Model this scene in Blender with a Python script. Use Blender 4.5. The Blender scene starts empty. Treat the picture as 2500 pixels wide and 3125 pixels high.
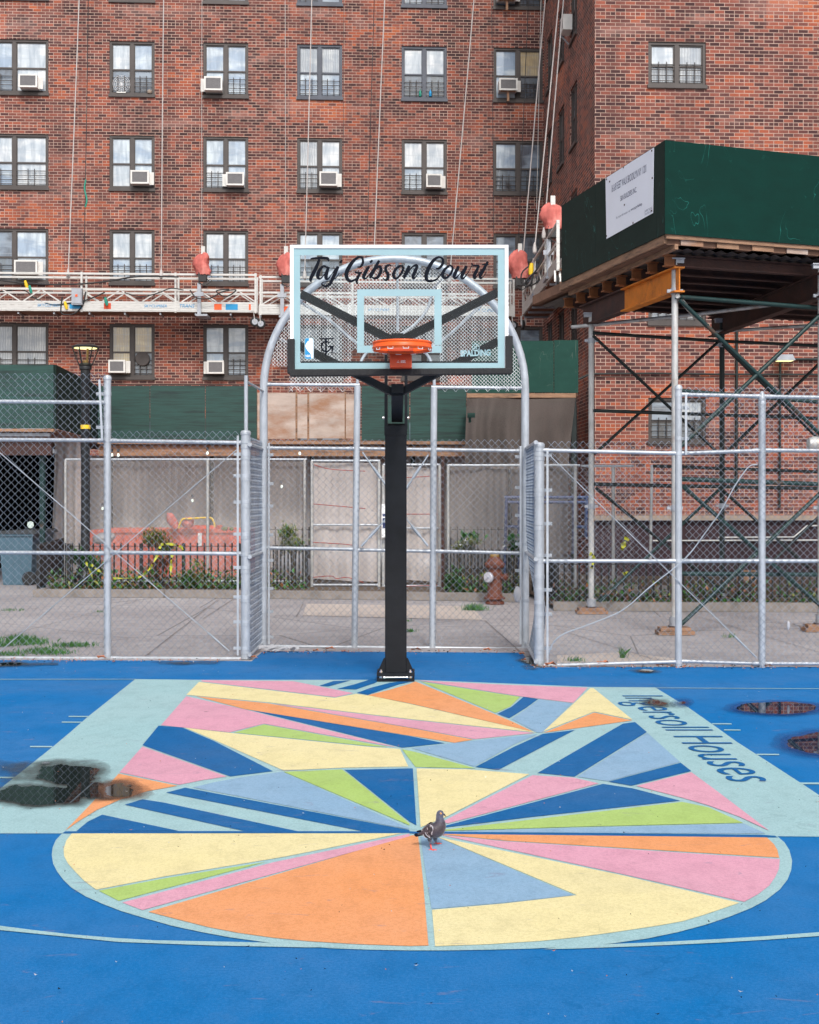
import bpy, math, random
from math import sin, cos, pi, radians, sqrt, floor
from mathutils import Vector, Matrix
random.seed(7)
S = bpy.context.scene
# ---------------------------------------------------------------- camera
F = 4187.0; CX = 1250.0; YH = 1517.0; H = 1.738
cam_d = bpy.data.cameras.new("camera"); cam = bpy.data.objects.new("camera", cam_d)
S.collection.objects.link(cam); S.camera = cam
cam.location = (0, 0, H); cam.rotation_euler = (radians(90), 0, 0)
cam_d.sensor_fit = 'HORIZONTAL'; cam_d.sensor_width = 36
cam_d.lens = 36 * F / 2500; cam_d.shift_y = -(1562.5 - YH) / 2500
cam_d.clip_start = 0.05; cam_d.clip_end = 800
# ---------------------------------------------------------------- sky and sun
W = bpy.data.worlds.new("World"); S.world = W; W.use_nodes = True
nt = W.node_tree; bg = nt.nodes["Background"]
sky = nt.nodes.new("ShaderNodeTexSky"); sky.sky_type = 'NISHITA'; sky.sun_disc = False
SUN_EL, SUN_AZ = radians(44), radians(170)
sky.sun_elevation = SUN_EL; sky.sun_rotation = SUN_AZ
sky.air_density = 1.0; sky.dust_density = 3.0; sky.ozone_density = 1.0
hs = nt.nodes.new("ShaderNodeHueSaturation"); hs.inputs['Saturation'].default_value = 0.30
nt.links.new(sky.outputs[0], hs.inputs['Color']); nt.links.new(hs.outputs[0], bg.inputs[0])
bg.inputs[1].default_value = 0.15
sl = bpy.data.lights.new("sun", 'SUN'); so = bpy.data.objects.new("sun", sl); S.collection.objects.link(so)
sl.energy = 1.6; sl.angle = radians(9); sl.color = (1.0, 0.96, 0.9)
sd = Vector((sin(SUN_AZ) * cos(SUN_EL), cos(SUN_AZ) * cos(SUN_EL), sin(SUN_EL)))
so.rotation_euler = sd.to_track_quat('Z', 'Y').to_euler(); so.location = (0, -5, 20)
S.view_settings.view_transform = 'Standard'; S.view_settings.look = 'None'
S.view_settings.exposure = 0.42; S.view_settings.gamma = 1.0
# ---------------------------------------------------------------- pixel -> place
def P(px, py, Z): return Vector(((px - CX) * Z / F, Z, H + (YH - py) * Z / F))
def G(px, py, z=0.0):
    Z = F * (H - z) / (py - YH); return Vector(((px - CX) * Z / F, Z, z))
class Plane:                                    # vertical plane through (x,y), direction angle a (deg)
    def __init__(s, x, y, a):
        s.o = Vector((x, y, 0)); s.u = Vector((cos(radians(a)), sin(radians(a)), 0)); s.n = Vector((s.u.y, -s.u.x, 0))
    def hit(s, px, py):
        d = Vector(((px - CX) / F, 1, (YH - py) / F)); t = s.o.dot(s.n) / d.dot(s.n)
        return Vector((0, 0, H)) + d * t
    def t(s, px): return (s.hit(px, YH) - s.o).dot(s.u)
    def at(s, t, z, out=0): return s.o + s.u * t + Vector((0, 0, z)) + s.n * out
def s2l(c):
    c = c / 255.0
    return c / 12.92 if c <= 0.04045 else ((c + 0.055) / 1.055) ** 2.4
def C(r, g, b, k=1.0): return (s2l(r) * k, s2l(g) * k, s2l(b) * k, 1)
# ---------------------------------------------------------------- materials
def nd(nt, t, **kw):
    n = nt.nodes.new(t)
    for k, v in kw.items(): setattr(n, k, v)
    return n
def mth(nt, op, a, b=None, c=None, clamp=False):
    n = nd(nt, "ShaderNodeMath", operation=op); n.use_clamp = clamp
    for i, v in enumerate((a, b, c)):
        if v is None: continue
        if isinstance(v, (int, float)): n.inputs[i].default_value = v
        else: nt.links.new(v, n.inputs[i])
    return n.outputs[0]
def mixc(nt, f, a, b, mode='MIX'):
    n = nd(nt, "ShaderNodeMix", data_type='RGBA', blend_type=mode)
    for i, v in ((0, f), (6, a), (7, b)):
        if isinstance(v, (int, float, tuple)): n.inputs[i].default_value = v
        else: nt.links.new(v, n.inputs[i])
    return n.outputs[2]
def noise(nt, vec, scale, detail=4, rough=.55, dist=0.0):
    n = nd(nt, "ShaderNodeTexNoise"); n.inputs['Scale'].default_value = scale
    n.inputs['Detail'].default_value = detail; n.inputs['Roughness'].default_value = rough
    n.inputs['Distortion'].default_value = dist
    if vec is not None: nt.links.new(vec, n.inputs['Vector'])
    return n.outputs['Fac']
def ramp(nt, f, stops, interp='LINEAR'):
    n = nd(nt, "ShaderNodeValToRGB"); cr = n.color_ramp; cr.interpolation = interp
    while len(cr.elements) < len(stops): cr.elements.new(0.5)
    for e, (p, c) in zip(cr.elements, stops): e.position = p; e.color = c if isinstance(c, tuple) else (c, c, c, 1)
    nt.links.new(f, n.inputs[0]); return n.outputs[0]
def mapping(nt, vec, scale):
    n = nd(nt, "ShaderNodeMapping"); n.inputs['Scale'].default_value = scale; nt.links.new(vec, n.inputs[0]); return n.outputs[0]
def newmat(name):
    m = bpy.data.materials.new(name); m.use_nodes = True
    return m, m.node_tree, m.node_tree.nodes["Principled BSDF"]
def mat(name, col, rough=.6, metal=0.0, var=.18, sc=6.0, stretch=(1, 1, 1), col2=None, spot=0.0, bump=.0, bsc=60, spec=.5, coat=0.0):
    m, nt, b = newmat(name)
    tc = nd(nt, "ShaderNodeTexCoord").outputs['Object']
    v = mapping(nt, tc, stretch)
    n1 = noise(nt, v, sc, 6, .6)
    dark = tuple([c * (1 - var) for c in col[:3]]) + (1,); lite = tuple([min(1, c * (1 + var)) for c in col[:3]]) + (1,)
    c = ramp(nt, n1, [(.3, dark), (.7, lite)])
    if col2 is not None:
        n2 = noise(nt, v, sc * .45, 8, .7)
        f = ramp(nt, n2, [(.5 - spot * .2, 0.0), (.68 - spot * .2, 1.0)])
        c = mixc(nt, f, c, col2)
    nt.links.new(c, b.inputs['Base Color'])
    b.inputs['Roughness'].default_value = rough; b.inputs['Metallic'].default_value = metal
    b.inputs['Specular IOR Level'].default_value = spec; b.inputs['Coat Weight'].default_value = coat
    if bump:
        bn = nd(nt, "ShaderNodeBump"); bn.inputs['Strength'].default_value = bump; bn.inputs['Distance'].default_value = .01
        nt.links.new(noise(nt, v, bsc, 3), bn.inputs['Height']); nt.links.new(bn.outputs[0], b.inputs['Normal'])
    return m
def court_paint(name, col, k=.84):
    m, nt, b = newmat(name)
    tc = nd(nt, "ShaderNodeTexCoord").outputs['Object']
    big = noise(nt, tc, .7, 6, .62); fine = noise(nt, tc, 210, 2, .5); mid = noise(nt, mapping(nt, tc, (1, .55, 1)), 7, 8, .72)
    col = tuple([x * k for x in col[:3]]) + (1,); L = sum(col[:3]) / 3
    fade = tuple([x * .80 + L * .16 + .035 for x in col[:3]]) + (1,); dk = tuple([x * .68 for x in col[:3]]) + (1,)
    c = mixc(nt, ramp(nt, big, [(.36, 0.0), (.66, .55)]), col, fade)
    c = mixc(nt, ramp(nt, mid, [(.34, .42), (.52, 0.0)]), c, dk)
    c = mixc(nt, ramp(nt, mid, [(.58, .0), (.74, .35)]), c, fade)
    c = mixc(nt, ramp(nt, fine, [(.36, .45), (.5, 0.0)]), c, dk)
    c = mixc(nt, ramp(nt, fine, [(.56, .0), (.72, .40)]), c, tuple([min(1, x * 1.22 + .03) for x in col[:3]]) + (1,))
    gr = noise(nt, tc, 70, 3, .6); c = mixc(nt, ramp(nt, gr, [(.38, .34), (.52, 0.0)]), c, dk); c = mixc(nt, ramp(nt, gr, [(.55, 0.0), (.68, .28)]), c, fade)
    sc = noise(nt, mapping(nt, tc, (2.2, 6, 1)), 1.5, 9, .74, .8)          # rubbed marks
    c = mixc(nt, ramp(nt, sc, [(.61, 0.0), (.66, .38)]), c, C(140, 132, 158, .75))
    st = noise(nt, mapping(nt, tc, (1, 1, 1)), .45, 7, .6, .4)            # broad dusty stains
    c = mixc(nt, ramp(nt, st, [(.55, 0.0), (.72, .22)]), c, C(120, 118, 122, .7))
    vo = nd(nt, "ShaderNodeTexVoronoi", feature='DISTANCE_TO_EDGE'); vo.inputs['Scale'].default_value = .55; dv_ = nd(nt, "ShaderNodeVectorMath", operation='ADD')
    nx = nd(nt, "ShaderNodeTexNoise"); nx.inputs['Scale'].default_value = 2.5; nx.inputs['Detail'].default_value = 6; nt.links.new(tc, nx.inputs['Vector'])
    nt.links.new(tc, dv_.inputs[0]); nt.links.new(nx.outputs['Color'], dv_.inputs[1]); nt.links.new(dv_.outputs[0], vo.inputs['Vector'])
    hair = mth(nt, 'MULTIPLY', mth(nt, 'LESS_THAN', vo.outputs['Distance'], .0035), ramp(nt, noise(nt, tc, 1.1, 3), [(.5, 0.0), (.56, .45)]))
    c = mixc(nt, hair, c, dk)
    ch = noise(nt, tc, 7.5, 10, .8)                                       # chips to the old red coat
    c = mixc(nt, ramp(nt, ch, [(.665, 0.0), (.68, .75)]), c, C(196, 122, 146, .8))
    hole = noise(nt, mapping(nt, tc, (2.1, 2.9, 1)), 3.1, 4, .6)
    c = mixc(nt, ramp(nt, hole, [(.735, 0.0), (.745, .85)]), c, C(66, 58, 64))
    nt.links.new(c, b.inputs['Base Color'])
    b.inputs['Roughness'].default_value = .75; b.inputs['Specular IOR Level'].default_value = .12
    bn = nd(nt, "ShaderNodeBump"); bn.inputs['Strength'].default_value = .35; bn.inputs['Distance'].default_value = .003
    nt.links.new(noise(nt, tc, 220, 3), bn.inputs['Height']); nt.links.new(bn.outputs[0], b.inputs['Normal'])
    return m
def brick_mat(name, mul=1.0, ch=.0765, dark=0.0):
    m, nt, b = newmat(name)
    uv = nd(nt, "ShaderNodeUVMap").outputs[0]
    sp = nd(nt, "ShaderNodeSeparateXYZ"); nt.links.new(uv, sp.inputs[0]); U, V = sp.outputs[0], sp.outputs[1]
    vr = mth(nt, 'DIVIDE', V, ch); row = mth(nt, 'FLOOR', vr); fr = mth(nt, 'FRACT', vr)
    hdr = mth(nt, 'LESS_THAN', mth(nt, 'MODULO', row, 6.0), .5)
    bl = mth(nt, 'SUBTRACT', .2127, mth(nt, 'MULTIPLY', hdr, .10635))
    off = mth(nt, 'MULTIPLY', mth(nt, 'MODULO', row, 2.0), mth(nt, 'MULTIPLY', bl, .5))
    cu = mth(nt, 'DIVIDE', mth(nt, 'ADD', U, off), bl); col = mth(nt, 'FLOOR', cu); fu = mth(nt, 'FRACT', cu)
    du = mth(nt, 'MULTIPLY', mth(nt, 'MINIMUM', fu, mth(nt, 'SUBTRACT', 1.0, fu)), bl)
    dv = mth(nt, 'MULTIPLY', mth(nt, 'MINIMUM', fr, mth(nt, 'SUBTRACT', 1.0, fr)), ch)
    nz = noise(nt, uv, 60, 3)
    d = mth(nt, 'ADD', mth(nt, 'MINIMUM', du, dv), mth(nt, 'MULTIPLY', mth(nt, 'SUBTRACT', nz, .5), .004))
    bm_ = mth(nt, 'SMOOTH_MIN', mth(nt, 'MULTIPLY', mth(nt, 'SUBTRACT', d, .0050), 420.0, clamp=True), 1.0, .01)
    cv = nd(nt, "ShaderNodeCombineXYZ"); nt.links.new(col, cv.inputs[0]); nt.links.new(row, cv.inputs[1]); nt.links.new(hdr, cv.inputs[2])
    wn = nd(nt, "ShaderNodeTexWhiteNoise"); nt.links.new(cv.outputs[0], wn.inputs['Vector'])
    big = noise(nt, mapping(nt, uv, (1, 1.6, 1)), .42, 4, .6); mid = noise(nt, mapping(nt, uv, (.6, 2, 1)), 1.1, 4, .6)
    val = mth(nt, 'ADD', mth(nt, 'MULTIPLY', wn.outputs['Value'], .62),
              mth(nt, 'ADD', mth(nt, 'MULTIPLY', mth(nt, 'SUBTRACT', big, .5), 1.1), mth(nt, 'MULTIPLY', mth(nt, 'SUBTRACT', mid, .5), .7)))
    cell = nd(nt, "ShaderNodeCombineXYZ"); nt.links.new(mth(nt, 'FLOOR', mth(nt, 'DIVIDE', mth(nt, 'ADD', U, .7), 1.489)), cell.inputs[0]); nt.links.new(mth(nt, 'FLOOR', mth(nt, 'DIVIDE', row, 9.0)), cell.inputs[1])
    wc = nd(nt, "ShaderNodeTexWhiteNoise"); nt.links.new(cell.outputs[0], wc.inputs['Vector'])     # repaired patches of newer brick
    val = mth(nt, 'ADD', val, mth(nt, 'MULTIPLY', mth(nt, 'GREATER_THAN', wc.outputs['Value'], .90), .22))
    val = mth(nt, 'ADD', val, .17 - dark)
    K = mul
    bc = ramp(nt, val, [(.02, C(60, 42, 44, K)), (.2, C(86, 56, 56, K)), (.36, C(112, 70, 66, K)), (.52, C(140, 84, 74, K)),
                        (.68, C(164, 94, 78, K)), (.86, C(186, 98, 68, K)), (1.0, C(200, 112, 76, K))])
    fine = noise(nt, uv, 45, 5, .7)
    bc = mixc(nt, ramp(nt, fine, [(.3, .45), (.62, 0.0)]), bc, C(70, 48, 48, K))
    fl = noise(nt, mapping(nt, uv, (1, 1, 1)), .33, 6, .65)       # pale efflorescence
    bc = mixc(nt, ramp(nt, fl, [(.58, 0.0), (.8, .38)]), bc, C(190, 150, 145, K))
    mo = mixc(nt, ramp(nt, noise(nt, uv, 2.2, 5), [(.3, 0.0), (.7, 1.0)]), C(178, 148, 134, K), C(212, 184, 168, K))
    c = mixc(nt, bm_, mo, bc)
    so_ = noise(nt, mapping(nt, uv, (1.6, .16, 1)), .9, 6, .6)    # soot streaks
    c = mixc(nt, ramp(nt, so_, [(.48, 0.0), (.70, .42)]), c, C(72, 52, 52, K))
    pf_ = noise(nt, mapping(nt, uv, (.5, 1.4, 1)), .8, 6, .6, .5); c = mixc(nt, ramp(nt, pf_, [(.56, 0.0), (.72, .26)]), c, C(205, 170, 160, K))
    nt.links.new(c, b.inputs['Base Color']); b.inputs['Roughness'].default_value = .85
    b.inputs['Specular IOR Level'].default_value = .25
    bn = nd(nt, "ShaderNodeBump"); bn.inputs['Strength'].default_value = .6; bn.inputs['Distance'].default_value = .006
    nt.links.new(mth(nt, 'ADD', bm_, mth(nt, 'MULTIPLY', fine, .3)), bn.inputs['Height']); nt.links.new(bn.outputs[0], b.inputs['Normal'])
    return m
M = {}
M['brick'] = brick_mat('brick', .88, dark=.04); M['brick_wing'] = brick_mat('brick_wing', .86, .0765, .02)
M['brick_base'] = mat('base_course', C(50, 30, 36), .8, var=.25, sc=3, bump=.3)
M['stone'] = mat('stone_band', C(150, 135, 122), .8, var=.15)
M['blue'] = court_paint('court_blue', C(0, 117, 188)); M['dblue'] = court_paint('paint_deep_blue', C(0, 102, 168))
M['teal'] = court_paint('paint_aqua', C(166, 203, 208)); M['yellow'] = court_paint('paint_yellow', C(242, 228, 172))
M['pink'] = court_paint('paint_pink', C(230, 166, 188)); M['orange'] = court_paint('paint_orange', C(243, 164, 108))
M['green'] = court_paint('paint_lime', C(180, 210, 118)); M['peri'] = court_paint('paint_periwinkle', C(146, 182, 212))
M['galv'] = mat('galvanised_pipe', (.43, .46, .50, 1), .40, .25, .16, 14, (1, 1, .4), (.32, .35, .40, 1), -.2, .25, 40)
M['galv_old'] = mat('weathered_pipe', (.48, .48, .47, 1), .55, .4, .25, 7, (1, 1, .5), C(150, 112, 82), -.25, .3, 50)
M['wire'] = mat('chain_wire', (.22, .26, .32, 1), .45, .2, .3, 3); M['rod'] = mat('brace_rod_steel', (.33, .37, .42, 1), .5, .2, .2, 5); M['wire_bright'] = mat('fine_mesh_wire', (.88, .90, .90, 1), .4, .3, .15, 3)
M['wire_dull'] = mat('old_wire', (.48, .48, .50, 1), .5, .4, .25, 3)
M['black'] = mat('black_powder_coat', (.008, .010, .014, 1), .5, 0, .25, 8, bump=.25, bsc=300, spec=.22)
M['pad'] = mat('black_padding', (.010, .010, .012, 1), .7, 0, .3, 25, (1, 1, .3), bump=.4, bsc=90)
M['white_frame'] = mat('white_frame', (.86, .86, .88, 1), .35, 0, .04)
M['board_blue'] = mat('board_band', C(142, 176, 184), .3, 0, .06, 4, coat=.4)
M['ink'] = mat('black_ink', (.007, .009, .015, 1), .8, 0, .1, spec=.1)
M['rim'] = mat('rim_orange', (.80, .105, .012, 1), .38, 0, .12, 9, spec=.5)
M['rim_dark'] = mat('rim_bracket', (.56, .055, .006, 1), .45, 0, .15, 9)
M['white'] = mat('white_print', (.85, .85, .86, 1), .5, 0, .05)
M['nbablue'] = mat('blue_print', C(20, 140, 195), .5, 0, .05)
M['chrome'] = mat('bright_bolt', (.78, .80, .83, 1), .2, 1.0, .1)
M['concrete'] = mat('kerb_concrete', C(134, 126, 120), .85, 0, .2, 5, (1, 1, 1), C(110, 104, 98), -.1, .4, 60)
M['hoard'] = mat('green_hoarding', C(12, 76, 66), .55, 0, .22, 3, (1, 1, 3), C(18, 96, 84), -.2, .15, 40)
M['hoard_dk'] = mat('dark_green_hoarding', C(34, 62, 56), .6, 0, .22, 3, (1, 1, 3), C(44, 78, 70), -.2, .15, 40)
M['hoard_left'] = mat('faded_green_hoarding', C(26, 66, 60), .6, 0, .2, 4, (.5, .5, 9), C(14, 40, 38), .2, .3, 40)
M['ply'] = mat('bare_plywood', C(176, 160, 150), .8, 0, .2, 1.6, (1, 1, 2.5), C(150, 112, 88), .25, .3, 40)
M['rust'] = mat('rusty_beam', C(66, 40, 34), .75, 0, .35, 4, (1, 1, 1), C(44, 34, 34), .1, .4, 50)
M['rust_or'] = mat('orange_beam', C(206, 118, 20), .6, 0, .2, 5, (1, 1, 1), C(120, 66, 36), -.1, .3, 50)
M['lumber'] = mat('rough_lumber', C(150, 116, 92), .85, 0, .3, 5, (1, 1, 6), C(90, 74, 64), -.05, .4, 40)
M['corr'] = mat('corrugated_deck', C(92, 88, 88), .5, .5, .3, 4)
M['sgreen'] = mat('green_scaffold_tube', C(12, 46, 46), .5, .1, .25, 6, (1, 1, 1), C(110, 70, 50), -.45)
M['sdark'] = mat('dark_scaffold_tube', C(30, 40, 40), .55, .2, .3, 6)
M['sign'] = mat('white_sheet_sign', C(232, 236, 246), .5, 0, .03, 2)
M['navy'] = mat('navy_print', C(32, 44, 92), .5, 0, .05)
M['alu'] = mat('mill_aluminium', (.56, .55, .53, 1), .45, .25, .12, 6, (1, 1, 5), C(120, 100, 88), -.3)
M['alu_dk'] = mat('grey_stirrup', (.36, .38, .42, 1), .5, .4, .15, 6)
M['deckply'] = mat('platform_underside', C(120, 88, 70), .8, 0, .3, 3)
M['red_cloth'] = mat('red_cover_cloth', C(196, 104, 96), .85, 0, .3, 5, (1, 1, .5), C(222, 150, 140), -.1, bump=1.0, bsc=14)
M['rope'] = mat('white_rope', C(190, 184, 182), .8, 0, .1)
M['cable'] = mat('black_cable', (.02, .02, .022, 1), .5, 0, .1)
M['frame'] = mat('window_frame', C(74, 68, 66), .5, .2, .2, 3)
M['frame_blue'] = mat('window_frame_grey', C(76, 80, 90), .5, .2, .2, 3)
M['guard'] = mat('window_guard_bar', C(66, 60, 58), .6, 0, .2)
M['ac'] = mat('ac_casing', C(216, 214, 210), .55, 0, .1, 4)
M['grille'] = mat('ac_grille', C(116, 114, 116), .6, .2, .25, 20, (1, 1, 6))
M['iron'] = mat('black_iron', (.012, .011, .011, 1), .6, 0, .3, 6)
M['hyd'] = mat('hydrant_rust_paint', C(104, 58, 42), .6, 0, .3, 9, (1, 1, 2), C(84, 48, 38), -.1, .4, 60)
M['hyd_cap'] = mat('hydrant_silver_cap', C(196, 196, 206), .4, .4, .1)
M['gold'] = mat('hydrant_bonnet', C(134, 108, 60), .55, .2, .2)
M['dumpster'] = mat('orange_dumpster', C(214, 98, 74), .6, 0, .16, 3, (1, 1, 1), C(180, 70, 52), -.25)
M['bin'] = mat('grey_blue_bin', C(72, 100, 116), .5, 0, .1)
M['bin_lid'] = mat('dark_bin_lid', C(52, 56, 60), .5, 0, .1)
M['tire'] = mat('rubber', (.02, .02, .02, 1), .8)
M['yellow_tape'] = mat('caution_tape', C(176, 178, 50), .5, 0, .1)
M['yplastic'] = mat('yellow_plug', C(236, 196, 40), .5, 0, .1)
M['tplastic'] = mat('teal_plug', C(30, 140, 120), .5, 0, .1)
M['leaf'] = mat('leaf_green', C(56, 104, 44), .6, 0, .4, 12)
M['leaf2'] = mat('leaf_olive', C(112, 120, 62), .6, 0, .4, 12)
M['leafred'] = mat('leaf_russet', C(140, 92, 60), .6, 0, .4, 12)
M['stem'] = mat('plant_stem', C(90, 78, 54), .7)
M['dryleaf'] = mat('dry_leaf', C(180, 110, 76), .7, 0, .3, 20)
M['lampblack'] = mat('lamp_black', (.012, .013, .015, 1), .35, 0, .2)
M['bluebar'] = mat('blue_rack_tube', C(56, 74, 116), .5, .1, .15)
M['soil'] = mat('planting_soil', C(86, 72, 58), .9, 0, .4, 6, bump=.6, bsc=20)
M['passage_shade'] = mat('painted_shade', (.004, .004, .005, 1), 1.0, spec=0)  # near-black colour standing in for the shade inside the left passage
M['plastic'] = mat('clear_plastic_litter', C(176, 176, 180), .3, 0, .1)
def emis(name, col, s):
    m, nt, b = newmat(name); b.inputs['Base Color'].default_value = col
    b.inputs['Emission Color'].default_value = col; b.inputs['Emission Strength'].default_value = s; return m
M['glow'] = emis('lamp_glow', (1.0, .93, .45, 1), 1.0); M['glow_w'] = emis('work_light_glow', (.85, 1.0, .92, 1), .45)
def pane_mat(name, top, bot, folds=0.0, dirt=.3):
    m, nt, b = newmat(name); tc = nd(nt, "ShaderNodeTexCoord").outputs['Object']
    sp = nd(nt, "ShaderNodeSeparateXYZ"); nt.links.new(tc, sp.inputs[0])
    inf = nd(nt, "ShaderNodeObjectInfo").outputs['Random']
    off = nd(nt, "ShaderNodeVectorMath", operation='ADD'); cb = nd(nt, "ShaderNodeCombineXYZ")
    nt.links.new(mth(nt, 'MULTIPLY', inf, 37.0), cb.inputs[0]); nt.links.new(mth(nt, 'MULTIPLY', inf, 11.0), cb.inputs[2])
    nt.links.new(tc, off.inputs[0]); nt.links.new(cb.outputs[0], off.inputs[1]); v = off.outputs[0]
    n = noise(nt, mapping(nt, v, (1.1, 1, 2.2)), 1.4, 3, .5, .4)
    c = mixc(nt, ramp(nt, n, [(.4, 0.0), (.58, 1.0)]), top, bot)
    n2 = noise(nt, mapping(nt, v, (3.5, 1, .6)), 1.9, 4, .6); c = mixc(nt, ramp(nt, n2, [(.42, .0), (.6, .5)]), c, C(104, 122, 142))
    if folds:
        wv = nd(nt, "ShaderNodeTexWave"); wv.inputs['Scale'].default_value = 5; wv.inputs['Distortion'].default_value = 3
        nt.links.new(v, wv.inputs['Vector']); c = mixc(nt, mth(nt, 'MULTIPLY', wv.outputs['Fac'], folds), c, tuple([x * .6 for x in top[:3]]) + (1,))
    slat = mth(nt, 'FRACT', mth(nt, 'MULTIPLY', sp.outputs[2], 3.3))
    c = mixc(nt, mth(nt, 'MULTIPLY', mth(nt, 'GREATER_THAN', slat, .9), .22), c, C(150, 158, 165))
    nt.links.new(c, b.inputs['Base Color']); b.inputs['Roughness'].default_value = .5
    b.inputs['Coat Weight'].default_value = 1.0; b.inputs['Coat Roughness'].default_value = .03; b.inputs['Coat IOR'].default_value = 1.7
    return m
PANES = [pane_mat('blind_white', C(208, 212, 214), C(178, 188, 196)), pane_mat('blind_bluish', C(140, 160, 182), C(190, 202, 210)),
         pane_mat('curtain_grey', C(150, 158, 166), C(190, 194, 196), .6), pane_mat('curtain_beige', C(196, 178, 138), C(170, 150, 112), .6),
         pane_mat('glass_dim', C(58, 66, 78), C(128, 142, 156)), pane_mat('glass_dark', C(36, 36, 42), C(86, 96, 104))]
def fabric(name, col, a):
    m, nt, b = newmat(name); b.inputs['Roughness'].default_value = .9
    tc = nd(nt, "ShaderNodeTexCoord").outputs['Object']
    n = noise(nt, mapping(nt, tc, (1, 1, .5)), 1.6, 5); c = mixc(nt, ramp(nt, n, [(.3, 0.0), (.7, 1.0)]), tuple([x * .8 for x in col[:3]]) + (1,), col)
    nt.links.new(c, b.inputs['Base Color'])
    al = mth(nt, 'ADD', mth(nt, 'MULTIPLY', mth(nt, 'SUBTRACT', noise(nt, tc, 130, 2), .5), .9), mth(nt, 'ADD', a - .15, mth(nt, 'MULTIPLY', n, .3)), clamp=True)
    nt.links.new(al, b.inputs['Alpha']); return m
M['screen'] = fabric('debris_screen', C(190, 180, 174), .27); M['rust_mid'] = mat('joist_end_rust', C(132, 80, 44), .7, 0, .3, 8); M['cord'] = mat('dull_red_cord', C(150, 66, 60), .7)
M['screen_pale'] = fabric('pale_screen', C(206, 196, 192), .72)
M['curtain'] = fabric('brown_curtain', C(88, 79, 75), .93)
M['curtain_grey'] = fabric('grey_curtain', C(178, 172, 170), .96)
def glass_mat():
    m, nt, b = newmat('board_glass'); out = nt.nodes['Material Output']
    tr = nd(nt, "ShaderNodeBsdfTransparent"); tr.inputs[0].default_value = (.93, .96, .97, 1)
    gl = nd(nt, "ShaderNodeBsdfGlossy"); gl.inputs['Roughness'].default_value = .02
    fz = nd(nt, "ShaderNodeFresnel"); fz.inputs[0].default_value = 1.22
    mx = nd(nt, "ShaderNodeMixShader"); nt.links.new(fz.outputs[0], mx.inputs[0]); nt.links.new(tr.outputs[0], mx.inputs[1])
    nt.links.new(gl.outputs[0], mx.inputs[2]); nt.links.new(mx.outputs[0], out.inputs[0]); return m
M['glass'] = glass_mat()
def pave_mat():
    m, nt, b = newmat('paving'); tc = nd(nt, "ShaderNodeTexCoord").outputs['Object']
    n1 = noise(nt, tc, .35, 6, .6); n2 = noise(nt, tc, 4, 6, .7); n3 = noise(nt, tc, 120, 2)
    c = mixc(nt, ramp(nt, n1, [(.35, 0.0), (.65, 1.0)]), C(152, 147, 149), C(174, 169, 170))
    c = mixc(nt, ramp(nt, n2, [(.35, .4), (.6, 0.0)]), c, C(118, 110, 108))
    c = mixc(nt, ramp(nt, n3, [(.3, .35), (.5, 0.0)]), c, C(96, 90, 90))
    vo = nd(nt, "ShaderNodeTexVoronoi", feature='DISTANCE_TO_EDGE'); vo.inputs['Scale'].default_value = .33
    nt.links.new(mapping(nt, tc, (1, .8, 1)), vo.inputs['Vector'])
    cr = mth(nt, 'LESS_THAN', vo.outputs['Distance'], mth(nt, 'MULTIPLY', n2, .006))
    c = mixc(nt, mth(nt, 'MULTIPLY', cr, .6), c, C(70, 64, 62))
    nt.links.new(c, b.inputs['Base Color']); b.inputs['Roughness'].default_value = .85
    bn = nd(nt, "ShaderNodeBump"); bn.inputs['Strength'].default_value = .3; bn.inputs['Distance'].default_value = .004
    nt.links.new(noise(nt, tc, 80, 4), bn.inputs['Height']); nt.links.new(bn.outputs[0], b.inputs['Normal']); return m
M['pave'] = pave_mat(); M['pave_new'] = mat('pale_slab', C(184, 172, 164), .85, 0, .1, 3, bump=.3); M['joint'] = mat('slab_joint', C(122, 114, 112), .9)
def scratch_mat(name, base, line):
    m, nt, b = newmat(name); tc = nd(nt, "ShaderNodeTexCoord").outputs['Object']
    n = noise(nt, mapping(nt, tc, (1, 1, 2)), 2.5, 6, .6)
    c = mixc(nt, ramp(nt, n, [(.3, 0.0), (.7, 1.0)]), tuple([x * .78 for x in base[:3]]) + (1,), base)
    s1 = noise(nt, mapping(nt, tc, (1.6, 1.6, .8)), 1.0, 2, .4, 2.2)
    ln = mth(nt, 'LESS_THAN', mth(nt, 'ABSOLUTE', mth(nt, 'SUBTRACT', s1, .53)), .0036)
    patch = ramp(nt, noise(nt, tc, 1.7, 3), [(.5, 0.0), (.6, 1.0)])
    c = mixc(nt, mth(nt, 'MULTIPLY', mth(nt, 'MULTIPLY', ln, patch), .55), c, line)
    sm = noise(nt, mapping(nt, tc, (1, 1, 1)), 5, 9, .75); c = mixc(nt, ramp(nt, sm, [(.62, 0.0), (.75, .35)]), c, line)
    nt.links.new(c, b.inputs['Base Color']); b.inputs['Roughness'].default_value = .7; b.inputs['Specular IOR Level'].default_value = .15
    bn = nd(nt, "ShaderNodeBump"); bn.inputs['Strength'].default_value = .2; bn.inputs['Distance'].default_value = .004
    nt.links.new(noise(nt, mapping(nt, tc, (2, 2, 30)), 2, 4), bn.inputs['Height']); nt.links.new(bn.outputs[0], b.inputs['Normal']); return m
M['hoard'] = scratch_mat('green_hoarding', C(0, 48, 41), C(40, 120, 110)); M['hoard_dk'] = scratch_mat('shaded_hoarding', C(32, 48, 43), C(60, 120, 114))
M['hoard_mott'] = scratch_mat('mottled_hoarding', C(34, 70, 62), C(110, 120, 108))
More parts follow.
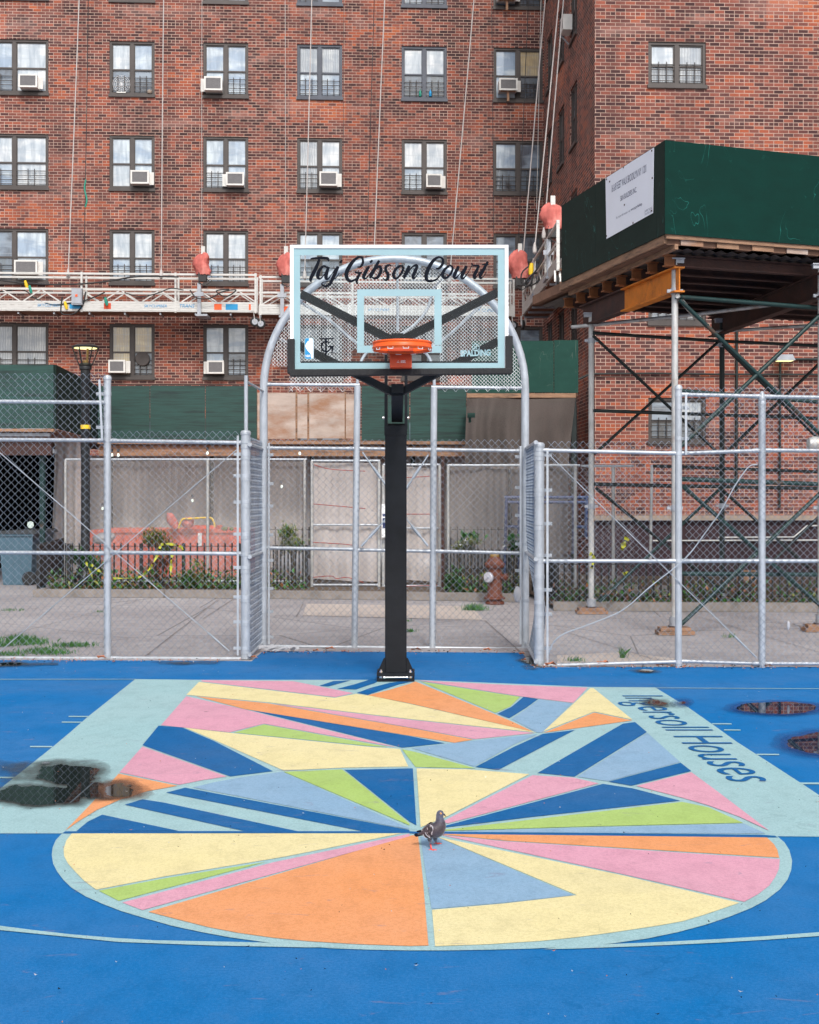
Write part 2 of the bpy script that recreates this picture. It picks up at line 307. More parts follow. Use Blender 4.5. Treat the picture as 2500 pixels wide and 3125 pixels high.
# ---------------------------------------------------------------- mesh builder and scene graph
WM = {}
def tagit(o, label=None, cat=None, group=None, kind=None):
    if label: o['label'] = label
    if cat: o['category'] = cat
    if group: o['group'] = group
    if kind: o['kind'] = kind
    return o
def thing(name, label, cat, loc=(0, 0, 0), rz=0.0, group=None):
    o = bpy.data.objects.new(name, None); S.collection.objects.link(o); o.empty_display_size = .1
    o.location = loc; o.rotation_euler = (0, 0, rz); WM[o.name] = Matrix.Translation(Vector(loc)) @ Matrix.Rotation(rz, 4, 'Z')
    return tagit(o, label, cat, group)
def basis(d):
    d = d.normalized(); up = Vector((0, 0, 1)) if abs(d.z) < .95 else Vector((0, 1, 0))
    a = d.cross(up).normalized(); return a, d.cross(a).normalized()
class MB:
    def __init__(s): s.v = []; s.f = []; s.m = []; s.sm = []; s.uv = None
    def face(s, idx, mi=0, sm=False): s.f.append(tuple(idx)); s.m.append(mi); s.sm.append(sm)
    def cap(s, idx, mi=0):                         # end cap on its own vertices, so it does not bend the side normals
        n = len(s.v); s.v += [s.v[i].copy() for i in idx]; s.face(range(n, n + len(idx)), mi)
    def poly(s, pts, mi=0):
        n = len(s.v); s.v += [Vector(p) for p in pts]; s.face(range(n, n + len(pts)), mi); return s
    def box(s, c, size, mi=0, rot=None):
        hx, hy, hz = [q / 2 for q in size]; n = len(s.v); c = Vector(c)
        for x, y, z in ((-1, -1, -1), (1, -1, -1), (1, 1, -1), (-1, 1, -1), (-1, -1, 1), (1, -1, 1), (1, 1, 1), (-1, 1, 1)):
            p = Vector((x * hx, y * hy, z * hz)); p = rot @ p if rot is not None else p; s.v.append(c + p)
        for q in ((0, 3, 2, 1), (4, 5, 6, 7), (0, 1, 5, 4), (1, 2, 6, 5), (2, 3, 7, 6), (3, 0, 4, 7)): s.face([n + i for i in q], mi)
        return s
    def bbox(s, a, b, mi=0):
        a = Vector(a); b = Vector(b); return s.box((a + b) / 2, [abs(q) for q in (b - a)], mi)
    def bar(s, a, b, w, h, mi=0):                  # rectangular bar from a to b: w sideways, h along the up-ish axis
        a = Vector(a); b = Vector(b); d = b - a; x, y = basis(d)
        rot = Matrix((x, d.normalized(), y)).transposed()
        return s.box((a + b) / 2, (w, d.length, h), mi, rot)
    def tube(s, pts, r, n=8, mi=0, caps=True, sm=True, flat=None, closed=False):
        pts = [Vector(p) for p in pts]; rs = r if isinstance(r, (list, tuple)) else [r] * len(pts); b0 = len(s.v); L = len(pts)
        fr = None
        for i, p in enumerate(pts):
            if closed: d = pts[(i + 1) % L] - pts[i - 1]
            else: d = pts[min(i + 1, L - 1)] - pts[max(i - 1, 0)]
            if d.length < 1e-9: d = Vector((0, 0, 1))
            d.normalize()
            if flat is not None: a = d.cross(flat).normalized(); bb = flat.normalized()
            elif fr is None: a, bb = basis(d)
            else:
                a = (fr - d * fr.dot(d)); a = a.normalized() if a.length > 1e-6 else basis(d)[0]; bb = d.cross(a)
            fr = a
            for k in range(n):
                t = 2 * pi * k / n; fl = (.0012 / max(rs[i], 1e-6)) if flat is not None else 1
                s.v.append(p + a * (cos(t) * rs[i]) + bb * (sin(t) * rs[i] * fl))
        for i in range(L if closed else L - 1):
            j = (i + 1) % L
            for k in range(n):
                k2 = (k + 1) % n; s.face((b0 + i * n + k, b0 + i * n + k2, b0 + j * n + k2, b0 + j * n + k), mi, sm)
        if caps and not closed:
            s.cap([b0 + k for k in range(n)][::-1], mi); s.cap([b0 + (L - 1) * n + k for k in range(n)], mi)
        return s
    def lathe(s, prof, c=(0, 0, 0), n=20, mi=0, axis='Z', sm=True):
        c = Vector(c); b0 = len(s.v); pf = [prof[0]]; brk = set()
        for i in range(1, len(prof)):                # double the ring where the profile turns sharply
            if i > 1:
                a = Vector((prof[i - 1][0] - prof[i - 2][0], prof[i - 1][1] - prof[i - 2][1])); b = Vector((prof[i][0] - prof[i - 1][0], prof[i][1] - prof[i - 1][1]))
                if a.length > 1e-9 and b.length > 1e-9 and a.angle(b) > radians(32): brk.add(len(pf) - 1); pf.append(prof[i - 1])
            pf.append(prof[i])
        prof = pf
        for (r, z) in prof:
            for k in range(n):
                t = 2 * pi * k / n
                q = Vector((cos(t) * r, sin(t) * r, z))
                if axis == 'Y': q = Vector((q.x, -q.z, q.y))
                if axis == 'X': q = Vector((q.z, q.y, -q.x))
                s.v.append(c + q)
        for i in range(len(prof) - 1):
            if i in brk: continue
            for k in range(n):
                k2 = (k + 1) % n; s.face((b0 + i * n + k, b0 + i * n + k2, b0 + (i + 1) * n + k2, b0 + (i + 1) * n + k), mi, sm)
        s.cap([b0 + k for k in range(n)][::-1], mi); s.cap([b0 + (len(prof) - 1) * n + k for k in range(n)], mi); return s
    def prism(s, pts, d, mi=0):                    # polygon extruded by vector d
        n = len(s.v); k = len(pts); d = Vector(d); s.v += [Vector(p) for p in pts] + [Vector(p) + d for p in pts]
        s.face(range(n, n + k), mi); s.face([n + k + i for i in range(k)][::-1], mi)
        for i in range(k): j = (i + 1) % k; s.face((n + i, n + k + i, n + k + j, n + j), mi)
        return s
    def build(s, name, mats, parent=None, world=True):
        vs = s.v
        if parent is not None and world:
            inv = WM[parent.name].inverted(); vs = [inv @ v for v in vs]
        me = bpy.data.meshes.new(name); me.from_pydata([tuple(v) for v in vs], [], s.f)
        mats = mats if isinstance(mats, (list, tuple)) else [mats]
        for q in mats: me.materials.append(M[q] if isinstance(q, str) else q)
        me.polygons.foreach_set('material_index', s.m); me.polygons.foreach_set('use_smooth', s.sm)
        if s.uv:
            ul = me.uv_layers.new(name='UVMap')
            for p in me.polygons:
                for li in p.loop_indices: ul.data[li].uv = s.uv[me.loops[li].vertex_index]
        me.update(); o = bpy.data.objects.new(name, me); S.collection.objects.link(o)
        if parent is not None: o.parent = parent; WM[o.name] = WM[parent.name]
        else: WM[o.name] = Matrix.Identity(4)
        return o
def origin_to(o, loc):                           # move a top-level mesh's origin to its base
    loc = Vector(loc); o.data.transform(Matrix.Translation(-loc)); o.location = loc; WM[o.name] = Matrix.Translation(loc)
def solo(mb, name, mats, label, cat, loc, group=None):
    o = mb.build(name, mats); origin_to(o, loc); return tagit(o, label, cat, group)
def struct(mb, name, mats): return tagit(mb.build(name, mats), kind='structure')
def dup(o, parent=None):
    c = o.copy(); S.collection.objects.link(c)
    if parent is not None: c.parent = parent
    for ch in list(o.children): dup(ch, c)
    return c
def spline(pts, n=6):                            # Catmull-Rom through tuples of any length
    out = []; L = len(pts)
    for i in range(L - 1):
        p0 = pts[max(i - 1, 0)]; p1 = pts[i]; p2 = pts[i + 1]; p3 = pts[min(i + 2, L - 1)]
        for k in range(n):
            t = k / n
            out.append(tuple(.5 * (2 * b + (c - a) * t + (2 * a - 5 * b + 4 * c - d) * t * t + (3 * b - a - 3 * c + d) * t ** 3) for a, b, c, d in zip(p0, p1, p2, p3)))
    out.append(tuple(pts[-1])); return out
def chainlink(mb, o, u, n, w, z0, z1, a=.0375, r=.0018, mask=None, jit=0.0, bulge=None):
    o = Vector(o); cols = int(w / a); rows = int((z1 - z0) / a)
    for k in range(cols):
        path = []
        def flush():
            if len(path) > 1: mb.tube(path, r, 3, caps=False, sm=False)
            path.clear()
        for j in range(rows + 1):
            s_ = (k + (j + k) % 2) * a; z = z0 + j * a * (z1 - z0) / (rows * a)
            side = 1 if (j + k) % 2 else -1
            if mask and not mask(s_, z): flush(); continue
            b_ = bulge(s_, z) if bulge else 0
            path.append(o + u * (s_ - side * r * .6) + n * (side * r * .9 + b_) + Vector((0, 0, z)) + u * random.uniform(-jit, jit))
        flush()
def text_obj(txt, name, m, mtx, parent=None, width=None, height=None, ext=.0008, shear=0.0, bold=0.0):
    cu = bpy.data.curves.new(name, 'FONT'); cu.body = txt; cu.size = 1; cu.extrude = 0; cu.shear = shear; cu.offset = bold
    cu.fill_mode = 'FRONT'; cu.resolution_u = 6
    t = bpy.data.objects.new(name, cu); S.collection.objects.link(t)
    bpy.context.view_layer.update()
    me = bpy.data.meshes.new_from_object(t.evaluated_get(bpy.context.evaluated_depsgraph_get()))
    bpy.data.objects.remove(t)
    xs = [v.co.x for v in me.vertices]; ys = [v.co.y for v in me.vertices]
    x0, x1, y0, y1 = min(xs), max(xs), min(ys), max(ys)
    sx = width / (x1 - x0) if width else 1; sy = height / (y1 - y0) if height else sx
    if not width: sx = sy
    for v in me.vertices:
        v.co = mtx @ Vector(((v.co.x - x0) * sx, (v.co.y - y0) * sy, 0))
    if parent is not None: me.transform(WM[parent.name].inverted())
    me.materials.clear(); me.materials.append(M[m]); me.name = name
    o = bpy.data.objects.new(name, me); S.collection.objects.link(o)
    if parent is not None: o.parent = parent; WM[o.name] = WM[parent.name]
    return o
def wallframe(p, u, n=None):                     # matrix: local x along u, y up, z outward
    u = Vector(u).normalized(); z = u.cross(Vector((0, 0, 1)))
    m = Matrix((u, Vector((0, 0, 1)), z)).transposed().to_4x4(); m.translation = Vector(p); return m
# ================================================================ GROUND
mb = MB(); mb.poly([(-150, -60, -.006), (150, -60, -.006), (150, 200, -.006), (-150, 200, -.006)])
struct(mb, 'ground', 'pave')
mb = MB()
edge = [(-900, 2013), (0, 2014), (735, 2017), (768, 2018), (803, 1987), (1592, 1992), (1632, 2037), (1700, 2036), (2500, 2035), (3600, 2035)]
pts = [G(x, y) for x, y in edge]; pts += [Vector((pts[-1].x + 2, 1.0, 0)), Vector((12, -20, 0)), Vector((-12, -20, 0)), Vector((pts[0].x - 2, 1.0, 0))]
mb.poly(pts[::-1]); struct(mb, 'basketball_court', 'blue')
A_ = lambda x, y: (x / 1.38, 2000 + y / 1.38); B_ = lambda x, y: (1250 + x / 1.38, 2000 + y / 1.38)
C_ = lambda x, y: (x / 1.38, 2500 + y / 1.38); D_ = lambda x, y: (1250 + x / 1.38, 2500 + y / 1.38)
mural = MB(); PM = ['teal', 'yellow', 'pink', 'orange', 'green', 'peri', 'dblue']; pc = [0]
def art(col, pts, base=None):
    pc[0] += 1; z = (.0042 + pc[0] * .00002) if base is None else base
    mural.poly([G(x, y, z) for x, y in pts][::-1], PM.index(col))
# keys and rings (aqua)
art('teal', [A_(570, 100), A_(840, 103), A_(1580, 103), B_(30, 103), B_(765, 133), B_(1035, 135), B_(1175, 220), B_(1290, 300), B_(1380, 365), B_(1490, 435),
             B_(1660, 545), B_(1992, 766), A_(1725, 748), A_(265, 750), A_(-797, 750), A_(0, 562), A_(225, 383), A_(300, 320), A_(372, 257)], .0022)
ring = [(262, 60), (235, 88), (222, 118), (218, 150), (224, 188), (240, 220), (268, 257), (300, 288), (360, 325), (430, 356), (510, 387), (600, 414), (720, 448), (850, 476),
        (970, 498), (1100, 516), (1250, 533), (1400, 544), (1560, 550), (1725, 553)]
ringr = [(150, 553), (330, 550), (520, 545), (700, 537), (850, 524), (1000, 503), (1130, 476), (1250, 444), (1350, 410), (1440, 374), (1500, 342), (1560, 296), (1592, 255), (1608, 215), (1612, 175), (1600, 130), (1580, 98), (1545, 68)]
art('teal', [C_(*p) for p in ring] + [D_(*p) for p in ringr] + [B_(1500, 745), A_(800, 745)], .0032)
art('teal', [C_(-300, 405), C_(0, 449), C_(150, 468), C_(300, 485), C_(480, 500), C_(650, 510), C_(1000, 517), C_(1285, 524), C_(1500, 540), C_(1285, 540), C_(900, 532), C_(500, 517), C_(250, 492), C_(0, 467), C_(-300, 424)], .0037)
art('teal', [D_(560, 548), D_(690, 532), D_(1000, 520), D_(1300, 505), D_(1500, 493), D_(1725, 476), D_(2000, 448), D_(2000, 466), D_(1725, 492), D_(1500, 508), D_(1300, 520), D_(1000, 534), D_(700, 545)], .0037)
for (f, x0, x1, y, w) in ((A_, 289, 372, 257, 4), (A_, 260, 345, 281, 4), (A_, 127, 220, 384, 5), (A_, -60, 66, 514, 6), (B_, 1275, 1356, 288, 4), (B_, 1325, 1394, 314, 4), (B_, 1462, 1556, 417, 5), (B_, 1642, 1780, 539, 7)):
    art('teal', [f(x0, y - w / 2), f(x1, y - w / 2 + .5), f(x1 + 2, y + w / 2 + .5), f(x0, y + w / 2)], .0038)
for (f, x0, y0, x1, y1) in ((A_, -1200, 100, 572, 99.5), (B_, 1035, 136, 2400, 143)):
    art('teal', [f(x0, y0), f(x1, y1), f(x1, y1 + 1.6), f(x0, y0 + 1.6)], .0038)
A, B, Cc, D = A_, B_, C_, D_
def pl(col, *seq): art(col, [q[0](q[1], q[2]) for q in seq])
pl('pink', (A, 848, 104), (A, 1235, 109), (A, 1488, 159), (A, 1412, 176), (A, 850, 110))
pl('yellow', (A, 838, 112), (A, 1410, 179), (A, 1500, 162), (A, 1560, 170), (B, 0, 204), (B, 535, 325), (B, 0, 268), (A, 1130, 198), (A, 785, 166))
pl('orange', (A, 825, 172), (A, 1130, 202), (A, 1300, 232), (A, 1725, 305), (B, 268, 355), (B, 190, 368), (B, 0, 338), (A, 1030, 226))
pl('pink', (A, 1150, 203), (A, 1725, 271), (B, 525, 327), (B, 275, 353), (A, 1725, 303))
pl('dblue', (A, 1055, 230), (A, 1725, 340), (B, 148, 370), (B, 0, 386), (A, 1695, 389))
pl('pink', (A, 785, 172), (A, 1040, 230), (A, 1675, 388), (A, 1640, 382), (A, 1112, 288), (A, 968, 324), (A, 678, 294))
pl('green', (A, 1112, 291), (A, 1635, 386), (A, 1560, 382), (A, 985, 325))
pl('yellow', (A, 780, 305), (A, 975, 327), (A, 1560, 386), (A, 1685, 394), (A, 1720, 468), (A, 1450, 473), (A, 1195, 485), (A, 900, 355))
pl('dblue', (A, 668, 296), (A, 768, 304), (A, 900, 360), (A, 1150, 488), (A, 970, 510), (A, 600, 378))
pl('pink', (A, 600, 384), (A, 955, 510), (A, 850, 526), (A, 755, 545), (A, 503, 493))
pl('orange', (A, 500, 498), (A, 748, 549), (A, 620, 572), (A, 510, 606), (A, 410, 650), (A, 330, 699), (A, 275, 738), (A, 375, 634))
pl('peri', (A, 812, 556), (A, 900, 535), (A, 1000, 516), (A, 1188, 490), (A, 1722, 726), (A, 1722, 733))
pl('dblue', (A, 780, 557), (A, 1725, 736), (A, 1725, 745), (A, 1535, 742), (A, 700, 578))
pl('dblue', (A, 600, 606), (A, 690, 620), (A, 1255, 741), (A, 1030, 740), (A, 525, 629))
pl('dblue', (A, 430, 671), (A, 752, 739), (A, 322, 740), (A, 370, 700))
pl('dblue', (A, 275, 741), (A, 800, 740), (A, 1725, 741), (B, 25, 742), (B, 120, 743), (B, 1480, 755), (B, 1540, 760), (B, 1552, 767), (B, 150, 756), (B, 0, 750), (A, 1725, 748), (A, 262, 750))
pl('green', (A, 1195, 490), (A, 1440, 480), (A, 1480, 510), (A, 1725, 708), (A, 1725, 716))
pl('dblue', (A, 1452, 482), (A, 1725, 476), (B, 14, 476), (B, 29, 716), (A, 1725, 700))
pl('pink', (B, 35, 105), (B, 400, 124), (B, 750, 136), (B, 690, 200), (B, 470, 173))
pl('green', (B, 50, 111), (B, 465, 175), (B, 425, 215), (B, 362, 242))
pl('orange', (B, 25, 110), (B, 356, 246), (B, 440, 282), (B, 520, 321), (B, 0, 202), (A, 1550, 168), (A, 1640, 145), (A, 1725, 120))
pl('dblue', (B, 480, 175), (B, 542, 184), (B, 490, 222), (B, 420, 265), (B, 370, 246), (B, 430, 217))
pl('peri', (B, 546, 185), (B, 685, 202), (B, 560, 325), (B, 538, 325), (B, 430, 268), (B, 490, 227))
pl('yellow', (B, 762, 138), (B, 775, 138), (B, 940, 271), (B, 778, 237), (B, 563, 321))
pl('orange', (B, 778, 241), (B, 938, 274), (B, 860, 285), (B, 565, 326))
pl('peri', (B, 540, 331), (B, 280, 358), (B, 150, 373), (B, 8, 390), (B, 272, 468), (B, 440, 375))
pl('dblue', (B, 560, 331), (B, 697, 314), (B, 560, 385), (B, 375, 482), (B, 277, 470), (B, 440, 385))
pl('dblue', (B, 900, 287), (B, 950, 281), (B, 1000, 323), (B, 695, 511), (B, 540, 495))
pl('peri', (B, 1002, 326), (B, 1140, 449), (B, 835, 530), (B, 706, 511))
pl('dblue', (B, 1142, 452), (B, 1187, 487), (B, 935, 549), (B, 838, 532))
pl('pink', (B, 1187, 492), (B, 1300, 575), (B, 1515, 738), (B, 1390, 680), (B, 1260, 632), (B, 1150, 600), (B, 955, 550))
pl('green', (A, 1693, 395), (B, 25, 407), (B, 280, 476), (B, 25, 470))
pl('yellow', (B, 30, 476), (B, 240, 480), (B, 505, 500), (B, 330, 590), (B, 150, 682), (B, 47, 724))
pl('pink', (B, 518, 505), (B, 690, 515), (B, 797, 539), (B, 500, 618), (B, 160, 708), (B, 140, 700), (B, 330, 600))
pl('dblue', (B, 815, 541), (B, 940, 560), (B, 1140, 612), (B, 500, 682), (B, 100, 731), (B, 330, 670))
pl('green', (B, 1150, 617), (B, 1260, 640), (B, 1405, 705), (B, 700, 722), (B, 90, 741))
pl('peri', (B, 1410, 709), (B, 1500, 750), (B, 1300, 751), (B, 60, 742.5), (B, 700, 727))
pl('orange', (D, 120, 62), (D, 1505, 77), (D, 1535, 105), (D, 1550, 130), (D, 1557, 162), (D, 400, 90))
pl('pink', (D, 130, 66), (D, 400, 93), (D, 1560, 168), (D, 1556, 210), (D, 1540, 245), (D, 1515, 280), (D, 1470, 315), (D, 1410, 348), (D, 900, 232))
pl('yellow', (D, 120, 75), (D, 900, 237), (D, 1390, 352), (D, 1250, 400), (D, 1150, 430), (D, 1050, 448), (D, 850, 478), (D, 700, 498), (D, 550, 513), (D, 330, 527), (D, 108, 535), (D, 95, 382), (D, 400, 355), (D, 705, 320))
pl('peri', (D, 46, 74), (D, 112, 74), (D, 690, 320), (D, 400, 352), (D, 93, 378), (D, 70, 240))
pl('orange', (Cc, 1690, 79), (D, 10, 68), (D, 36, 68), (D, 55, 240), (D, 80, 532), (D, 0, 534), (Cc, 1725, 534), (Cc, 1500, 526), (Cc, 1300, 514), (Cc, 1150, 499), (Cc, 1000, 478), (Cc, 880, 455), (Cc, 780, 430), (Cc, 625, 390))
pl('pink', (Cc, 1725, 61), (Cc, 1150, 182), (Cc, 515, 351), (Cc, 600, 383), (Cc, 1000, 272), (Cc, 1725, 72))
pl('green', (Cc, 1120, 180), (Cc, 700, 248), (Cc, 416, 301), (Cc, 500, 344), (Cc, 900, 238))
pl('yellow', (Cc, 303, 60), (Cc, 1690, 60), (Cc, 1200, 158), (Cc, 700, 240), (Cc, 405, 297), (Cc, 355, 260), (Cc, 318, 222), (Cc, 285, 185), (Cc, 270, 155), (Cc, 268, 125), (Cc, 280, 88))
pl('dblue', (A, 1345, 128), (A, 1405, 108), (A, 1478, 105), (A, 1382, 131))
pl('dblue', (A, 1420, 141), (A, 1500, 120), (A, 1565, 99), (A, 1600, 103), (A, 1580, 116), (A, 1500, 143))
pl('dblue', (A, 1503, 158), (A, 1560, 137), (A, 1640, 116), (A, 1725, 104), (B, 22, 105), (B, 12, 110), (A, 1680, 122), (A, 1550, 166))
struct(mural, 'court_mural', PM)
mtx = Matrix(((0, 1, 0), (-1, 0, 0), (0, 0, 1))).to_4x4(); mtx.translation = Vector((1.80, 12.0, .017))
# the strip of letters runs from the baseline towards the foul line; tops of letters point to the side line
o = text_obj('Ingersoll Houses', 'court_lettering', 'dblue', Matrix.Identity(4), width=3.62, height=.47, bold=-.004)
for v in o.data.vertices:
    x, y = v.co.x, v.co.y; Y = 11.98 - x
    X0 = 1.737 + x * .028; v.co = (X0 + y, Y, .0062)
tagit(o, kind='structure')
# ---------------------------------------------------------------- puddles
def wet_mat(name, water, damp, amp=1.3, ior=1.33):
    m, nt, b = newmat(name); out = nt.nodes['Material Output']
    at = nd(nt, "ShaderNodeAttribute", attribute_name='wet').outputs['Fac']; tc = nd(nt, "ShaderNodeTexCoord").outputs['Object']
    n = noise(nt, mapping(nt, tc, (1.6, 1.1, 1)), 2.6, 6, .55)
    f = mth(nt, 'ADD', at, mth(nt, 'MULTIPLY', mth(nt, 'SUBTRACT', n, .5), amp))
    wf = ramp(nt, f, [(.36, 0.0), (.375, 1.0)]); df = ramp(nt, f, [(-.05, 0.0), (.04, .20), (.16, .30), (.22, .50), (.36, .66)])
    b.inputs['Base Color'].default_value = water; b.inputs['Roughness'].default_value = .015; b.inputs['IOR'].default_value = ior
    dm = nd(nt, "ShaderNodeBsdfPrincipled"); dm.inputs['Base Color'].default_value = damp; dm.inputs['Roughness'].default_value = .5
    tr = nd(nt, "ShaderNodeBsdfTransparent")
    m1 = nd(nt, "ShaderNodeMixShader"); nt.links.new(df, m1.inputs[0]); nt.links.new(tr.outputs[0], m1.inputs[1]); nt.links.new(dm.outputs[0], m1.inputs[2])
    m2 = nd(nt, "ShaderNodeMixShader"); nt.links.new(wf, m2.inputs[0]); nt.links.new(m1.outputs[0], m2.inputs[1]); nt.links.new(b.outputs[0], m2.inputs[2])
    nt.links.new(m2.outputs[0], out.inputs[0]); return m
def puddle(x0, x1, y0, y1, ells, m, step=7, z=.02):
    mb = MB(); xs = [x0 + i * step for i in range(int((x1 - x0) / step) + 1)]; ys = [y0 + i * step * .5 for i in range(int((y1 - y0) / step * 2) + 1)]
    val = []
    for y in ys:
        for x in xs:
            mb.v.append(G(x, y, z)); v = -1
            for (cx, cy, rx, ry, k) in ells: v = max(v, k * (1 - sqrt(((x - cx) / rx) ** 2 + ((y - cy) / ry) ** 2)) * 1.6)
            val.append(max(v, -1.5))
    nx = len(xs)
    for j in range(len(ys) - 1):
        for i in range(nx - 1): mb.face((j * nx + i, (j + 1) * nx + i, (j + 1) * nx + i + 1, j * nx + i + 1))
    o = struct(mb, 'puddle', m); a = o.data.attributes.new('wet', 'FLOAT', 'POINT'); a.data.foreach_set('value', val)
wm1 = wet_mat('puddle_water', (.012, .018, .018, 1), (.045, .055, .052, 1)); wm2 = wet_mat('puddle_on_blue', (.004, .012, .035, 1), (.002, .06, .24, 1), .45, 1.17)
wm3 = wet_mat('damp_orange', (.03, .02, .012, 1), (.16, .075, .04, 1))
puddle(-120, 520, 2270, 2520, [(200, 2362, 150, 52, .62), (130, 2362, 190, 40, .30), (120, 2425, 200, 46, .72), (285, 2412, 150, 36, .66)], wm1, z=.012)
puddle(300, 500, 2370, 2470, [(372, 2412, 92, 40, .42)], wm3, z=.0125)
puddle(2190, 2620, 2120, 2200, [(2372, 2160, 175, 26, .75)], wm2, z=.012)
puddle(2320, 2640, 2215, 2325, [(2530, 2268, 185, 48, .72)], wm2, z=.012)
puddle(1950, 2090, 2115, 2170, [(2012, 2144, 62, 14, .30)], wm1, z=.012)
puddle(2040, 2130, 2120, 2170, [(2082, 2145, 40, 16, .36)], wm2, z=.012)
puddle(1880, 2060, 2032, 2062, [(1970, 2046, 56, 7, .45)], wm1, z=.012)
puddle(-60, 180, 2014, 2040, [(40, 2026, 130, 9, .40)], wm1, z=.012); puddle(440, 700, 2014, 2035, [(560, 2022, 110, 6, .28)], wm1, z=.012)
puddle(1560, 1660, 1985, 2045, [(1622, 2015, 40, 26, .42)], wm1, z=.012)
# ---------------------------------------------------------------- paving beyond the fence
mb = MB(); mb.poly([G(935, 1842), G(925, 1878), G(1475, 1892), G(1440, 1850)][::1], 0)
mb.poly([G(1700, 2000), G(1905, 1990), G(2060, 2010), G(2040, 2026), G(1700, 2026)], 0)
def joint(a, b, w=.006):
    a = G(*a, .002); b = G(*b, .002); d = (b - a).normalized(); s_ = Vector((-d.y, d.x, 0)) * w
    mb.poly([a - s_, b - s_, b + s_, a + s_], 1)
for a, b in (((440, 2005), (665, 1830)), ((620, 1888), (770, 1790)), ((925, 1842), (905, 1882)), ((0, 1945), (430, 1830)), ((835, 1880), (925, 1876)), ((1480, 1893), (1590, 1990)),
             ((1700, 1920), (1990, 2010)), ((1250, 1888), (1700, 1908)), ((2060, 1860), (2500, 1990)), ((0, 1870), (160, 1850)), ((1990, 1890), (2500, 1905)), ((250, 2005), (0, 1985))): joint(a, b)
struct(mb, 'pavement_slabs', ['pave_new', 'joint'])
# ================================================================ BUILDINGS
main = Plane(P(650, 0, 36.4).x, 36.4, 3.0)
wf0 = P(2050, 0, 29.1); wing = Plane(wf0.x, wf0.y, 3.0)
tw = wing.t(1815); corner = wing.at(tw, 0); ti = main.t(1660); inner = main.at(ti, 0)
def wall_mesh(o, u, n, t0, t1, z0, z1, holes, depth=.13, uoff=0.0):
    ts = sorted({t0, t1} | {q for h in holes for q in h[:2]}); zs = sorted({z0, z1} | {q for h in holes for q in h[2:]})
    mb = MB(); mb.uv = []
    def q(pts, uvs):
        i = len(mb.v); mb.v += pts; mb.uv += uvs; mb.face((i, i + 1, i + 2, i + 3))
    p = lambda t, z, d=0: o + u * t + Vector((0, 0, z)) - n * d
    for i in range(len(ts) - 1):
        for j in range(len(zs) - 1):
            a, b, c, d = ts[i], ts[i + 1], zs[j], zs[j + 1]; mt, mz = (a + b) / 2, (c + d) / 2
            if any(h[0] < mt < h[1] and h[2] < mz < h[3] for h in holes): continue
            q([p(a, c), p(b, c), p(b, d), p(a, d)], [(a + 100, c), (b + 100, c), (b + 100, d), (a + 100, d)])
    for (a, b, c, d) in holes:
        q([p(a, c), p(a, c, depth), p(b, c, depth), p(b, c)], [(a + 100, c), (a + 100, c - depth), (b + 100, c - depth), (b + 100, c)])
        q([p(a, d, depth), p(a, d), p(b, d), p(b, d, depth)], [(a + 100, d - depth), (a + 100, d), (b + 100, d), (b + 100, d - depth)])
        q([p(a, c, depth), p(a, c), p(a, d), p(a, d, depth)], [(a + 100 - depth, c), (a + 100, c), (a + 100, d), (a + 100 - depth, d)])
        q([p(b, c), p(b, c, depth), p(b, d, depth), p(b, d)], [(b + 100, c), (b + 100 + depth, c), (b + 100 + depth, d), (b + 100, d)])
    return mb
def window(parent, o, u, n, a, b, c, d, panes, fm, guards=(1, 1), dep=.10, split=.5):
    """frame (part) with four panes, sill and guards (sub-parts)"""
    fr = MB(); w = b - a; h = d - c
    pt = lambda x, z, y=0: o + u * (a + x) + Vector((0, 0, c + z)) + n * y
    R = Matrix((u, -n, Vector((0, 0, 1)))).transposed()
    bx = lambda x0, x1, z0, z1, y0, y1, mbx=fr, mi=0: mbx.box(pt((x0 + x1) / 2, (z0 + z1) / 2, -(y0 + y1) / 2), (x1 - x0, y1 - y0, z1 - z0), mi, R)
    t = .06
    bx(0, t, .04, h, .03, dep); bx(w - t, w, .04, h, .03, dep); bx(t, w - t, h - t, h, .032, dep); bx(t, w - t, .04, .09, .032, dep)
    bx(w / 2 - .045, w / 2 + .045, .09, h - t, .034, dep)
    gz0, gz1 = .09, h - t; gm = gz0 + (gz1 - gz0) * split
    for k in (0, 1):
        x0 = t if k == 0 else w / 2 + .045; x1 = w / 2 - .045 if k == 0 else w - t; e = .028
        bx(x0, x1, gm - .02, gm + .02, .05, dep)
        for xa, xb in ((x0, x0 + e), (x1 - e, x1)): bx(xa, xb, gz0, gm - .02, .06, dep + .01); bx(xa, xb, gm + .02, gz1, .055, dep + .01)
        bx(x0 + e, x1 - e, gz0, gz0 + e, .062, dep + .01); bx(x0 + e, x1 - e, gz1 - e, gz1, .057, dep + .01)
    f = fr.build('window', fm, parent)
    s_ = MB(); bx(-.02, w + .02, -.035, .04, -.05, dep, s_); s_.build('sill', fm, f)
    for k in (0, 1):
        x0 = t if k == 0 else w / 2 + .045; x1 = w / 2 - .045 if k == 0 else w - t; e = .028
        for r_, (za, zb) in enumerate(((gz0 + e, gm - .02), (gm + .02, gz1 - e))):
            pm = MB(); bx(x0 + e, x1 - e, za, zb, dep - .012 - .008 * r_, dep + .01, pm); pm.build('pane', PANES[panes[k * 2 + r_]], f)
        if guards[k]:
            g = MB()
            for q in range(4): zz = gz0 + .05 + q * .115; g.tube([pt(x0 + .01, zz, -.038), pt(x1 - .01, zz, -.038)], .0105, 5)
            cx = (x0 + x1) / 2
            for xx in (cx - .085, cx + .085): g.tube([pt(xx, gz0, -.03), pt(xx, gz0 + .45, -.03)], .0105, 5)
            g.build('window_guard', 'guard', f)
    return f
bld = thing('brick_building', 'large red brick apartment building with rows of double windows behind the court', 'building', main.at(main.t(700), 0))
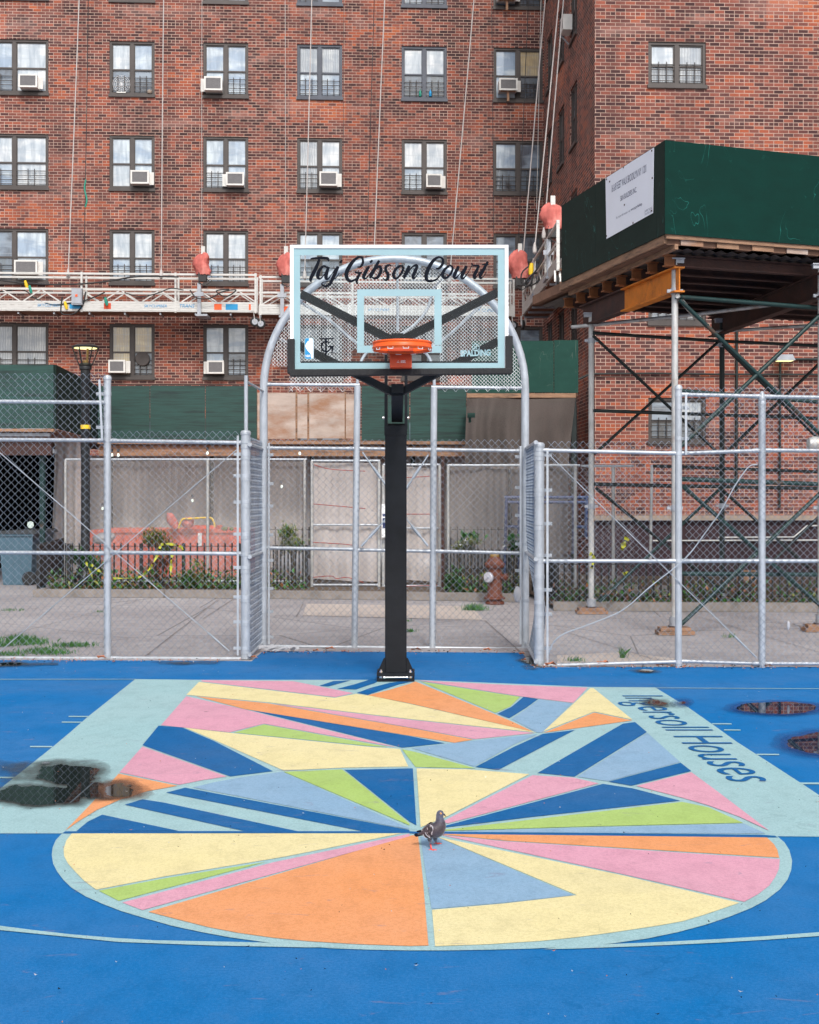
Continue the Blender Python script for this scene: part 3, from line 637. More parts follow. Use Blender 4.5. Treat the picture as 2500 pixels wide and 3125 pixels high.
wgb = thing('brick_building', 'projecting brick wing of the apartment block behind the scaffold on the right', 'building', corner)
PITCH, HW, TOP1 = 2.4925, 1.448, 13.80
cols = [(main.t(-62), main.t(148)), (main.t(334), main.t(472)), (main.t(620), main.t(758)), (main.t(907), main.t(1045)), (main.t(1226), main.t(1364)), (main.t(1506), main.t(1657))]
rows = [(TOP1 - k * PITCH - HW, TOP1 - k * PITCH) for k in range(-2, 5)]
holes = [(a, b, c, d) for (a, b) in cols for (c, d) in rows]
wall_mesh(main.o, main.u, main.n, main.t(-700), ti, 0, 22, holes).build('wall', 'brick', bld)
pk = {  # (row, col): panes (left low, left high, right low, right high), guards
 (-1, 1): ((4, 1, 4, 1), (1, 1)), (-1, 2): ((1, 0, 1, 0), (0, 0)), (-1, 3): ((4, 1, 4, 1), (1, 0)), (-1, 4): ((0, 0, 4, 1), (1, 1)), (-1, 5): ((4, 2, 5, 4), (0, 1)), (-1, 0): ((1, 1, 1, 1), (1, 1)),
 (0, 0): ((4, 1, 0, 0), (1, 0)), (0, 1): ((4, 0, 4, 1), (1, 1)), (0, 2): ((1, 1, 1, 1), (0, 1)), (0, 3): ((1, 2, 1, 2), (1, 1)), (0, 4): ((5, 0, 5, 0), (1, 1)), (0, 5): ((1, 1, 5, 3), (0, 1)),
 (1, 0): ((1, 0, 0, 0), (1, 1)), (1, 1): ((0, 1, 1, 1), (0, 0)), (1, 2): ((0, 1, 1, 1), (1, 0)), (1, 3): ((2, 2, 0, 0), (1, 0)), (1, 4): ((1, 0, 0, 0), (1, 0)), (1, 5): ((5, 1, 5, 4), (1, 1)),
 (2, 0): ((5, 4, 0, 1), (1, 0)), (2, 1): ((1, 0, 1, 0), (1, 1)), (2, 2): ((1, 0, 2, 0), (1, 1)), (2, 3): ((4, 1, 4, 1), (1, 1)), (2, 4): ((4, 4, 5, 4), (1, 1)), (2, 5): ((4, 4, 5, 5), (1, 1)),
 (3, 0): ((2, 2, 2, 2), (1, 1)), (3, 1): ((3, 3, 5, 3), (0, 1)), (3, 2): ((1, 1, 4, 1), (0, 1))}
for r in range(-2, 5):
  for cidx in range(6):
    pn, gd = pk.get((r, cidx), ((5, 4, 5, 4), (0, 0)))
    a, b = cols[cidx]; c, d = rows[r + 2]
    window(bld, main.o, main.u, main.n, a, b, c, d, pn, 'frame_blue' if cidx in (3, 4) and r <= 0 else 'frame', gd, split=.47)
# wing front
wt0, wt1 = wing.t(1979), wing.t(2155); wrows = [(10.44 - k * 2.518, 11.40 - k * 2.518) for k in range(-1, 4)]
wh = [(wt0, wt1, c, d) for c, d in wrows]
wall_mesh(wing.o, wing.u, wing.n, tw, wing.t(3600), 1.35, 22, wh, uoff=.3).build('wall', 'brick_wing', wgb)
for i, (c, d) in enumerate(wrows):
    window(wgb, wing.o, wing.u, wing.n, wt0, wt1, c, d, [(2, 0, 2, 1), (2, 0, 2, 2), (2, 0, 2, 2), (2, 2, 2, 2), (5, 4, 5, 2)][i], 'frame', (1, 1), split=.45)
mb = MB(); R_ = Matrix((wing.u, -wing.n, Vector((0, 0, 1)))).transposed()
L = wing.t(3600) - tw
mb.box(wing.at(tw + L / 2, 1.30, .02), (L + .1, .2, .10), 0, R_); mb.build('stone_band', 'stone', wgb)
mb = MB(); mb.box(wing.at(tw + L / 2, .62, -.10), (L, .2, 1.24), 0, R_); mb.build('base_course', 'brick_base', wgb)
# side wall between the wing corner and the main facade
su = (corner - inner); SL = su.length; su.normalize(); sn = Vector((su.y, -su.x, 0))
if sn.x > 0: sn = -sn
side = Plane(inner.x, inner.y, math.degrees(math.atan2(su.y, su.x)))
side.n = sn
sh = []
for (pa, pb) in ((1742, 1760), (1707, 1718), (1672, 1683)):
    ta, tb = side.t(pa), side.t(pb); ta, tb = min(ta, tb), max(ta, tb)
    mid = (ta + tb) / 2; ta, tb = mid - .5, mid + .5
    for (c, d) in rows: sh.append((max(ta, .15), tb, c, d))
wall_mesh(inner, su, sn, 0, SL, 0, 22, sh).build('wall', 'brick_wing', wgb)
for i, (a, b, c, d) in enumerate(sh): window(wgb, inner, su, sn, a, b, c, d, (4, 4, 1, 2) if i % 2 else (5, 2, 4, 1), 'frame', (1, 0))
mb = MB(); mb.box(main.at((main.t(-700) + ti) / 2, 1.3, .03), (ti - main.t(-700), .1, .1), 0, Matrix((main.u, -main.n, Vector((0, 0, 1)))).transposed()); mb.build('stone_band', 'stone', bld)
# ---------------------------------------------------------------- air conditioners
def ac(pl, px0, px1, py0, py1, label, arm=None, pa=None):
    t0, t1 = pl.t(px0), pl.t(px1); z1 = pl.hit((px0 + px1) / 2, py0).z; z0 = pl.hit((px0 + px1) / 2, py1).z
    w, h = t1 - t0, z1 - z0; base = pl.at((t0 + t1) / 2, z0, .15)
    ang = math.atan2(pl.u.y, pl.u.x)
    r = thing('air_conditioner', label, 'air conditioner', base, ang, 'air conditioners in the apartment windows')
    mb = MB(); mb.bbox((-w / 2, -.16, 0), (w / 2, .24, h)); mb.bbox((-w / 2 - .012, -.172, -.012), (w / 2 + .012, -.15, .03)); mb.bbox((-w / 2 - .012, -.172, h - .03), (w / 2 + .012, -.15, h + .012))
    mb.bbox((-w / 2 - .012, -.1715, .03), (-w / 2 + .03, -.15, h - .03)); mb.bbox((w / 2 - .03, -.1715, .03), (w / 2 + .012, -.15, h - .03))
    mb.build('casing', 'ac', r, False)
    g = MB(); nsl = 12
    for k in range(nsl): z = .04 + (h - .08) * k / (nsl - 1); g.bbox((-w / 2 + .03, -.166, z - .006), (w / 2 - .03, -.161, z + .006))
    g.bbox((-w / 2 + .03, -.1615, .03), (w / 2 - .03, -.1605, h - .03)); g.build('grille', 'grille', r, False)
    f = MB(); f.bbox((w / 2, .02, 0), (w / 2 + .12, .04, h)) if arm != 'l' else f.bbox((-w / 2 - .12, .02, 0), (-w / 2, .04, h)); f.build('side_filler', 'ac', r, False)
    if arm == 'd':
        a = MB(); a.bbox((-.03, -.1, -.28), (.03, -.06, 0)); a.bbox((-.2, -.13, -.035), (.2, -.05, 0)); a.build('support_bracket', 'lumber', r, False)
ac(main, 66, 120, 238, 275, 'air conditioner in the wide left window, second row of windows from the top edge')
ac(main, 628, 680, 245, 284, 'air conditioner at lower left of the third window, directly below the top edge windows', 'l')
ac(main, 1521, 1574, 250, 284, 'air conditioner on a wooden bracket in the window by the inner corner', 'd')
ac(main, 405, 458, 529, 567, 'air conditioner below the bluish curtain window, second window column from the left')
ac(main, 694, 746, 535, 572, 'air conditioner at lower right of a window above the red covered hoist', 'l')
ac(main, 977, 1029, 533, 573, 'air conditioner in the window above the left half of the backboard')
ac(main, 1300, 1345, 540, 577, 'air conditioner in the window above the right half of the backboard')
ac(main, 53, 120, 801, 842, 'wide air conditioner in the left window just above the hanging platform rail')
ac(main, 338, 386, 1103, 1139, 'air conditioner in the beige curtained window right of the street lamp', None)
ac(main, 637, 685, 1105, 1142, 'air conditioner in the window above the green hoarding left of the arch', 'l')
ac(main, 1516, 1572, -25, 8, 'air conditioner on orange brackets cut by the top edge of the picture', 'd')
t_ = side.t(1742)
r = thing('air_conditioner', 'white air conditioner sticking out of the narrow side wall near the top', 'air conditioner', side.at(t_, side.hit(1742, 100).z, .1), math.atan2(su.y, su.x), 'air conditioners in the apartment windows')
mb = MB(); mb.bbox((-.24, -.12, 0), (.24, .1, .36)); mb.build('casing', 'ac', r, False)
mb = MB(); mb.bbox((-.2, -.126, .05), (.2, -.12, .31)); mb.build('grille', 'grille', r, False)
for s_ in (0,):
    mb = MB(); mb.bar((-.2, -.1, 0), (-.2, .1, -.22), .03, .03); mb.build('support_bracket', 'alu_dk', r, False)
# fan and bottles in windows
t0 = main.t(370); zf = main.hit(370, 283).z
r = thing('window_fan', 'round wire fan standing in the top left window opening', 'fan', main.at(t0, zf, -.03), radians(3))
mb = MB()
for k in range(1, 6): mb.tube([(cos(t) * .045 * k, 0, .24 + sin(t) * .045 * k) for t in [2 * pi * i / 24 for i in range(24)]], .004, 4, closed=True)
for k in range(16): a = 2 * pi * k / 16; mb.tube([(0, 0, .24), (cos(a) * .225, 0, .24 + sin(a) * .225)], .003, 4)
mb.build('fan_guard', 'white', r, False); mb = MB(); mb.bbox((-.12, -.03, 0), (.12, .05, .03)); mb.build('base', 'ac', r, False)
t0 = main.t(445 + 12); mb = MB(); mb.lathe([(.04, 0), (.06, .02), (.065, .07), (.04, .1)], main.at(t0, main.hit(457, 287).z, .03), 12)
solo(mb, 'flower_pot', 'stone', 'small pale pot on the outer sill of the top left window', 'pot', main.at(t0, main.hit(457, 287).z, .03))
t0 = main.t(453); r = thing('window_fan', 'dark round fan in the beige curtained window above the green boards', 'fan', main.at(main.t(435), main.hit(435, 1118).z, -.035), radians(3))
mb = MB(); mb.lathe([(.02, 0), (.17, 0), (.19, .02), (.19, .05), (.17, .06)], (0, 0, .2), 28, axis='Y'); mb.build('fan_body', 'guard', r, False)
for k, (px, m_, lb) in enumerate(((1283, 'tplastic', 'turquoise bottle on the sill inside the fifth window'), (1314, 'nbablue', 'blue bottle on the sill inside the fifth window, right of the turquoise one'))):
    b0 = main.at(main.t(px), main.hit(px, 293).z, -.04)
    mb = MB(); mb.lathe([(.03, 0), (.035, .01), (.035, .12), (.012, .16), (.012, .19)], b0, 12); solo(mb, 'bottle', m_, lb, 'bottle', b0)
# ================================================================ HANGING PLATFORMS
def platform(name, label, A0, A1, zb, wheels=(1, 1), words=(), patches=()):
    """A0 -> A1: front bottom edge from left to right as seen from the front"""
    A0 = Vector((A0[0], A0[1], 0)); A1 = Vector((A1[0], A1[1], 0)); L = (A1 - A0).length; ang = math.atan2(A1.y - A0.y, A1.x - A0.x)
    r = thing(name, label, 'hanging scaffold', (A0.x, A0.y, zb), ang, 'suspended work platforms on the brick walls')
    for y, sd in ((0, 'f'), (.66, 'b')):
        m = MB(); m.bbox((0, y, .04), (L, y + .05, .30))
        for k in range(4): m.bbox((0.01, y - .006, .07 + k * .06), (L - .01, y, .095 + k * .06))
        m.build('toe_beam', 'alu', r, False)
        m = MB(); m.bbox((0, y, .58), (L, y + .045, .63)); m.build('mid_rail', 'alu', r, False)
        m = MB(); m.bbox((0, y, .98), (L, y + .045, 1.03)); m.build('top_rail', 'alu', r, False)
        m = MB(); n = max(2, int(L / 1.0)); st = L / n
        for k in range(n):
            x = k * st + .08
            m.bar((x, y + .02, .30), (x + st * .42, y + .02, .58), .02, .03); m.bar((x + st * .47, y + .02, .58), (x + st * .9, y + .02, .30), .02, .03)
        m.build('truss_diagonals', 'alu', r, False)
        for x in [0.02, L - .06] + [L * q for q in ((.5,) if L < 4 else (.36, .70))]:
            m = MB(); m.bbox((x, y - .008, .02), (x + .05, y + .058, 1.05)); m.build('stanchion', 'alu', r, False)
    m = MB(); m.bbox((0, .05, .02), (L, .66, .06)); m.build('deck', 'deckply', r, False)
    for k in range(int(L / .9) + 1): m = MB(); x = min(L - .04, k * .9 + .02); m.bbox((x, .05, -.03), (x + .04, .66, .0195)); m.build('cross_bearer', 'alu_dk', r, False)
    for e, x in ((0, .05), (1, L - .05)):
        if wheels[e]:
            m = MB(); m.lathe([(.03, -.03), (.10, -.03), (.125, -.012), (.125, .012), (.10, .03), (.03, .03)], (x, .02, -.2), 20, axis='Y'); w = m.build('caster_wheel', 'tire', r, False)
            m = MB(); m.lathe([(.02, -.034), (.075, -.034), (.075, .034), (.02, .034)], (x, .02, -.2), 16, axis='Y'); m.build('hub', 'alu_dk', w, False)
            m = MB(); m.bar((x, -.03, -.2), (x - .03, -.03, .03), .012, .04); m.bar((x, .07, -.2), (x - .03, .07, .03), .012, .04); m.build('caster_fork', 'alu', w, False)
    for (x, w, col, txt) in patches:
        m = MB(); m.bbox((x, -.0095, .10), (x + w, -.0065, .25)); pt = m.build('sticker', col, r, False)
    for (x, w, txt) in words:
        q = Matrix.Translation((A0.x, A0.y, zb)) @ Matrix.Rotation(ang, 4, 'Z')
        text_obj(txt, 'lettering', 'nbablue', q @ wallframe((x, -.0105, .15), (1, 0, 0)), r, width=w, shear=.2)
    return r
fy = lambda px: (px - CX) / F
pf = Plane(main.o.x, main.o.y - 1.15, 3.0)
a0, a1, a2, a3 = pf.hit(-60, 959), pf.hit(784, 959), pf.hit(790, 962), pf.hit(1572, 968)
zb = P(0, 958, a1.y).z
ppm = 1 / (a1.y / F)
Lx = lambda px, o: (pf.hit(px, 900) - o).length
platform('suspended_platform', 'long white metal work platform with blue lettering hanging across the left brick wall', a0, a1, zb, (0, 1),
         [(Lx(103, a0), .58, 'SKYCLIMBER'), (Lx(436, a0), .58, 'SKYCLIMBER'), (Lx(545, a0), .38, 'TRANS')],
         [(Lx(205, a0), .32, 'nbablue', ''), (Lx(312, a0), .18, 'rim_dark', ''), (Lx(651, a0), .19, 'rim', ''), (Lx(686, a0), .31, 'nbablue', ''), (Lx(757, a0), .05, 'rim', '')])
platform('suspended_platform', 'work platform hanging behind the backboard, mostly seen through the glass', a2, a3, P(0, 964, a2.y).z, (1, 1),
         [(Lx(1118, a2), .54, 'SKY CLIMBER'), (Lx(1440, a2), .66, 'SKY CLIMBER')], [(Lx(811, a2), .2, 'rim', '')])
near = P(1700, 828, 27.9); far = Vector((near.x - .12, 35.0, near.z))
off = .05
platform('suspended_platform', 'work platform seen end-on from below along the side wall beside the green shed', (far.x, far.y), (near.x, near.y), near.z, (1, 1), [(2.0, .7, 'SKY CLIMBER')], [])
# hoists with red covers
def hoist(px, ytop, ybot, Z, label, w=.42, cover=True, stirrup=True):
    b = P(px, ybot, Z); t = P(px, ytop, Z); h = t.z - b.z
    r = thing('covered_hoist', label, 'hoist', (b.x, b.y, b.z), 0, 'hoists of the hanging platforms')
    random.seed(int(px)); m = MB(); n = 26; rings = 16; ph = random.uniform(0, 6)
    for j in range(rings + 1):
        f = j / rings; rad = w / 2 * (.80 + .24 * sin(pi * f * .9 + .2)) * (1 if f < .72 else sqrt(max(.02, 1 - ((f - .72) / .29) ** 2)))
        for k in range(n):
            t_ = 2 * pi * k / n; rr = rad * (1 + .10 * sin(2 * t_ + ph + f * 2.2) + .07 * sin(5 * t_ - f * 6 + ph) + .05 * sin(9 * t_ + f * 11) + random.uniform(-.05, .05))
            m.v.append(Vector((cos(t_) * rr + (.10 * sin(f * 3.4 + ph) + .04 * sin(f * 9)) * w, sin(t_) * rr * .7, h * f * (1 + .05 * sin(2 * t_ + ph)) + random.uniform(-.015, .015))))
    for j in range(rings):
        for k in range(n): k2 = (k + 1) % n; m.face((j * n + k, j * n + k2, (j + 1) * n + k2, (j + 1) * n + k), 0, True)
    m.face([rings * n + k for k in range(n)]); m.build('cloth_cover', 'red_cloth', r, False)
    m = MB(); m.bbox((-.04, -.04, h * .9), (.06, .04, h + .17)); m.build('limit_switch_box', 'alu', r, False)
    m = MB(); m.bbox((-.10, -.1, -.18), (.10, .1, .05)); m.tube([(.1, 0, -.1), (.2, -.05, -.2), (.05, -.1, -.3), (-.1, -.1, -.2)], .014, 6); m.build('motor', 'cable', r, False)
    if stirrup:
        m = MB(); m.bbox((-.13, -.07, -1.03), (-.04, .0, -.22)); m.bbox((-.2, -.09, -.56), (.03, -.07, -.46)); m.bbox((-.16, -.16, -1.08), (.14, .5, -1.03)); m.build('stirrup', 'alu_dk', r, False)
    return r
Zp = a1.y - .12
hoist(619, 772, 838, Zp, 'red cloth covered hoist standing on the platform in front of the third window column')
hoist(872, 772, 842, Zp, 'red cloth covered hoist half hidden behind the left edge of the backboard', .40)
hoist(1586, 765, 850, 33.6, 'red cloth covered hoist just right of the backboard, low on the side platform', .48, stirrup=False)
hoist(1686, 622, 700, 29.5, 'large pink cloth covered hoist at the near end of the side platform', .44, stirrup=True)
# electric boxes, plugs and cables of the platforms
def cablething(pts, r, m, label, name='cable', cat='cable', group=None, n=6):
    mb = MB(); q = spline([tuple(p) for p in pts], 8); mb.tube(q, r, n); o = mb.build(name, m); origin_to(o, pts[-1]); return tagit(o, label, cat, group)
ZC = Zp - .15
b = P(238, 932, ZC); r = thing('control_box', 'grey electric control box on the front of the long hanging platform', 'control box', b)
mb = MB(); mb.bbox((-.13, -.15, 0), (.13, 0, .42)); mb.bbox((-.11, -.165, .03), (.11, -.15, .39)); mb.build('housing', 'alu_dk', r, False)
mb = MB(); mb.bbox((-.03, -.175, .2), (.03, -.165, .26)); mb.build('switch', 'rim', r, False)
for px, py, m_, lb in ((204, 944, 'yplastic', 'yellow plug hanging below the grey control box'), (83, 880, 'yplastic', 'yellow plug dangling at the left end of the long platform'), (96, 895, 'tplastic', 'teal plug under the yellow one at the left end of the long platform'), (327, 932, 'tplastic', 'teal plug lying on the toe beam of the long platform')):
    b = P(px, py, ZC); mb = MB(); mb.tube([b, b + Vector((-.02, -.01, .09)), b + Vector((-.05, -.02, .2))], [.03, .045, .03], 8); solo(mb, 'cable_plug', m_, lb, 'plug', b)
cablething([P(x, y, ZC) for x, y in ((0, 855), (60, 862), (150, 868), (250, 866), (330, 858), (400, 846), (460, 843), (545, 845))], .022, 'cable', 'black cable sagging behind the top rail of the long platform')
cablething([P(x, y, ZC) for x, y in ((0, 890), (70, 885), (110, 912), (160, 930), (210, 925), (265, 915), (320, 892))], .018, 'cable', 'black cable hanging in loops under the mid rail of the long platform, left part')
cablething([P(x, y, ZC) for x, y in ((190, 905), (186, 950), (200, 960), (230, 955), (252, 930), (262, 890))], .018, 'cable', 'black cable loop around the grey control box')
cablething([P(x, y, ZC) for x, y in ((580, 885), (600, 908), (640, 910), (680, 890), (720, 885), (690, 905), (660, 888), (700, 882))], .018, 'cable', 'curled black cable on the platform end left of the arch')
cablething([P(x, y, ZC) for x, y in ((380, 893), (430, 905), (480, 895), (520, 880), (560, 885))], .015, 'cable', 'thin black cable resting on the mid rail in the middle of the long platform')
cablething([P(x, y, 31.0) for x, y in ((1690, 640), (1672, 700), (1668, 760), (1640, 820), (1612, 850), (1600, 870), (1618, 868), (1628, 840))], .02, 'cable', 'black cable falling from the pink covered hoist')
cablething([P(x, y, 31.6) for x, y in ((1625, 805), (1595, 830), (1592, 860), (1612, 872), (1640, 860), (1650, 830), (1625, 838))], .02, 'cable', 'tangle of black cable beside the yellow plug on the side platform')
b = P(1620, 838, 31.2); mb = MB(); mb.tube([b, b + Vector((.01, 0, .13)), b + Vector((.02, 0, .26))], [.05, .06, .04], 8); solo(mb, 'cable_plug', 'yplastic', 'big yellow plug hanging from the side platform right of the backboard', 'plug', b)
# ropes
ropes = [(238, 208, 838, 'rope', .014, 'white rope falling between the first and second window columns'), (503, 492, 838, 'rope', .014, 'white rope falling just right of the second window column'),
         (948, 930, 840, 'rope', .014, 'white rope passing over the fourth window column'), (1178, 1139, 842, 'rope', .014, 'white rope falling left of the fifth window column'),
         (1443, 1372, 850, 'rope', .014, 'white rope falling between the fifth and sixth window columns'), (1668, 1594, 812, 'rope', .015, 'white rope ending at the lower red cover right of the backboard'),
         (1702, 1632, 760, 'rope', .015, 'middle one of the three white ropes beside the side wall'), (1724, 1660, 715, 'rope', .015, 'white rope nearest the side wall, ending at the pink cover'),
         (266, 256, 836, 'cable', .010, 'black line with a teal tag beside the leftmost white rope'), (1146, 1118, 842, 'cable', .009, 'black line left of the fifth window column'),
         (1497, 1508, 842, 'cable', .007, 'thin dark line left of the window by the inner corner'), (1617, 1580, 800, 'cable', .009, 'thin dark line crossing the window by the inner corner'),
         (867, 872, 780, 'alu', .006, 'thin steel line left of the fourth window column'), (620, 616, 770, 'alu', .006, 'thin steel line above the red covered hoist'), (1046, 1046, 760, 'cable', .005, 'hair-thin line at the right jamb of the fourth window column'),
         (1655, 1638, 640, 'alu', .008, 'thin steel line in the inner corner of the walls')]
for i, (xt, xb, yb, m_, rr, lb) in enumerate(ropes):
    Z = Zp if xt < 1460 else (33.6 if i in (5,) else (31.5 if i in (6, 7) else 34.5))
    k = (xt - xb) / yb; pb = P(xb, yb, Z); pt_ = P(xt + k * 900, -900, Z)
    mb = MB(); mid = (pb + pt_) / 2 + Vector((.03 * (-1) ** i, 0, 0)); mb.tube(spline([tuple(pb), tuple(mid), tuple(pt_)], 5), rr, 6)
    if m_ == 'rope': mb.lathe([(.01, -.12), (.045, -.08), (.05, 0), (.03, .1), (.01, .16)], pb, 8)
    o = mb.build('hanging_rope' if m_ == 'rope' else 'hanging_line', m_); origin_to(o, pb); tagit(o, lb, 'rope', 'ropes and lines hanging in front of the walls')
cablething([P(262, 548, Zp - .03), P(258, 575, Zp - .04), P(265, 610, Zp - .05), P(260, 632, Zp - .05)], .022, 'tplastic', 'teal strip tied to the black line near the left wall', 'marker_strip', 'marker')
# ================================================================ LEFT SIDEWALK SHED
YS = 31.0
zt = 4.25; zbm = 3.04
LS = thing('sidewalk_shed', 'long low sidewalk shed with faded green and bare plywood parapet along the brick building', 'sidewalk shed', P(560, YH, YS).xy.to_3d())
pp = Plane(P(300, 0, YS).x, YS, 2.0)
def panel(name, x0, x1, y0, y1, m, parent, pl=pp, th=.03, out=0.0):
    a = pl.hit(x0, (y0 + y1) / 2); b = pl.hit(x1, (y0 + y1) / 2); z1 = pl.hit((x0 + x1) / 2, y0).z; z0 = pl.hit((x0 + x1) / 2, y1).z
    mb = MB(); c = (a + b) / 2; c.z = (z0 + z1) / 2; R = Matrix((pl.u, -pl.n, Vector((0, 0, 1)))).transposed()
    mb.box(c + pl.n * out, ((b - a).length, th, z1 - z0), 0, R); return mb.build(name, m, parent)
for (x0, x1, y0, y1, m_) in ((297, 457, 1178, 1340, 'hoard_left'), (458.5, 626, 1177, 1341, 'hoard_left'), (627.5, 784, 1178, 1343, 'hoard_left'), (786, 902, 1200, 1338, 'ply'), (908, 938, 1203, 1338, 'ply'), (944, 1052, 1201, 1338, 'ply'), (1056, 1098, 1203, 1338, 'ply'),
                             (1104, 1250, 1178, 1344, 'hoard_left'), (1252, 1424, 1180, 1346, 'hoard_left'), (1426, 1600, 1180, 1346, 'hoard_left')):
    panel('hoarding_panel', x0, x1, y0, y1, m_, LS)
for x in (905, 941, 1054, 785): panel('stud', x - 4, x + 4, 1196, 1345, 'lumber', LS, out=-.05, th=.06)
panel('bottom_board', 300, 1700, 1347, 1356, 'lumber', LS, out=.05, th=.08)
panel('fascia_board', 300, 1700, 1360, 1392, 'lumber', LS, out=-.06, th=.05)
panel('cap_board', 340, 1420, 1172, 1176, 'rust', LS, out=-.02)
mb = MB(); a = pp.hit(-400, 1347); b = pp.hit(1750, 1347)
mb.prism([Vector((a.x, a.y, 2.98)), Vector((b.x, b.y, 2.98)), Vector((b.x, b.y + 4.6, 2.98)), Vector((a.x, a.y + 4.6, 2.98))], (0, 0, .06)); mb.build('deck', 'deckply', LS)
for px in (330, 640, 950, 1260, 1560):
    q = pp.hit(px, 1500); mb = MB(); mb.tube([(q.x, q.y + .3, 0), (q.x, q.y + .3, 2.97)], .05, 10); mb.build('post', 'sdark', LS)
for (px, py) in ((342, 1388), (361, 1388), (633, 1382), (915, 1383), (587, 1527), (313, 1551), (860, 1484), (1481, 1398)):
    b = P(px, py, 30.9 if py < 1450 else 33.0); k_ = P(px, py, 30.7 if py < 1450 else 31.6)
    r = thing('work_light', 'small glowing work light under the shed roof', 'work light', k_, 0, 'work lights under the long shed')
    mb = MB(); mb.lathe([(.015, .03), (.025, .02), (.030, -.015), (.023, -.035), (.008, -.045)], (0, 0, 0), 10); mb.build('glass_globe', 'glow_w', r, False)
    mb = MB(); mb.lathe([(.025, .06), (.03, .13)], (0, 0, 0), 8); mb.build('socket', 'cable', r, False)
# individually true labels for the lights
for o, lb in zip([o for o in S.objects if o.name.startswith('work_light')], ('leftmost work light under the green hoarding, next to its twin', 'work light right of its twin behind the left fence post', 'work light above the orange dumpster at the screen top', 'work light under the bare plywood boards',
        'round work light low behind the screen above the dumpster', 'small work light low behind the first fence post', 'work light low behind the pale screen right of the arch leg', 'work light under the brown curtain left of the hoop pole')): o['label'] = lb
# nearer block of the shed at the left
NB = thing('sidewalk_shed', 'near corner of green sidewalk shed with a dark passage below at the left edge', 'sidewalk shed', P(60, 1800, 26).xy.to_3d())
pn = Plane(P(0, 0, 26).x, 26.0, 0.0)
panel('hoarding_panel', -420, 152, 1113, 1307, 'hoard_left', NB, pn); panel('corner_post', 153, 165, 1113, 1308, 'hoard_left', NB, pn, th=.1)
q0 = P(165, 0, 26); q1 = P(300, 0, 31.2); pa = Plane(q0.x, 26.0, math.degrees(math.atan2(5.2, q1.x - q0.x)))
a = Vector((q0.x, 26.0, 0)); b = Vector((q1.x, 31.2, 0))
mb = MB(); mb.prism([a + Vector((0, .05, zbm)), b + Vector((0, -.02, zbm)), b + Vector((0, -.02, zt - .0)), a + Vector((0, .05, zt))], (.03, 0, 0)); mb.build('hoarding_panel', 'hoard_dk', NB)
mb = MB(); mb.prism([Vector((a.x, 26.1, 2.96)), Vector((b.x, 31.0, 2.96)), Vector((-14, 31.0, 2.96)), Vector((-14, 26.1, 2.96))], (0, 0, .07)); mb.build('deck', 'deckply', NB)
panel('edge_board', -420, 166, 1309, 1318, 'lumber', NB, pn, th=.1, out=.02)
panel('edge_board', -420, 150, 1321, 1331, 'alu_dk', NB, pn, th=.1, out=-.1)
panel('steel_beam', -420, 148, 1343, 1388, 'rust', NB, pn, th=.14, out=-.25)
for px, Z in ((130, 26.4), (-150, 26.4)):
    q = P(px, 0, Z); mb = MB(); mb.tube([(q.x, Z, 0), (q.x, Z, 2.6)], .06, 12); mb.build('post', 'sgreen', NB)
    mb = MB(); mb.bbox((q.x - .25, Z - .1, 2.58), (q.x + .25, Z + .1, 2.66)); mb.build('post_head', 'alu_dk', NB)
mb = MB(); mb.bbox((-16, 33.5, 0), (P(250, 0, 33).x, 33.6, 3)); mb.bbox((-16, 26.5, 0), (-15.9, 33.5, 3)); mb.build('shade_backing', 'passage_shade', NB)  # black sheets closing the passage, its deep shade put into their colour
b = P(93, 1600, 29); r = thing('work_light', 'work light glowing deep in the dark passage above the bin', 'work light', b, 0, 'work lights under the long shed')
mb = MB(); mb.lathe([(.02, .06), (.06, .04), (.07, -.03), (.045, -.07), (.01, -.085)], (0, 0, 0), 10); mb.build('glass_globe', 'glow_w', r, False)
mb = MB(); mb.lathe([(.025, .06), (.03, .13)], (0, 0, 0), 8); mb.build('socket', 'cable', r, False)
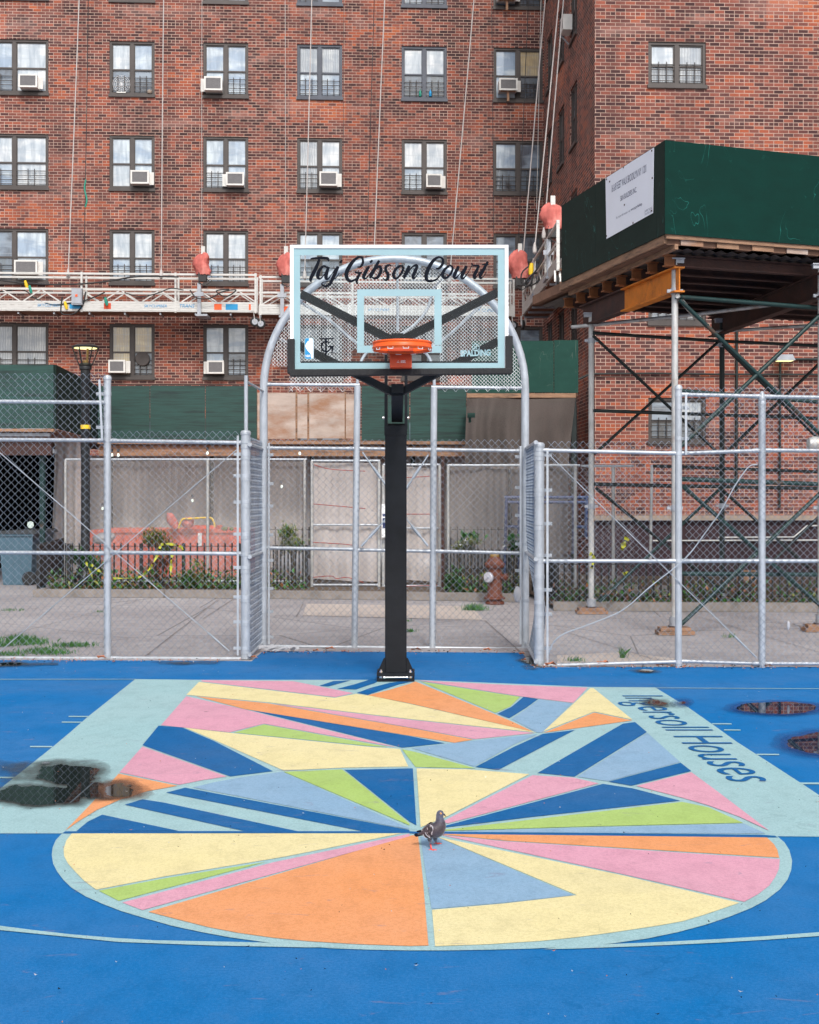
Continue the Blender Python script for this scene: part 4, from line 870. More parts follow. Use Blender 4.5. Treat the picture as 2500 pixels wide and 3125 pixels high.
# green panel and brown curtain by the inner corner
RS = thing('hoarding_box', 'mottled dark green hoarding box against the inner corner of the brick walls', 'hoarding', P(1690, 1800, 28).xy.to_3d())
pr = Plane(P(1600, 0, 28.0).x, 28.0, 0.0)
panel('hoarding_panel', 1440, 1690, 1040, 1198, 'hoard_mott', RS, pr); panel('hoarding_panel', 1691.5, 1765, 1038, 1199, 'hoard_mott', RS, pr)
panel('edge_board', 1425, 1757, 1201, 1214, 'lumber', RS, pr, th=.1, out=.02)
mb = MB(); q = pr.hit(1440, 1200); q2 = pr.hit(1765, 1200); mb.bbox((q.x, 28.05, 3.8), (q2.x, 31, 3.86)); mb.build('deck', 'deckply', RS)
q = pr.hit(1765, 1300); mb = MB(); mb.bbox((q2.x - .1, 28.3, 0), (q2.x, 28.4, 3.8)); mb.build('post', 'sdark', RS)
def cloth(name, label, top, bot, Z, m, mat_, waves=9, amp=.05, nx=60, ny=14, holes=None, cat='screen', group=None):
    """top, bot: lists of pixel points of the upper and lower edge, hung at distance Z"""
    mb = MB(); lerp = lambda L, f: (lambda i, g: tuple(L[i][k] * (1 - g) + L[i + 1][k] * g for k in (0, 1)))(min(int(f * (len(L) - 1)), len(L) - 2), f * (len(L) - 1) - min(int(f * (len(L) - 1)), len(L) - 2))
    for j in range(ny + 1):
        for i in range(nx + 1):
            f, g = i / nx, j / ny; a = lerp(top, f); b = lerp(bot, f); x = a[0] * (1 - g) + b[0] * g; y = a[1] * (1 - g) + b[1] * g
            dz = amp * (sin(f * waves * 6.28 + 1.5 * sin(g * 3)) * (.3 + g) + .5 * sin(f * waves * 2.3 + g * 5))
            mb.v.append(P(x, y, Z) + Vector((0, dz, 0)))
    for j in range(ny):
        for i in range(nx):
            if holes and holes((i + .5) / nx, (j + .5) / ny): continue
            mb.face((j * (nx + 1) + i, (j + 1) * (nx + 1) + i, (j + 1) * (nx + 1) + i + 1, j * (nx + 1) + i + 1), 0, True)
    o = mb.build(name, mat_); b = P(*bot[len(bot) // 2], Z); origin_to(o, b); return tagit(o, label, cat, group)
cloth('dust_curtain', 'torn brown mesh curtain hanging from the hoarding box right of the hoop', [(1425, 1216), (1500, 1214), (1590, 1218), (1757, 1215)], [(1418, 1420), (1500, 1430), (1600, 1430), (1735, 1425)], 27.7, None, 'curtain', 5, .06, holes=lambda f, g: .02 < f < .13 and .18 < g < .34 and g < .36 - abs(f - .05) * 1.6, cat='curtain')
cloth('dust_curtain', 'grey dust curtain closing the whole long shed below its parapet', [(250, 1390), (1750, 1390)], [(250, 1765), (1750, 1765)], 32.6, None, 'curtain_grey', 16, .08, 160, 10, cat='curtain')
cloth('dust_curtain', 'thin pale curtain strip at the corner of the dark passage', [(168, 1310), (200, 1345), (245, 1350)], [(150, 1790), (205, 1790), (245, 1790)], 29.0, None, 'screen_pale', 3, .08, 20, 10, cat='curtain')
# ================================================================ STREET LAMP
b = G(261, 1790); Zl = 25.6; b = Vector((P(261, 0, Zl).x, Zl, 0)); k = Zl / F
r = thing('street_lamp', 'black park lamp with a lit lantern head in front of the angled green hoarding', 'street lamp', b)
zz = lambda py: P(0, py, Zl).z
mb = MB(); mb.lathe([(.22, 0), (.22, .25), (.14, .4), (.085, .7), (.08, zz(1175)), (.09, zz(1172)), (.09, zz(1130)), (.11, zz(1128)), (.115, zz(1120)), (.10, zz(1112))], (0, 0, 0), 20); mb.build('pole', 'lampblack', r, False)
mb = MB(); mb.lathe([(.11, zz(1119)), (.13, zz(1114)), (.10, zz(1108))], (0, 0, 0), 20); mb.lathe([(.245, zz(1062)), (.25, zz(1057)), (.17, zz(1051)), (.05, zz(1049))], (0, 0, 0), 28); hd = mb.build('lantern_head', 'lampblack', r, False)
mb = MB()
for i in range(6):
    t = 2 * pi * i / 6 + .25; mb.tube([(cos(t) * .10, sin(t) * .10, zz(1120)), (cos(t) * .145, sin(t) * .145, zz(1103)), (cos(t) * .245, sin(t) * .245, zz(1059))], .012, 6)
mb.build('lantern_ribs', 'lampblack', hd, False)
mb = MB(); mb.lathe([(.05, zz(1063.5)), (.21, zz(1063.3)), (.21, zz(1062.3)), (.05, zz(1062.2))], (0, 0, 0), 24); mb.build('lit_reflector', 'glow', hd, False)
mb = MB(); mb.tube([(.03, 0, zz(1112)), (.04, 0, zz(1064))], .02, 8); mb.lathe([(.05, zz(1115)), (.055, zz(1100)), (.03, zz(1099))], (.0, 0, 0), 12); mb.build('bulb_holder', 'gold', hd, False)
mb = MB(); mb.lathe([(.092, zz(1309)), (.092, zz(1297))], (0, 0, 0), 16); mb.build('number_plate', 'yplastic', r, False)
# wall lamp and conduits on the wing
b = wing.hit(2388, 1103); r = thing('wall_lamp', 'grey shoebox wall lamp on the brick wing with a brown stain below', 'wall lamp', b)
mb = MB(); mb.prism([(-.2, -.30, 0), (.2, -.30, 0), (.14, -.30, .12), (-.14, -.30, .12)], (0, .28, 0)); mb.build('housing', 'alu_dk', r, False)
mb = MB(); mb.bbox((-.16, -.28, -.012), (.16, -.06, -.002)); mb.build('lit_lens', 'glow', r, False)
def wallpipe(pts, r, label, m='sdark'):
    mb = MB(); mb.tube([wing.hit(*p) + wing.n * .06 for p in pts], r, 6); o = mb.build('wall_conduit', m); origin_to(o, wing.hit(*pts[0])); tagit(o, label, 'conduit')
wallpipe([(2247, 965), (2245, 1500)], .03, 'dark vertical conduit left of the wall lamp')
wallpipe([(2379, 1108), (2377, 1550)], .025, 'dark vertical conduit running down from the wall lamp')
wallpipe([(2415, 1097), (2700, 1099)], .03, 'short dark conduit running right from the wall lamp')
wallpipe([(1765, 1158), (1800, 1142), (1990, 1140), (2200, 1143), (2600, 1144)], .022, 'thin black cable stapled across the brick wing')
wallpipe([(2190, 1640), (2420, 1639), (2460, 1605), (2600, 1600)], .02, 'pale conduit low on the wing wall, bending up at the right', 'galv_old')
wallpipe([(1990, 1650), (2600, 1648)], .02, 'lower pale conduit along the dark wall base', 'galv_old')
# ================================================================ RIGHT SCAFFOLD SHED
c0 = P(2030, 713, 16.8); cl = P(1714, 853, 20.6); cr = P(2500, 743, 17.6)
c0 = Vector((c0.x, c0.y, 0)); vl = Vector((cl.x, cl.y, 0)) - c0; vr = Vector((cr.x, cr.y, 0)) - c0
LL, LR = vl.length, 7.5; ul = vl.normalized(); ur = vr.normalized()
DZ = P(2030, 713, 16.8).z; TZ = P(2030, 427, 16.8).z
RSH = thing('sidewalk_shed', 'tall scaffold shed with dark green hoarding box on steel posts at the right', 'sidewalk shed', (c0.x, c0.y, 0))
def hp(a, u, l0, l1, z0, z1, th, m, name='hoarding_panel', inn=None):
    inn = inn or (ur if u is ul else ul); p = a + u * l0; q = a + u * l1
    mb = MB(); mb.prism([Vector((p.x, p.y, z0)), Vector((q.x, q.y, z0)), Vector((q.x, q.y, z1)), Vector((p.x, p.y, z1))], inn * th); return mb.build(name, m, RSH)
for l0, l1 in ((.012, .26), (.263, 2.44), (2.443, LL)): hp(c0, ul, l0, l1, DZ, TZ - (0 if l0 < 2 else .0), .02, 'hoard_dk')
for l0, l1 in ((0, 2.44), (2.443, 4.88), (4.883, LR)): hp(c0 - ul * .0, ur, l0, l1, DZ, TZ, .02, 'hoard')
for k in range(3):                                              # stacked lumber under the parapet
    hp(c0 + ul * .022, ur, .03, LR, DZ - .05, DZ + .03, .05, 'lumber', 'edge_plank') if k == 0 else None
hp(c0 + ur * .022, ul, .08, LL + .15, DZ - .10, DZ + .03, .06, 'lumber', 'edge_plank')
hp(c0 + ur * .16, ul, .05, LL + .12, DZ - .17, DZ - .105, .05, 'lumber', 'edge_plank')
for k in range(12):
    l = .25 + k * .52; hp(c0 + ul * .05, ur, l, l + .32, DZ - .115, DZ - .053, .25, 'ply' if k % 3 == 0 else 'lumber', 'lumber_block')
# corrugated deck
def dk(a, b, z): q = c0 + ur * a + ul * b; return Vector((q.x, q.y, z))
mb = MB(); n = 90; b0 = 0
for i in range(n + 1):
    a = .15 + (LR - .2) * i / n; z = DZ - .14 + (.016 if i % 2 else -.016)
    mb.v += [dk(a, .15, z), dk(a, LL + 1.6, z)]
for i in range(n): mb.face((2 * i, 2 * i + 1, 2 * i + 3, 2 * i + 2))
mb.build('corrugated_deck', 'corr', RSH)
mb = MB(); mb.prism([dk(.06, .08, DZ - .115), dk(LR, .08, DZ - .115), dk(LR, LL + 1.6, DZ - .115), dk(.06, LL + 1.6, DZ - .115)], (0, 0, .14)); mb.build('deck_boards', 'deckply', RSH)
def ibeam(a, b, h, w, m, name, m2=None, cut=None):
    mb = MB(); a = Vector(a); b = Vector(b)
    segs = [(a, b, 0)] if cut is None else [(a, a + (b - a) * cut, 1), (a + (b - a) * cut, b, 0)]
    for p, q, mi in segs:
        mb.bar(p, q, w, .02, mi); mb.bar(p - Vector((0, 0, h)), q - Vector((0, 0, h)), w, .02, mi); mb.bar(p - Vector((0, 0, h / 2)), q - Vector((0, 0, h / 2)), .015, h - .021, mi)
    return mb.build(name, [m] if m2 is None else [m, m2], RSH)
for k in range(8):                                              # joists parallel to the right face
    b = .45 + k * .55; ibeam(dk(.34, b, DZ - .175), dk(LR, b, DZ - .175), .13, .10, 'rust', 'deck_joist'); ibeam(dk(.20, b, DZ - .175), dk(.339, b, DZ - .175), .13, .10, 'rust_mid', 'joist_end')
pA = P(2060, 1935, 17.4); pB = P(1805, 1872, 20.5); pC = P(2204, 1846, 21.7); pD = P(2506, 1930, 17.8)
zA = P(2060, 800, 17.3).z
def post(p, top, m, label=None):
    p = Vector((p.x, p.y, 0)); o = p
    mb = MB(); mb.tube([p + Vector((0, 0, .12)), p + Vector((0, 0, top))], .042, 14)
    mb.tube([p + Vector((0, 0, .12)), p + Vector((0, 0, .45))], .028, 8); po = mb.build('post', m, RSH)
    mb = MB(); mb.bbox((p.x - .11, p.y - .04, top), (p.x + .11, p.y + .04, top + .05)); mb.bbox((p.x - .12, p.y - .06, top + .05), (p.x + .12, p.y + .06, top + .065)); mb.build('u_head', 'alu_dk', po)
    mb = MB()
    for z in (top - .35, 1.6): mb = MB(); mb.tube([p + Vector((0, 0, z - .04)), p + Vector((0, 0, z + .04))], .055, 12); mb.bbox((p.x - .10, p.y - .02, z - .02), (p.x + .10, p.y + .02, z + .02)); mb.build('coupler', 'alu_dk', po)
    mb = MB(); mb.tube([p + Vector((0, 0, .10)), p + Vector((0, 0, .22))], .07, 10); mb.build('collar', 'alu_dk', po)
    mb = MB(); mb.bbox((p.x - .075, p.y - .075, .09), (p.x + .075, p.y + .075, .105)); mb.build('base_plate', 'rust', po)
    mb = MB(); mb.bbox((p.x - .23, p.y - .14, 0), (p.x + .23, p.y + .14, .045)); mb.bbox((p.x - .2, p.y - .13, .048), (p.x + .18, p.y + .12, .09)); mb.build('timber_pad', 'lumber', po)
    return po
TP = zA
post(pA, TP, 'galv_old'); post(pB, P(0, 968, 20.5).z, 'galv_old'); post(pC, P(0, 985, 21.7).z, 'sdark'); post(pD, TP, 'galv_old')
# main girders
pA0, pB0, pC0, pD0 = [Vector((q.x, q.y, 0)) for q in (pA, pB, pC, pD)]
gd = (pB0 - pA0).normalized(); GZ = DZ - .335
def lift(p, z): return Vector((p.x, p.y, z))
ibeam(lift(pB0 + gd * .35, GZ), lift(pA0 - gd * .15, GZ), .26, .14, 'rust', 'main_girder', 'rust_or', None)
bpy.data.objects.remove([o for o in RSH.children if o.name.startswith('main_girder')][0])
mb = MB(); a = lift(pB0 + gd * .35, GZ); b = lift(pA0 - gd * .15, GZ); c_ = a + (b - a) * .48
for p, q, mi in ((a, c_, 0), (c_, b, 1)):
    mb.bar(p, q, .14, .02, mi); mb.bar(p - Vector((0, 0, .30)), q - Vector((0, 0, .30)), .14, .02, mi); mb.bar(p - Vector((0, 0, .15)), q - Vector((0, 0, .15)), .015, .279, mi)
mb.build('main_girder', ['rust', 'rust_or'], RSH)
gd2 = (pC0 - pD0).normalized(); ibeam(lift(pC0 + gd2 * .5, GZ), lift(pD0 - gd2 * .3, GZ), .30, .14, 'rust', 'main_girder')
def T(p1, p2, r, m, name='brace_tube'):
    mb = MB(); mb.tube([p1, p2], r, 8); return mb.build(name, m, RSH)
# tubes between the posts, end points read on the photograph
ZA, ZB, ZC2, ZD = 17.35, 20.45, 21.65, 17.75
T(P(2062, 905, ZA), P(2560, 945, ZD + .3), .030, 'sgreen'); T(P(1745, 998, 20.6), P(2100, 962, 20.0), .028, 'galv_old'); T(P(2100, 962, 20.0), P(2560, 905, 19.2), .028, 'galv_old')
T(P(2068, 903, ZA - .05), P(2125, 970, 18.6), .030, 'galv_old')
T(P(1811, 1016, ZB), P(2185, 1040, ZC2), .026, 'sdark'); T(P(2185, 1040, ZC2), P(2600, 1060, 22.0), .026, 'sdark')
T(P(1811, 1025, ZB), P(2190, 1380, ZC2), .024, 'sdark'); T(P(2190, 1045, ZC2), P(1815, 1385, ZB), .024, 'sdark')
T(P(1813, 1253, ZB), P(2600, 1280, 21.8), .026, 'sdark'); T(P(2185, 1012, ZC2), P(2600, 985, 21.2), .026, 'galv_old')
T(P(2075, 915, ZA), P(2520, 1340, ZD), .028, 'sgreen'); T(P(2510, 955, ZD), P(2075, 1365, ZA), .028, 'sgreen')
T(P(2205, 1050, ZC2), P(2560, 1400, 22.0), .026, 'sdark'); T(P(2580, 1035, 22.0), P(2205, 1390, ZC2), .026, 'sdark')
T(P(2075, 1192, ZA), P(2560, 1232, 17.9), .026, 'sgreen'); T(P(2075, 1462, ZA), P(2560, 1480, 17.9), .030, 'sgreen'); T(P(1815, 1478, ZB), P(2560, 1492, 21.6), .028, 'sdark')
T(P(1820, 1490, ZB), P(2200, 1800, ZC2), .026, 'sdark'); T(P(2200, 1490, ZC2), P(1830, 1835, ZB), .026, 'sgreen')
T(P(2085, 1485, ZA), P(2530, 1870, ZD), .028, 'sgreen'); T(P(2520, 1490, ZD), P(2080, 1905, ZA), .028, 'sgreen')
T(P(2210, 1500, ZC2), P(2600, 1850, 22.0), .026, 'sdark'); T(P(2560, 1520, 22.0), P(2215, 1850, ZC2), .026, 'sdark')
T(P(2075, 1751, ZA), P(2560, 1754, 17.9), .030, 'sgreen'); T(P(1992, 1422, 21.4), P(2560, 1442, 21.9), .024, 'sdark'); T(P(1990, 1418, 21.4), P(1985, 1720, 21.4), .022, 'galv_old')
b = P(2487, 1355, 17.5); r = thing('flood_light', 'round clear work lamp clamped to the scaffold at the right edge', 'lamp', b)
mb = MB(); mb.lathe([(.03, -.10), (.08, -.08), (.10, 0), (.09, .09), (.04, .12)], (0, 0, 0), 16, axis='X'); mb.build('glass_globe', 'galv_old', r, False)
mb = MB(); mb.tube([(.1, 0, 0), (.22, 0, .05)], .03, 8); mb.tube([(.2, 0, .05), (.2, 0, .3)], .012, 6); mb.build('clamp_arm', 'cable', r, False)
# permit sign
s0 = Vector((c0.x, c0.y, 0)); np_ = Vector((ul.y, -ul.x, 0));
if np_.y > 0: np_ = -np_
lp = Plane(c0.x, c0.y, math.degrees(math.atan2(ul.y, ul.x))); lp.n = np_
def sg(px, py, out=.006): q = lp.hit(px, py); return q + np_ * out
# the face is seen from outside: left end is the far one
quad = [sg(1850, 544), sg(1998, 450), sg(1995, 650), sg(1853, 729)]
zt_, zb_ = (quad[0].z + quad[1].z) / 2, (quad[2].z + quad[3].z) / 2
xl, xr = lp.hit(1850, YH), lp.hit(1997, YH)
SG = thing('permit_sign', 'white sheet sign with blue lettering screwed to the side of the green shed', 'sign', (xl.x, xl.y, zb_))
mb = MB(); a = Vector((xl.x, xl.y, 0)) + np_ * .004; b = Vector((xr.x, xr.y, 0)) + np_ * .004
nq = []
mb.prism([quad[3], quad[2], quad[1], quad[0]], np_ * .003); mb.build('sheet', 'sign', SG)
us = (xr - xl).normalized(); SW = (xr - xl).length; SHh = zt_ - zb_
def stext(t, f0, f1, zf, hf, m='navy', bold=.0):
    p = Vector((xl.x, xl.y, zb_ + SHh * zf)) + us * SW * f0 + np_ * .0095
    m4 = Matrix((us, Vector((0, 0, 1)), np_)).transposed().to_4x4(); m4.translation = p
    text_obj(t, 'lettering', m, m4, SG, width=SW * (f1 - f0), height=SHh * hf, bold=bold)
stext('16 & 8 FLEET WALK BROOKLYN NY 11201', .14, .86, .70, .12, bold=.01); stext('S&N BUILDERS INC.', .33, .67, .475, .085, bold=.01)
stext('For more information, visit', .24, .54, .218, .045, bold=-.004); stext('www.nyc.gov/buildings.', .55, .78, .215, .055, bold=.02)
stext('EXPERT SIGNS', .83, .975, .085, .034); stext('516 333-7000', .83, .975, .04, .034)
mb = MB()
for f, g in ((.03, .97), (.97, .97), (.4, .99), (.03, .03), (.97, .06), (.6, .02), (.98, .55), (.42, .38), (.1, .9)):
    p = Vector((xl.x, xl.y, zb_ + SHh * g)) + us * SW * f + np_ * .008; mb.box(p, (.02, .02, .02), 0)
mb.build('screws', 'rust', SG)
# ================================================================ COURT FENCES
def fpost(par, p, z1, r, cap=True, m='galv', z0=0.0):
    mb = MB(); p = Vector((p.x, p.y, 0)); prof = [(r, z0), (r, z1 - .03)]
    if cap: prof += [(r * 1.12, z1 - .03), (r * 1.12, z1 - .005), (r * .9, z1 + .012), (.01, z1 + .02)]
    else: prof += [(r, z1)]
    mb.lathe(prof, p, 18); return mb.build('post', m, par)
def frail(par, a, b, r, m='galv'):
    mb = MB(); mb.tube([a, b], r, 12)
    d = (b - a).normalized()
    for p in (a, b): mb.tube([p - d * .05, p + d * .05], r * 1.18, 12)
    return mb.build('rail', m, par)
def bands(par, p, r, zs, tdir, reach=.11):
    """clamp bands on a post, each with a lug reaching towards the tension bar"""
    first = None
    for z in zs:
        if first is None:
            mb = MB(); q = Vector((p.x, p.y, z)); mb.lathe([(r * 1.0, -.019), (r * 1.07, -.018), (r * 1.07, .018), (r * 1.0, .019)], q, 16)
            if reach > 0: mb.bar(q + tdir * r, q + tdir * (r + reach), .012, .035); e = q + tdir * (r + reach * .82); mb.lathe([(.012, -.03), (.012, .012)], e, 8, axis='Y')
            first = mb.build('clamp_band', 'galv', par); z0_ = z
        else:
            c = first.copy(); S.collection.objects.link(c); c.location = (0, 0, z - z0_)
def tbar(par, p, z0, z1, lean=0.0):
    mb = MB(); mb.bar(Vector((p.x, p.y, z0)), Vector((p.x + lean, p.y, z1)), .022, .012); mb.build('tension_bar', 'galv', par)
def rod(par, a, b, r=.0055, turn=True, name='brace_rod'):
    a = Vector(a); b = Vector(b); mb = MB(); mb.tube([a, b], r, 6); d = (b - a).normalized()
    if turn: mb.tube([b - d * .30, b - d * .14], r * 1.8, 8); mb.tube([b - d * .10, b], r * 1.4, 8)
    return mb.build(name, 'rod', par)
ZL = 14.78
def X_(px, Z): return (px - CX) * Z / F
Xv = Vector((1, 0, 0)); Yn = Vector((0, -1, 0))
def hz(py, Z): return H + (YH - py) * Z / F
# --- left fence
LF = thing('chain_link_fence', 'left court fence of galvanised chain link, taller at its left end', 'fence', P(328, 2008, ZL).xy.to_3d())
p1 = P(328, 0, ZL); p2 = P(750, 0, 14.74); pL = P(-560, 0, ZL)
fpost(LF, p1, hz(1150, ZL), .040); fpost(LF, pL, hz(1150, ZL), .040)
fpost(LF, p2, hz(1318, 14.74), .051)
mb = MB(); mb.tube([P(751, 1318, 14.74), P(751, 1146, 14.74)], .021, 12); mb.build('post_extension', 'galv', LF)
mb = MB(); mb.tube([P(751, 1163, 14.72), P(803, 1194, 15.85)], .014, 8); mb.build('stay_rod', 'galv', LF)
for y0, y1, r in ((1222, 1228, .021), (1339, 1344, .021), (1685, 1688, .021), (2007, 2009, .019)): frail(LF, P(-560, y0 - 2, ZL), P(316, y1, ZL), r)
for y0, y1, r in ((1345, 1351, .021), (1686, 1690, .021), (2008, 2010, .019)): frail(LF, P(342, y0, ZL), P(737, y1, ZL - .03), r)
mb = MB(); chainlink(mb, P(-150, 0, ZL - .045).xy.to_3d(), Xv, Yn, X_(322, ZL) - X_(-150, ZL), .03, hz(1140, ZL), .0405, .0028); mb.build('mesh', 'wire', LF)
mb = MB(); chainlink(mb, P(338, 0, ZL - .045).xy.to_3d(), Xv, Yn, X_(732, ZL) - X_(338, ZL), .03, hz(1316, ZL), .0405, .0028, bulge=lambda s, z: .015 * sin(s * 2 + z * 3)); mb.build('mesh', 'wire', LF)
tbar(LF, P(312, 0, ZL - .05), hz(1345, ZL), hz(1160, ZL), -.03); tbar(LF, P(726, 0, ZL - .06), .04, hz(1330, ZL))
bands(LF, p1, .040, [hz(y, ZL) for y in (1202, 1304)], -Xv, .08); bands(LF, p1, .0405, [hz(y, ZL) for y in (1345, 1688, 2004)], Xv, .0)
bands(LF, p2, .051, [hz(y, 14.74) for y in (1386, 1452, 1532, 1630, 1732, 1822, 1898, 1978)], -Xv, .08)
bands(LF, p2, .0515, [hz(y, 14.74) for y in (1348, 1364, 1398, 1462, 1545, 1640, 1692, 1745, 1832, 1905, 1990)], Xv, .0)
rod(LF, P(-60, 1330, ZL - .06), P(700, 1987, ZL - .07)); rod(LF, P(-20, 2005, ZL - .065), P(728, 1368, ZL - .06), turn=False)
# --- right fence
ZR = 14.0
RF = thing('chain_link_fence', 'right court fence of galvanised chain link with raised end section', 'fence', P(2070, 2038, ZR).xy.to_3d())
p3 = P(1646, 0, 14.16); p4 = P(2071, 0, ZR); p5 = P(2326, 0, ZR); p6 = P(2900, 0, ZR)
fpost(RF, p3, hz(1355, 14.16), .052); fpost(RF, p4, hz(1180, ZR), .036); fpost(RF, p5, hz(1225, ZR), .036); fpost(RF, p6, hz(1225, ZR), .036)
mb = MB(); mb.lathe([(.036, hz(1226, ZR)), (.042, hz(1218, ZR)), (.026, hz(1202, ZR)), (.01, hz(1194, ZR))], p5.xy.to_3d(), 14); mb.build('eye_top', 'galv', RF)
for y0, y1, r in ((1374, 1383, .020), (1712, 1712, .020), (2031, 2020, .018)): frail(RF, P(1662, y0, 14.14), P(2056, y1, ZR), r)
for y0, y1, r in ((1204, 1209, .020), (1383, 1375, .020), (1712, 1712, .020), (2018, 2025, .018)): frail(RF, P(2086, y0, ZR), P(2312, y1, ZR), r)
for y0, y1, r in ((1210, 1219, .020), (1374, 1378, .020), (1712, 1713, .020), (2025, 2026, .018)): frail(RF, P(2340, y0, ZR), P(2890, y1, ZR), r)
mb = MB(); chainlink(mb, P(1672, 0, 14.1).xy.to_3d(), Xv, Yn, X_(2060, ZR) - X_(1672, ZR), .03, hz(1345, ZR), .0365, .0027, bulge=lambda s, z: .02 * sin(s * 3 + z * 2)); mb.build('mesh', 'wire', RF)
mb = MB(); chainlink(mb, P(2092, 0, ZR - .045).xy.to_3d(), Xv, Yn, X_(2560, ZR) - X_(2092, ZR), .03, hz(1182, ZR), .0365, .0027, bulge=lambda s, z: .015 * sin(s * 3 + z * 2)); mb.build('mesh', 'wire', RF)
tbar(RF, P(1671, 0, 14.08), .04, hz(1372, ZR)); tbar(RF, P(2094, 0, ZR - .05), hz(1388, ZR), hz(1205, ZR))
bands(RF, p3, .052, [hz(y, 14.16) for y in (1388, 1496, 1598, 1695, 1800, 1874, 1978)], Xv, .08); bands(RF, p3, .0525, [hz(y, 14.16) for y in (1372, 1400, 1510, 1612, 1712, 1760, 1838, 1910, 1990, 2020)], Xv, .0)
bands(RF, p4, .036, [hz(y, ZR) for y in (1244, 1338)], Xv, .07); bands(RF, p4, .0365, [hz(y, ZR) for y in (1206, 1385, 1712, 2020)], Xv, .0); bands(RF, p5, .0365, [hz(y, ZR) for y in (1240, 1375, 1712, 2024)], Xv, .0)
rod(RF, P(1672, 1384, 14.0), P(2308, 2006, ZR - .08))
mb = MB(); mb.tube(spline([tuple(P(x, y, ZR - .09)) for x, y in ((1674, 1996), (1690, 1960), (1722, 1934), (1800, 1905), (1900, 1862), (1985, 1790), (2060, 1732), (2105, 1690), (2150, 1630), (2200, 1560), (2245, 1480), (2285, 1425), (2312, 1418))], 6), .0065, 6); mb.build('slack_cable', 'rod', RF)
# --- recess fence (back and the two short sides)
ZK = 15.88
BF = thing('chain_link_fence', 'set-back fence panel with two slim posts behind the basketball pole', 'fence', P(1204, 1980, ZK).xy.to_3d())
for px0, px1, yt in ((1082, 1091, 1178), (1320, 1325, 1183)):
    mb = MB(); mb.tube([P(px0, 1983, ZK), P(px1, yt, ZK)], .038, 14); mb.build('post', 'galv', BF)
for (x0, x1, L) in ((818, 1073, ((1367, 1369, .020), (1672, 1676, .020), (1972, 1975, .018))), (1098, 1310, ((1369, 1372, .020), (1678, 1682, .020), (1975, 1977, .018))), (1336, 1590, ((1372, 1376, .020), (1682, 1688, .020), (1977, 1980, .018)))):
    for y0, y1, r in L: frail(BF, P(x0, y0, ZK), P(x1, y1, ZK), r)
mb = MB(); chainlink(mb, P(815, 0, ZK - .045).xy.to_3d(), Xv, Yn, X_(1592, ZK) - X_(815, ZK), .03, hz(1342, ZK), .0405, .0028, bulge=lambda s, z: .015 * sin(s * 2.3 + z)); mb.build('mesh', 'wire', BF)
tbar(BF, P(821, 0, ZK - .05), .04, hz(1352, ZK)); tbar(BF, P(1589, 0, ZK - .05), .04, hz(1362, ZK))
for a, b in (((1106, 1380), (1185, 1490)), ((1182, 1580), (1102, 1668)), ((1308, 1388), (1240, 1490)), ((1238, 1580), (1306, 1666))): rod(BF, P(*a, ZK - .06), P(*b, ZK - .06), .010)
sideL = thing('chain_link_fence', 'short return panel of chain link joining the left fence to the arch', 'fence', P(776, 2000, 15.3).xy.to_3d())
sideR = thing('chain_link_fence', 'short bulging return panel of chain link joining the right fence to the arch', 'fence', P(1620, 2005, 15.0).xy.to_3d())
for par, (xa, za), (xb, zb2), bl in ((sideL, (764, 14.72), (800, 15.86), 1), (sideR, (1635, 14.12), (1606, 15.86), -1)):
    a = P(xa, 0, za).xy.to_3d(); b = P(xb, 0, zb2).xy.to_3d(); u = (b - a).normalized(); n_ = Vector((u.y, -u.x, 0))
    mb = MB(); chainlink(mb, a, u, n_, (b - a).length, .03, 2.38 if bl > 0 else 2.32, .032, .0024, jit=.003, bulge=(lambda s, z: (.10 * math.exp(-((z - .5) / .45) ** 2) * (1 if True else 0)) ) if bl < 0 else None); mb.build('mesh', 'wire', par)
    frail(par, lift(a, 2.30), lift(b, 2.30), .019); frail(par, lift(a, 1.10), lift(b, 1.10), .019); frail(par, lift(a, .05), lift(b, .05), .017)
# --- arch
AR = thing('arched_pipe_frame', 'tall galvanised pipe arch with fine wire mesh rising behind the backboard', 'pipe arch', P(1204, 1980, ZK).xy.to_3d())
Ra = 399
pts = [P(804, 1982, ZK), P(804.5, 1600, ZK)] + [P(1204 - Ra * cos(t), 1188 - Ra * sin(t), ZK) for t in [pi * i / 36 for i in range(37)]] + [P(1603, 1600, ZK), P(1603, 1985, ZK)]
mb = MB(); mb.tube(pts, .046, 16); mb.build('arch_pipe', 'galv', AR)
frail(AR, P(812, 1173, ZK), P(1085, 1175, ZK), .019); frail(AR, P(1330, 1182, ZK), P(1596, 1184, ZK), .019)
def bent(pts, r): mb = MB(); mb.tube(spline([tuple(P(x, y, ZK + dz)) for x, y, dz in pts], 6), r, 10); mb.build('brace_pipe', 'galv', AR)
bent([(1091, 1182, 0), (1094, 1130, 0), (1112, 1085, .1), (1150, 1050, .25), (1240, 1010, .5), (1300, 950, .6), (1325, 880, .5), (1350, 852, .1)], .018)
bent([(1326, 1186, 0), (1322, 1130, 0), (1302, 1080, .1), (1240, 1030, .35), (1150, 1070, .3), (1080, 1040, .3), (1010, 980, .2), (905, 915, .05)], .018)
bent([(1212, 795, 0), (1214, 900, .25), (1214, 1010, .35)], .018); bent([(1470, 930, .05), (1355, 1035, .3), (1290, 1070, .3)], .018); bent([(845, 1030, 0), (890, 1050, .2), (1010, 1100, .3), (1060, 1120, .2)], .016)
aa = .0205
def hoopmask(s, z):
    px = 812 + s * F / ZK; py = YH - (z - H) * F / ZK
    if (px - 1204) ** 2 + (py - 1188) ** 2 > (Ra - 12) ** 2 and py < 1188: return False
    if py > 1192 + 6 * sin(px * .2): return False
    if 1072 < px < 1338: return py < 1068
    if 880 > px: return py < 1120
    return True
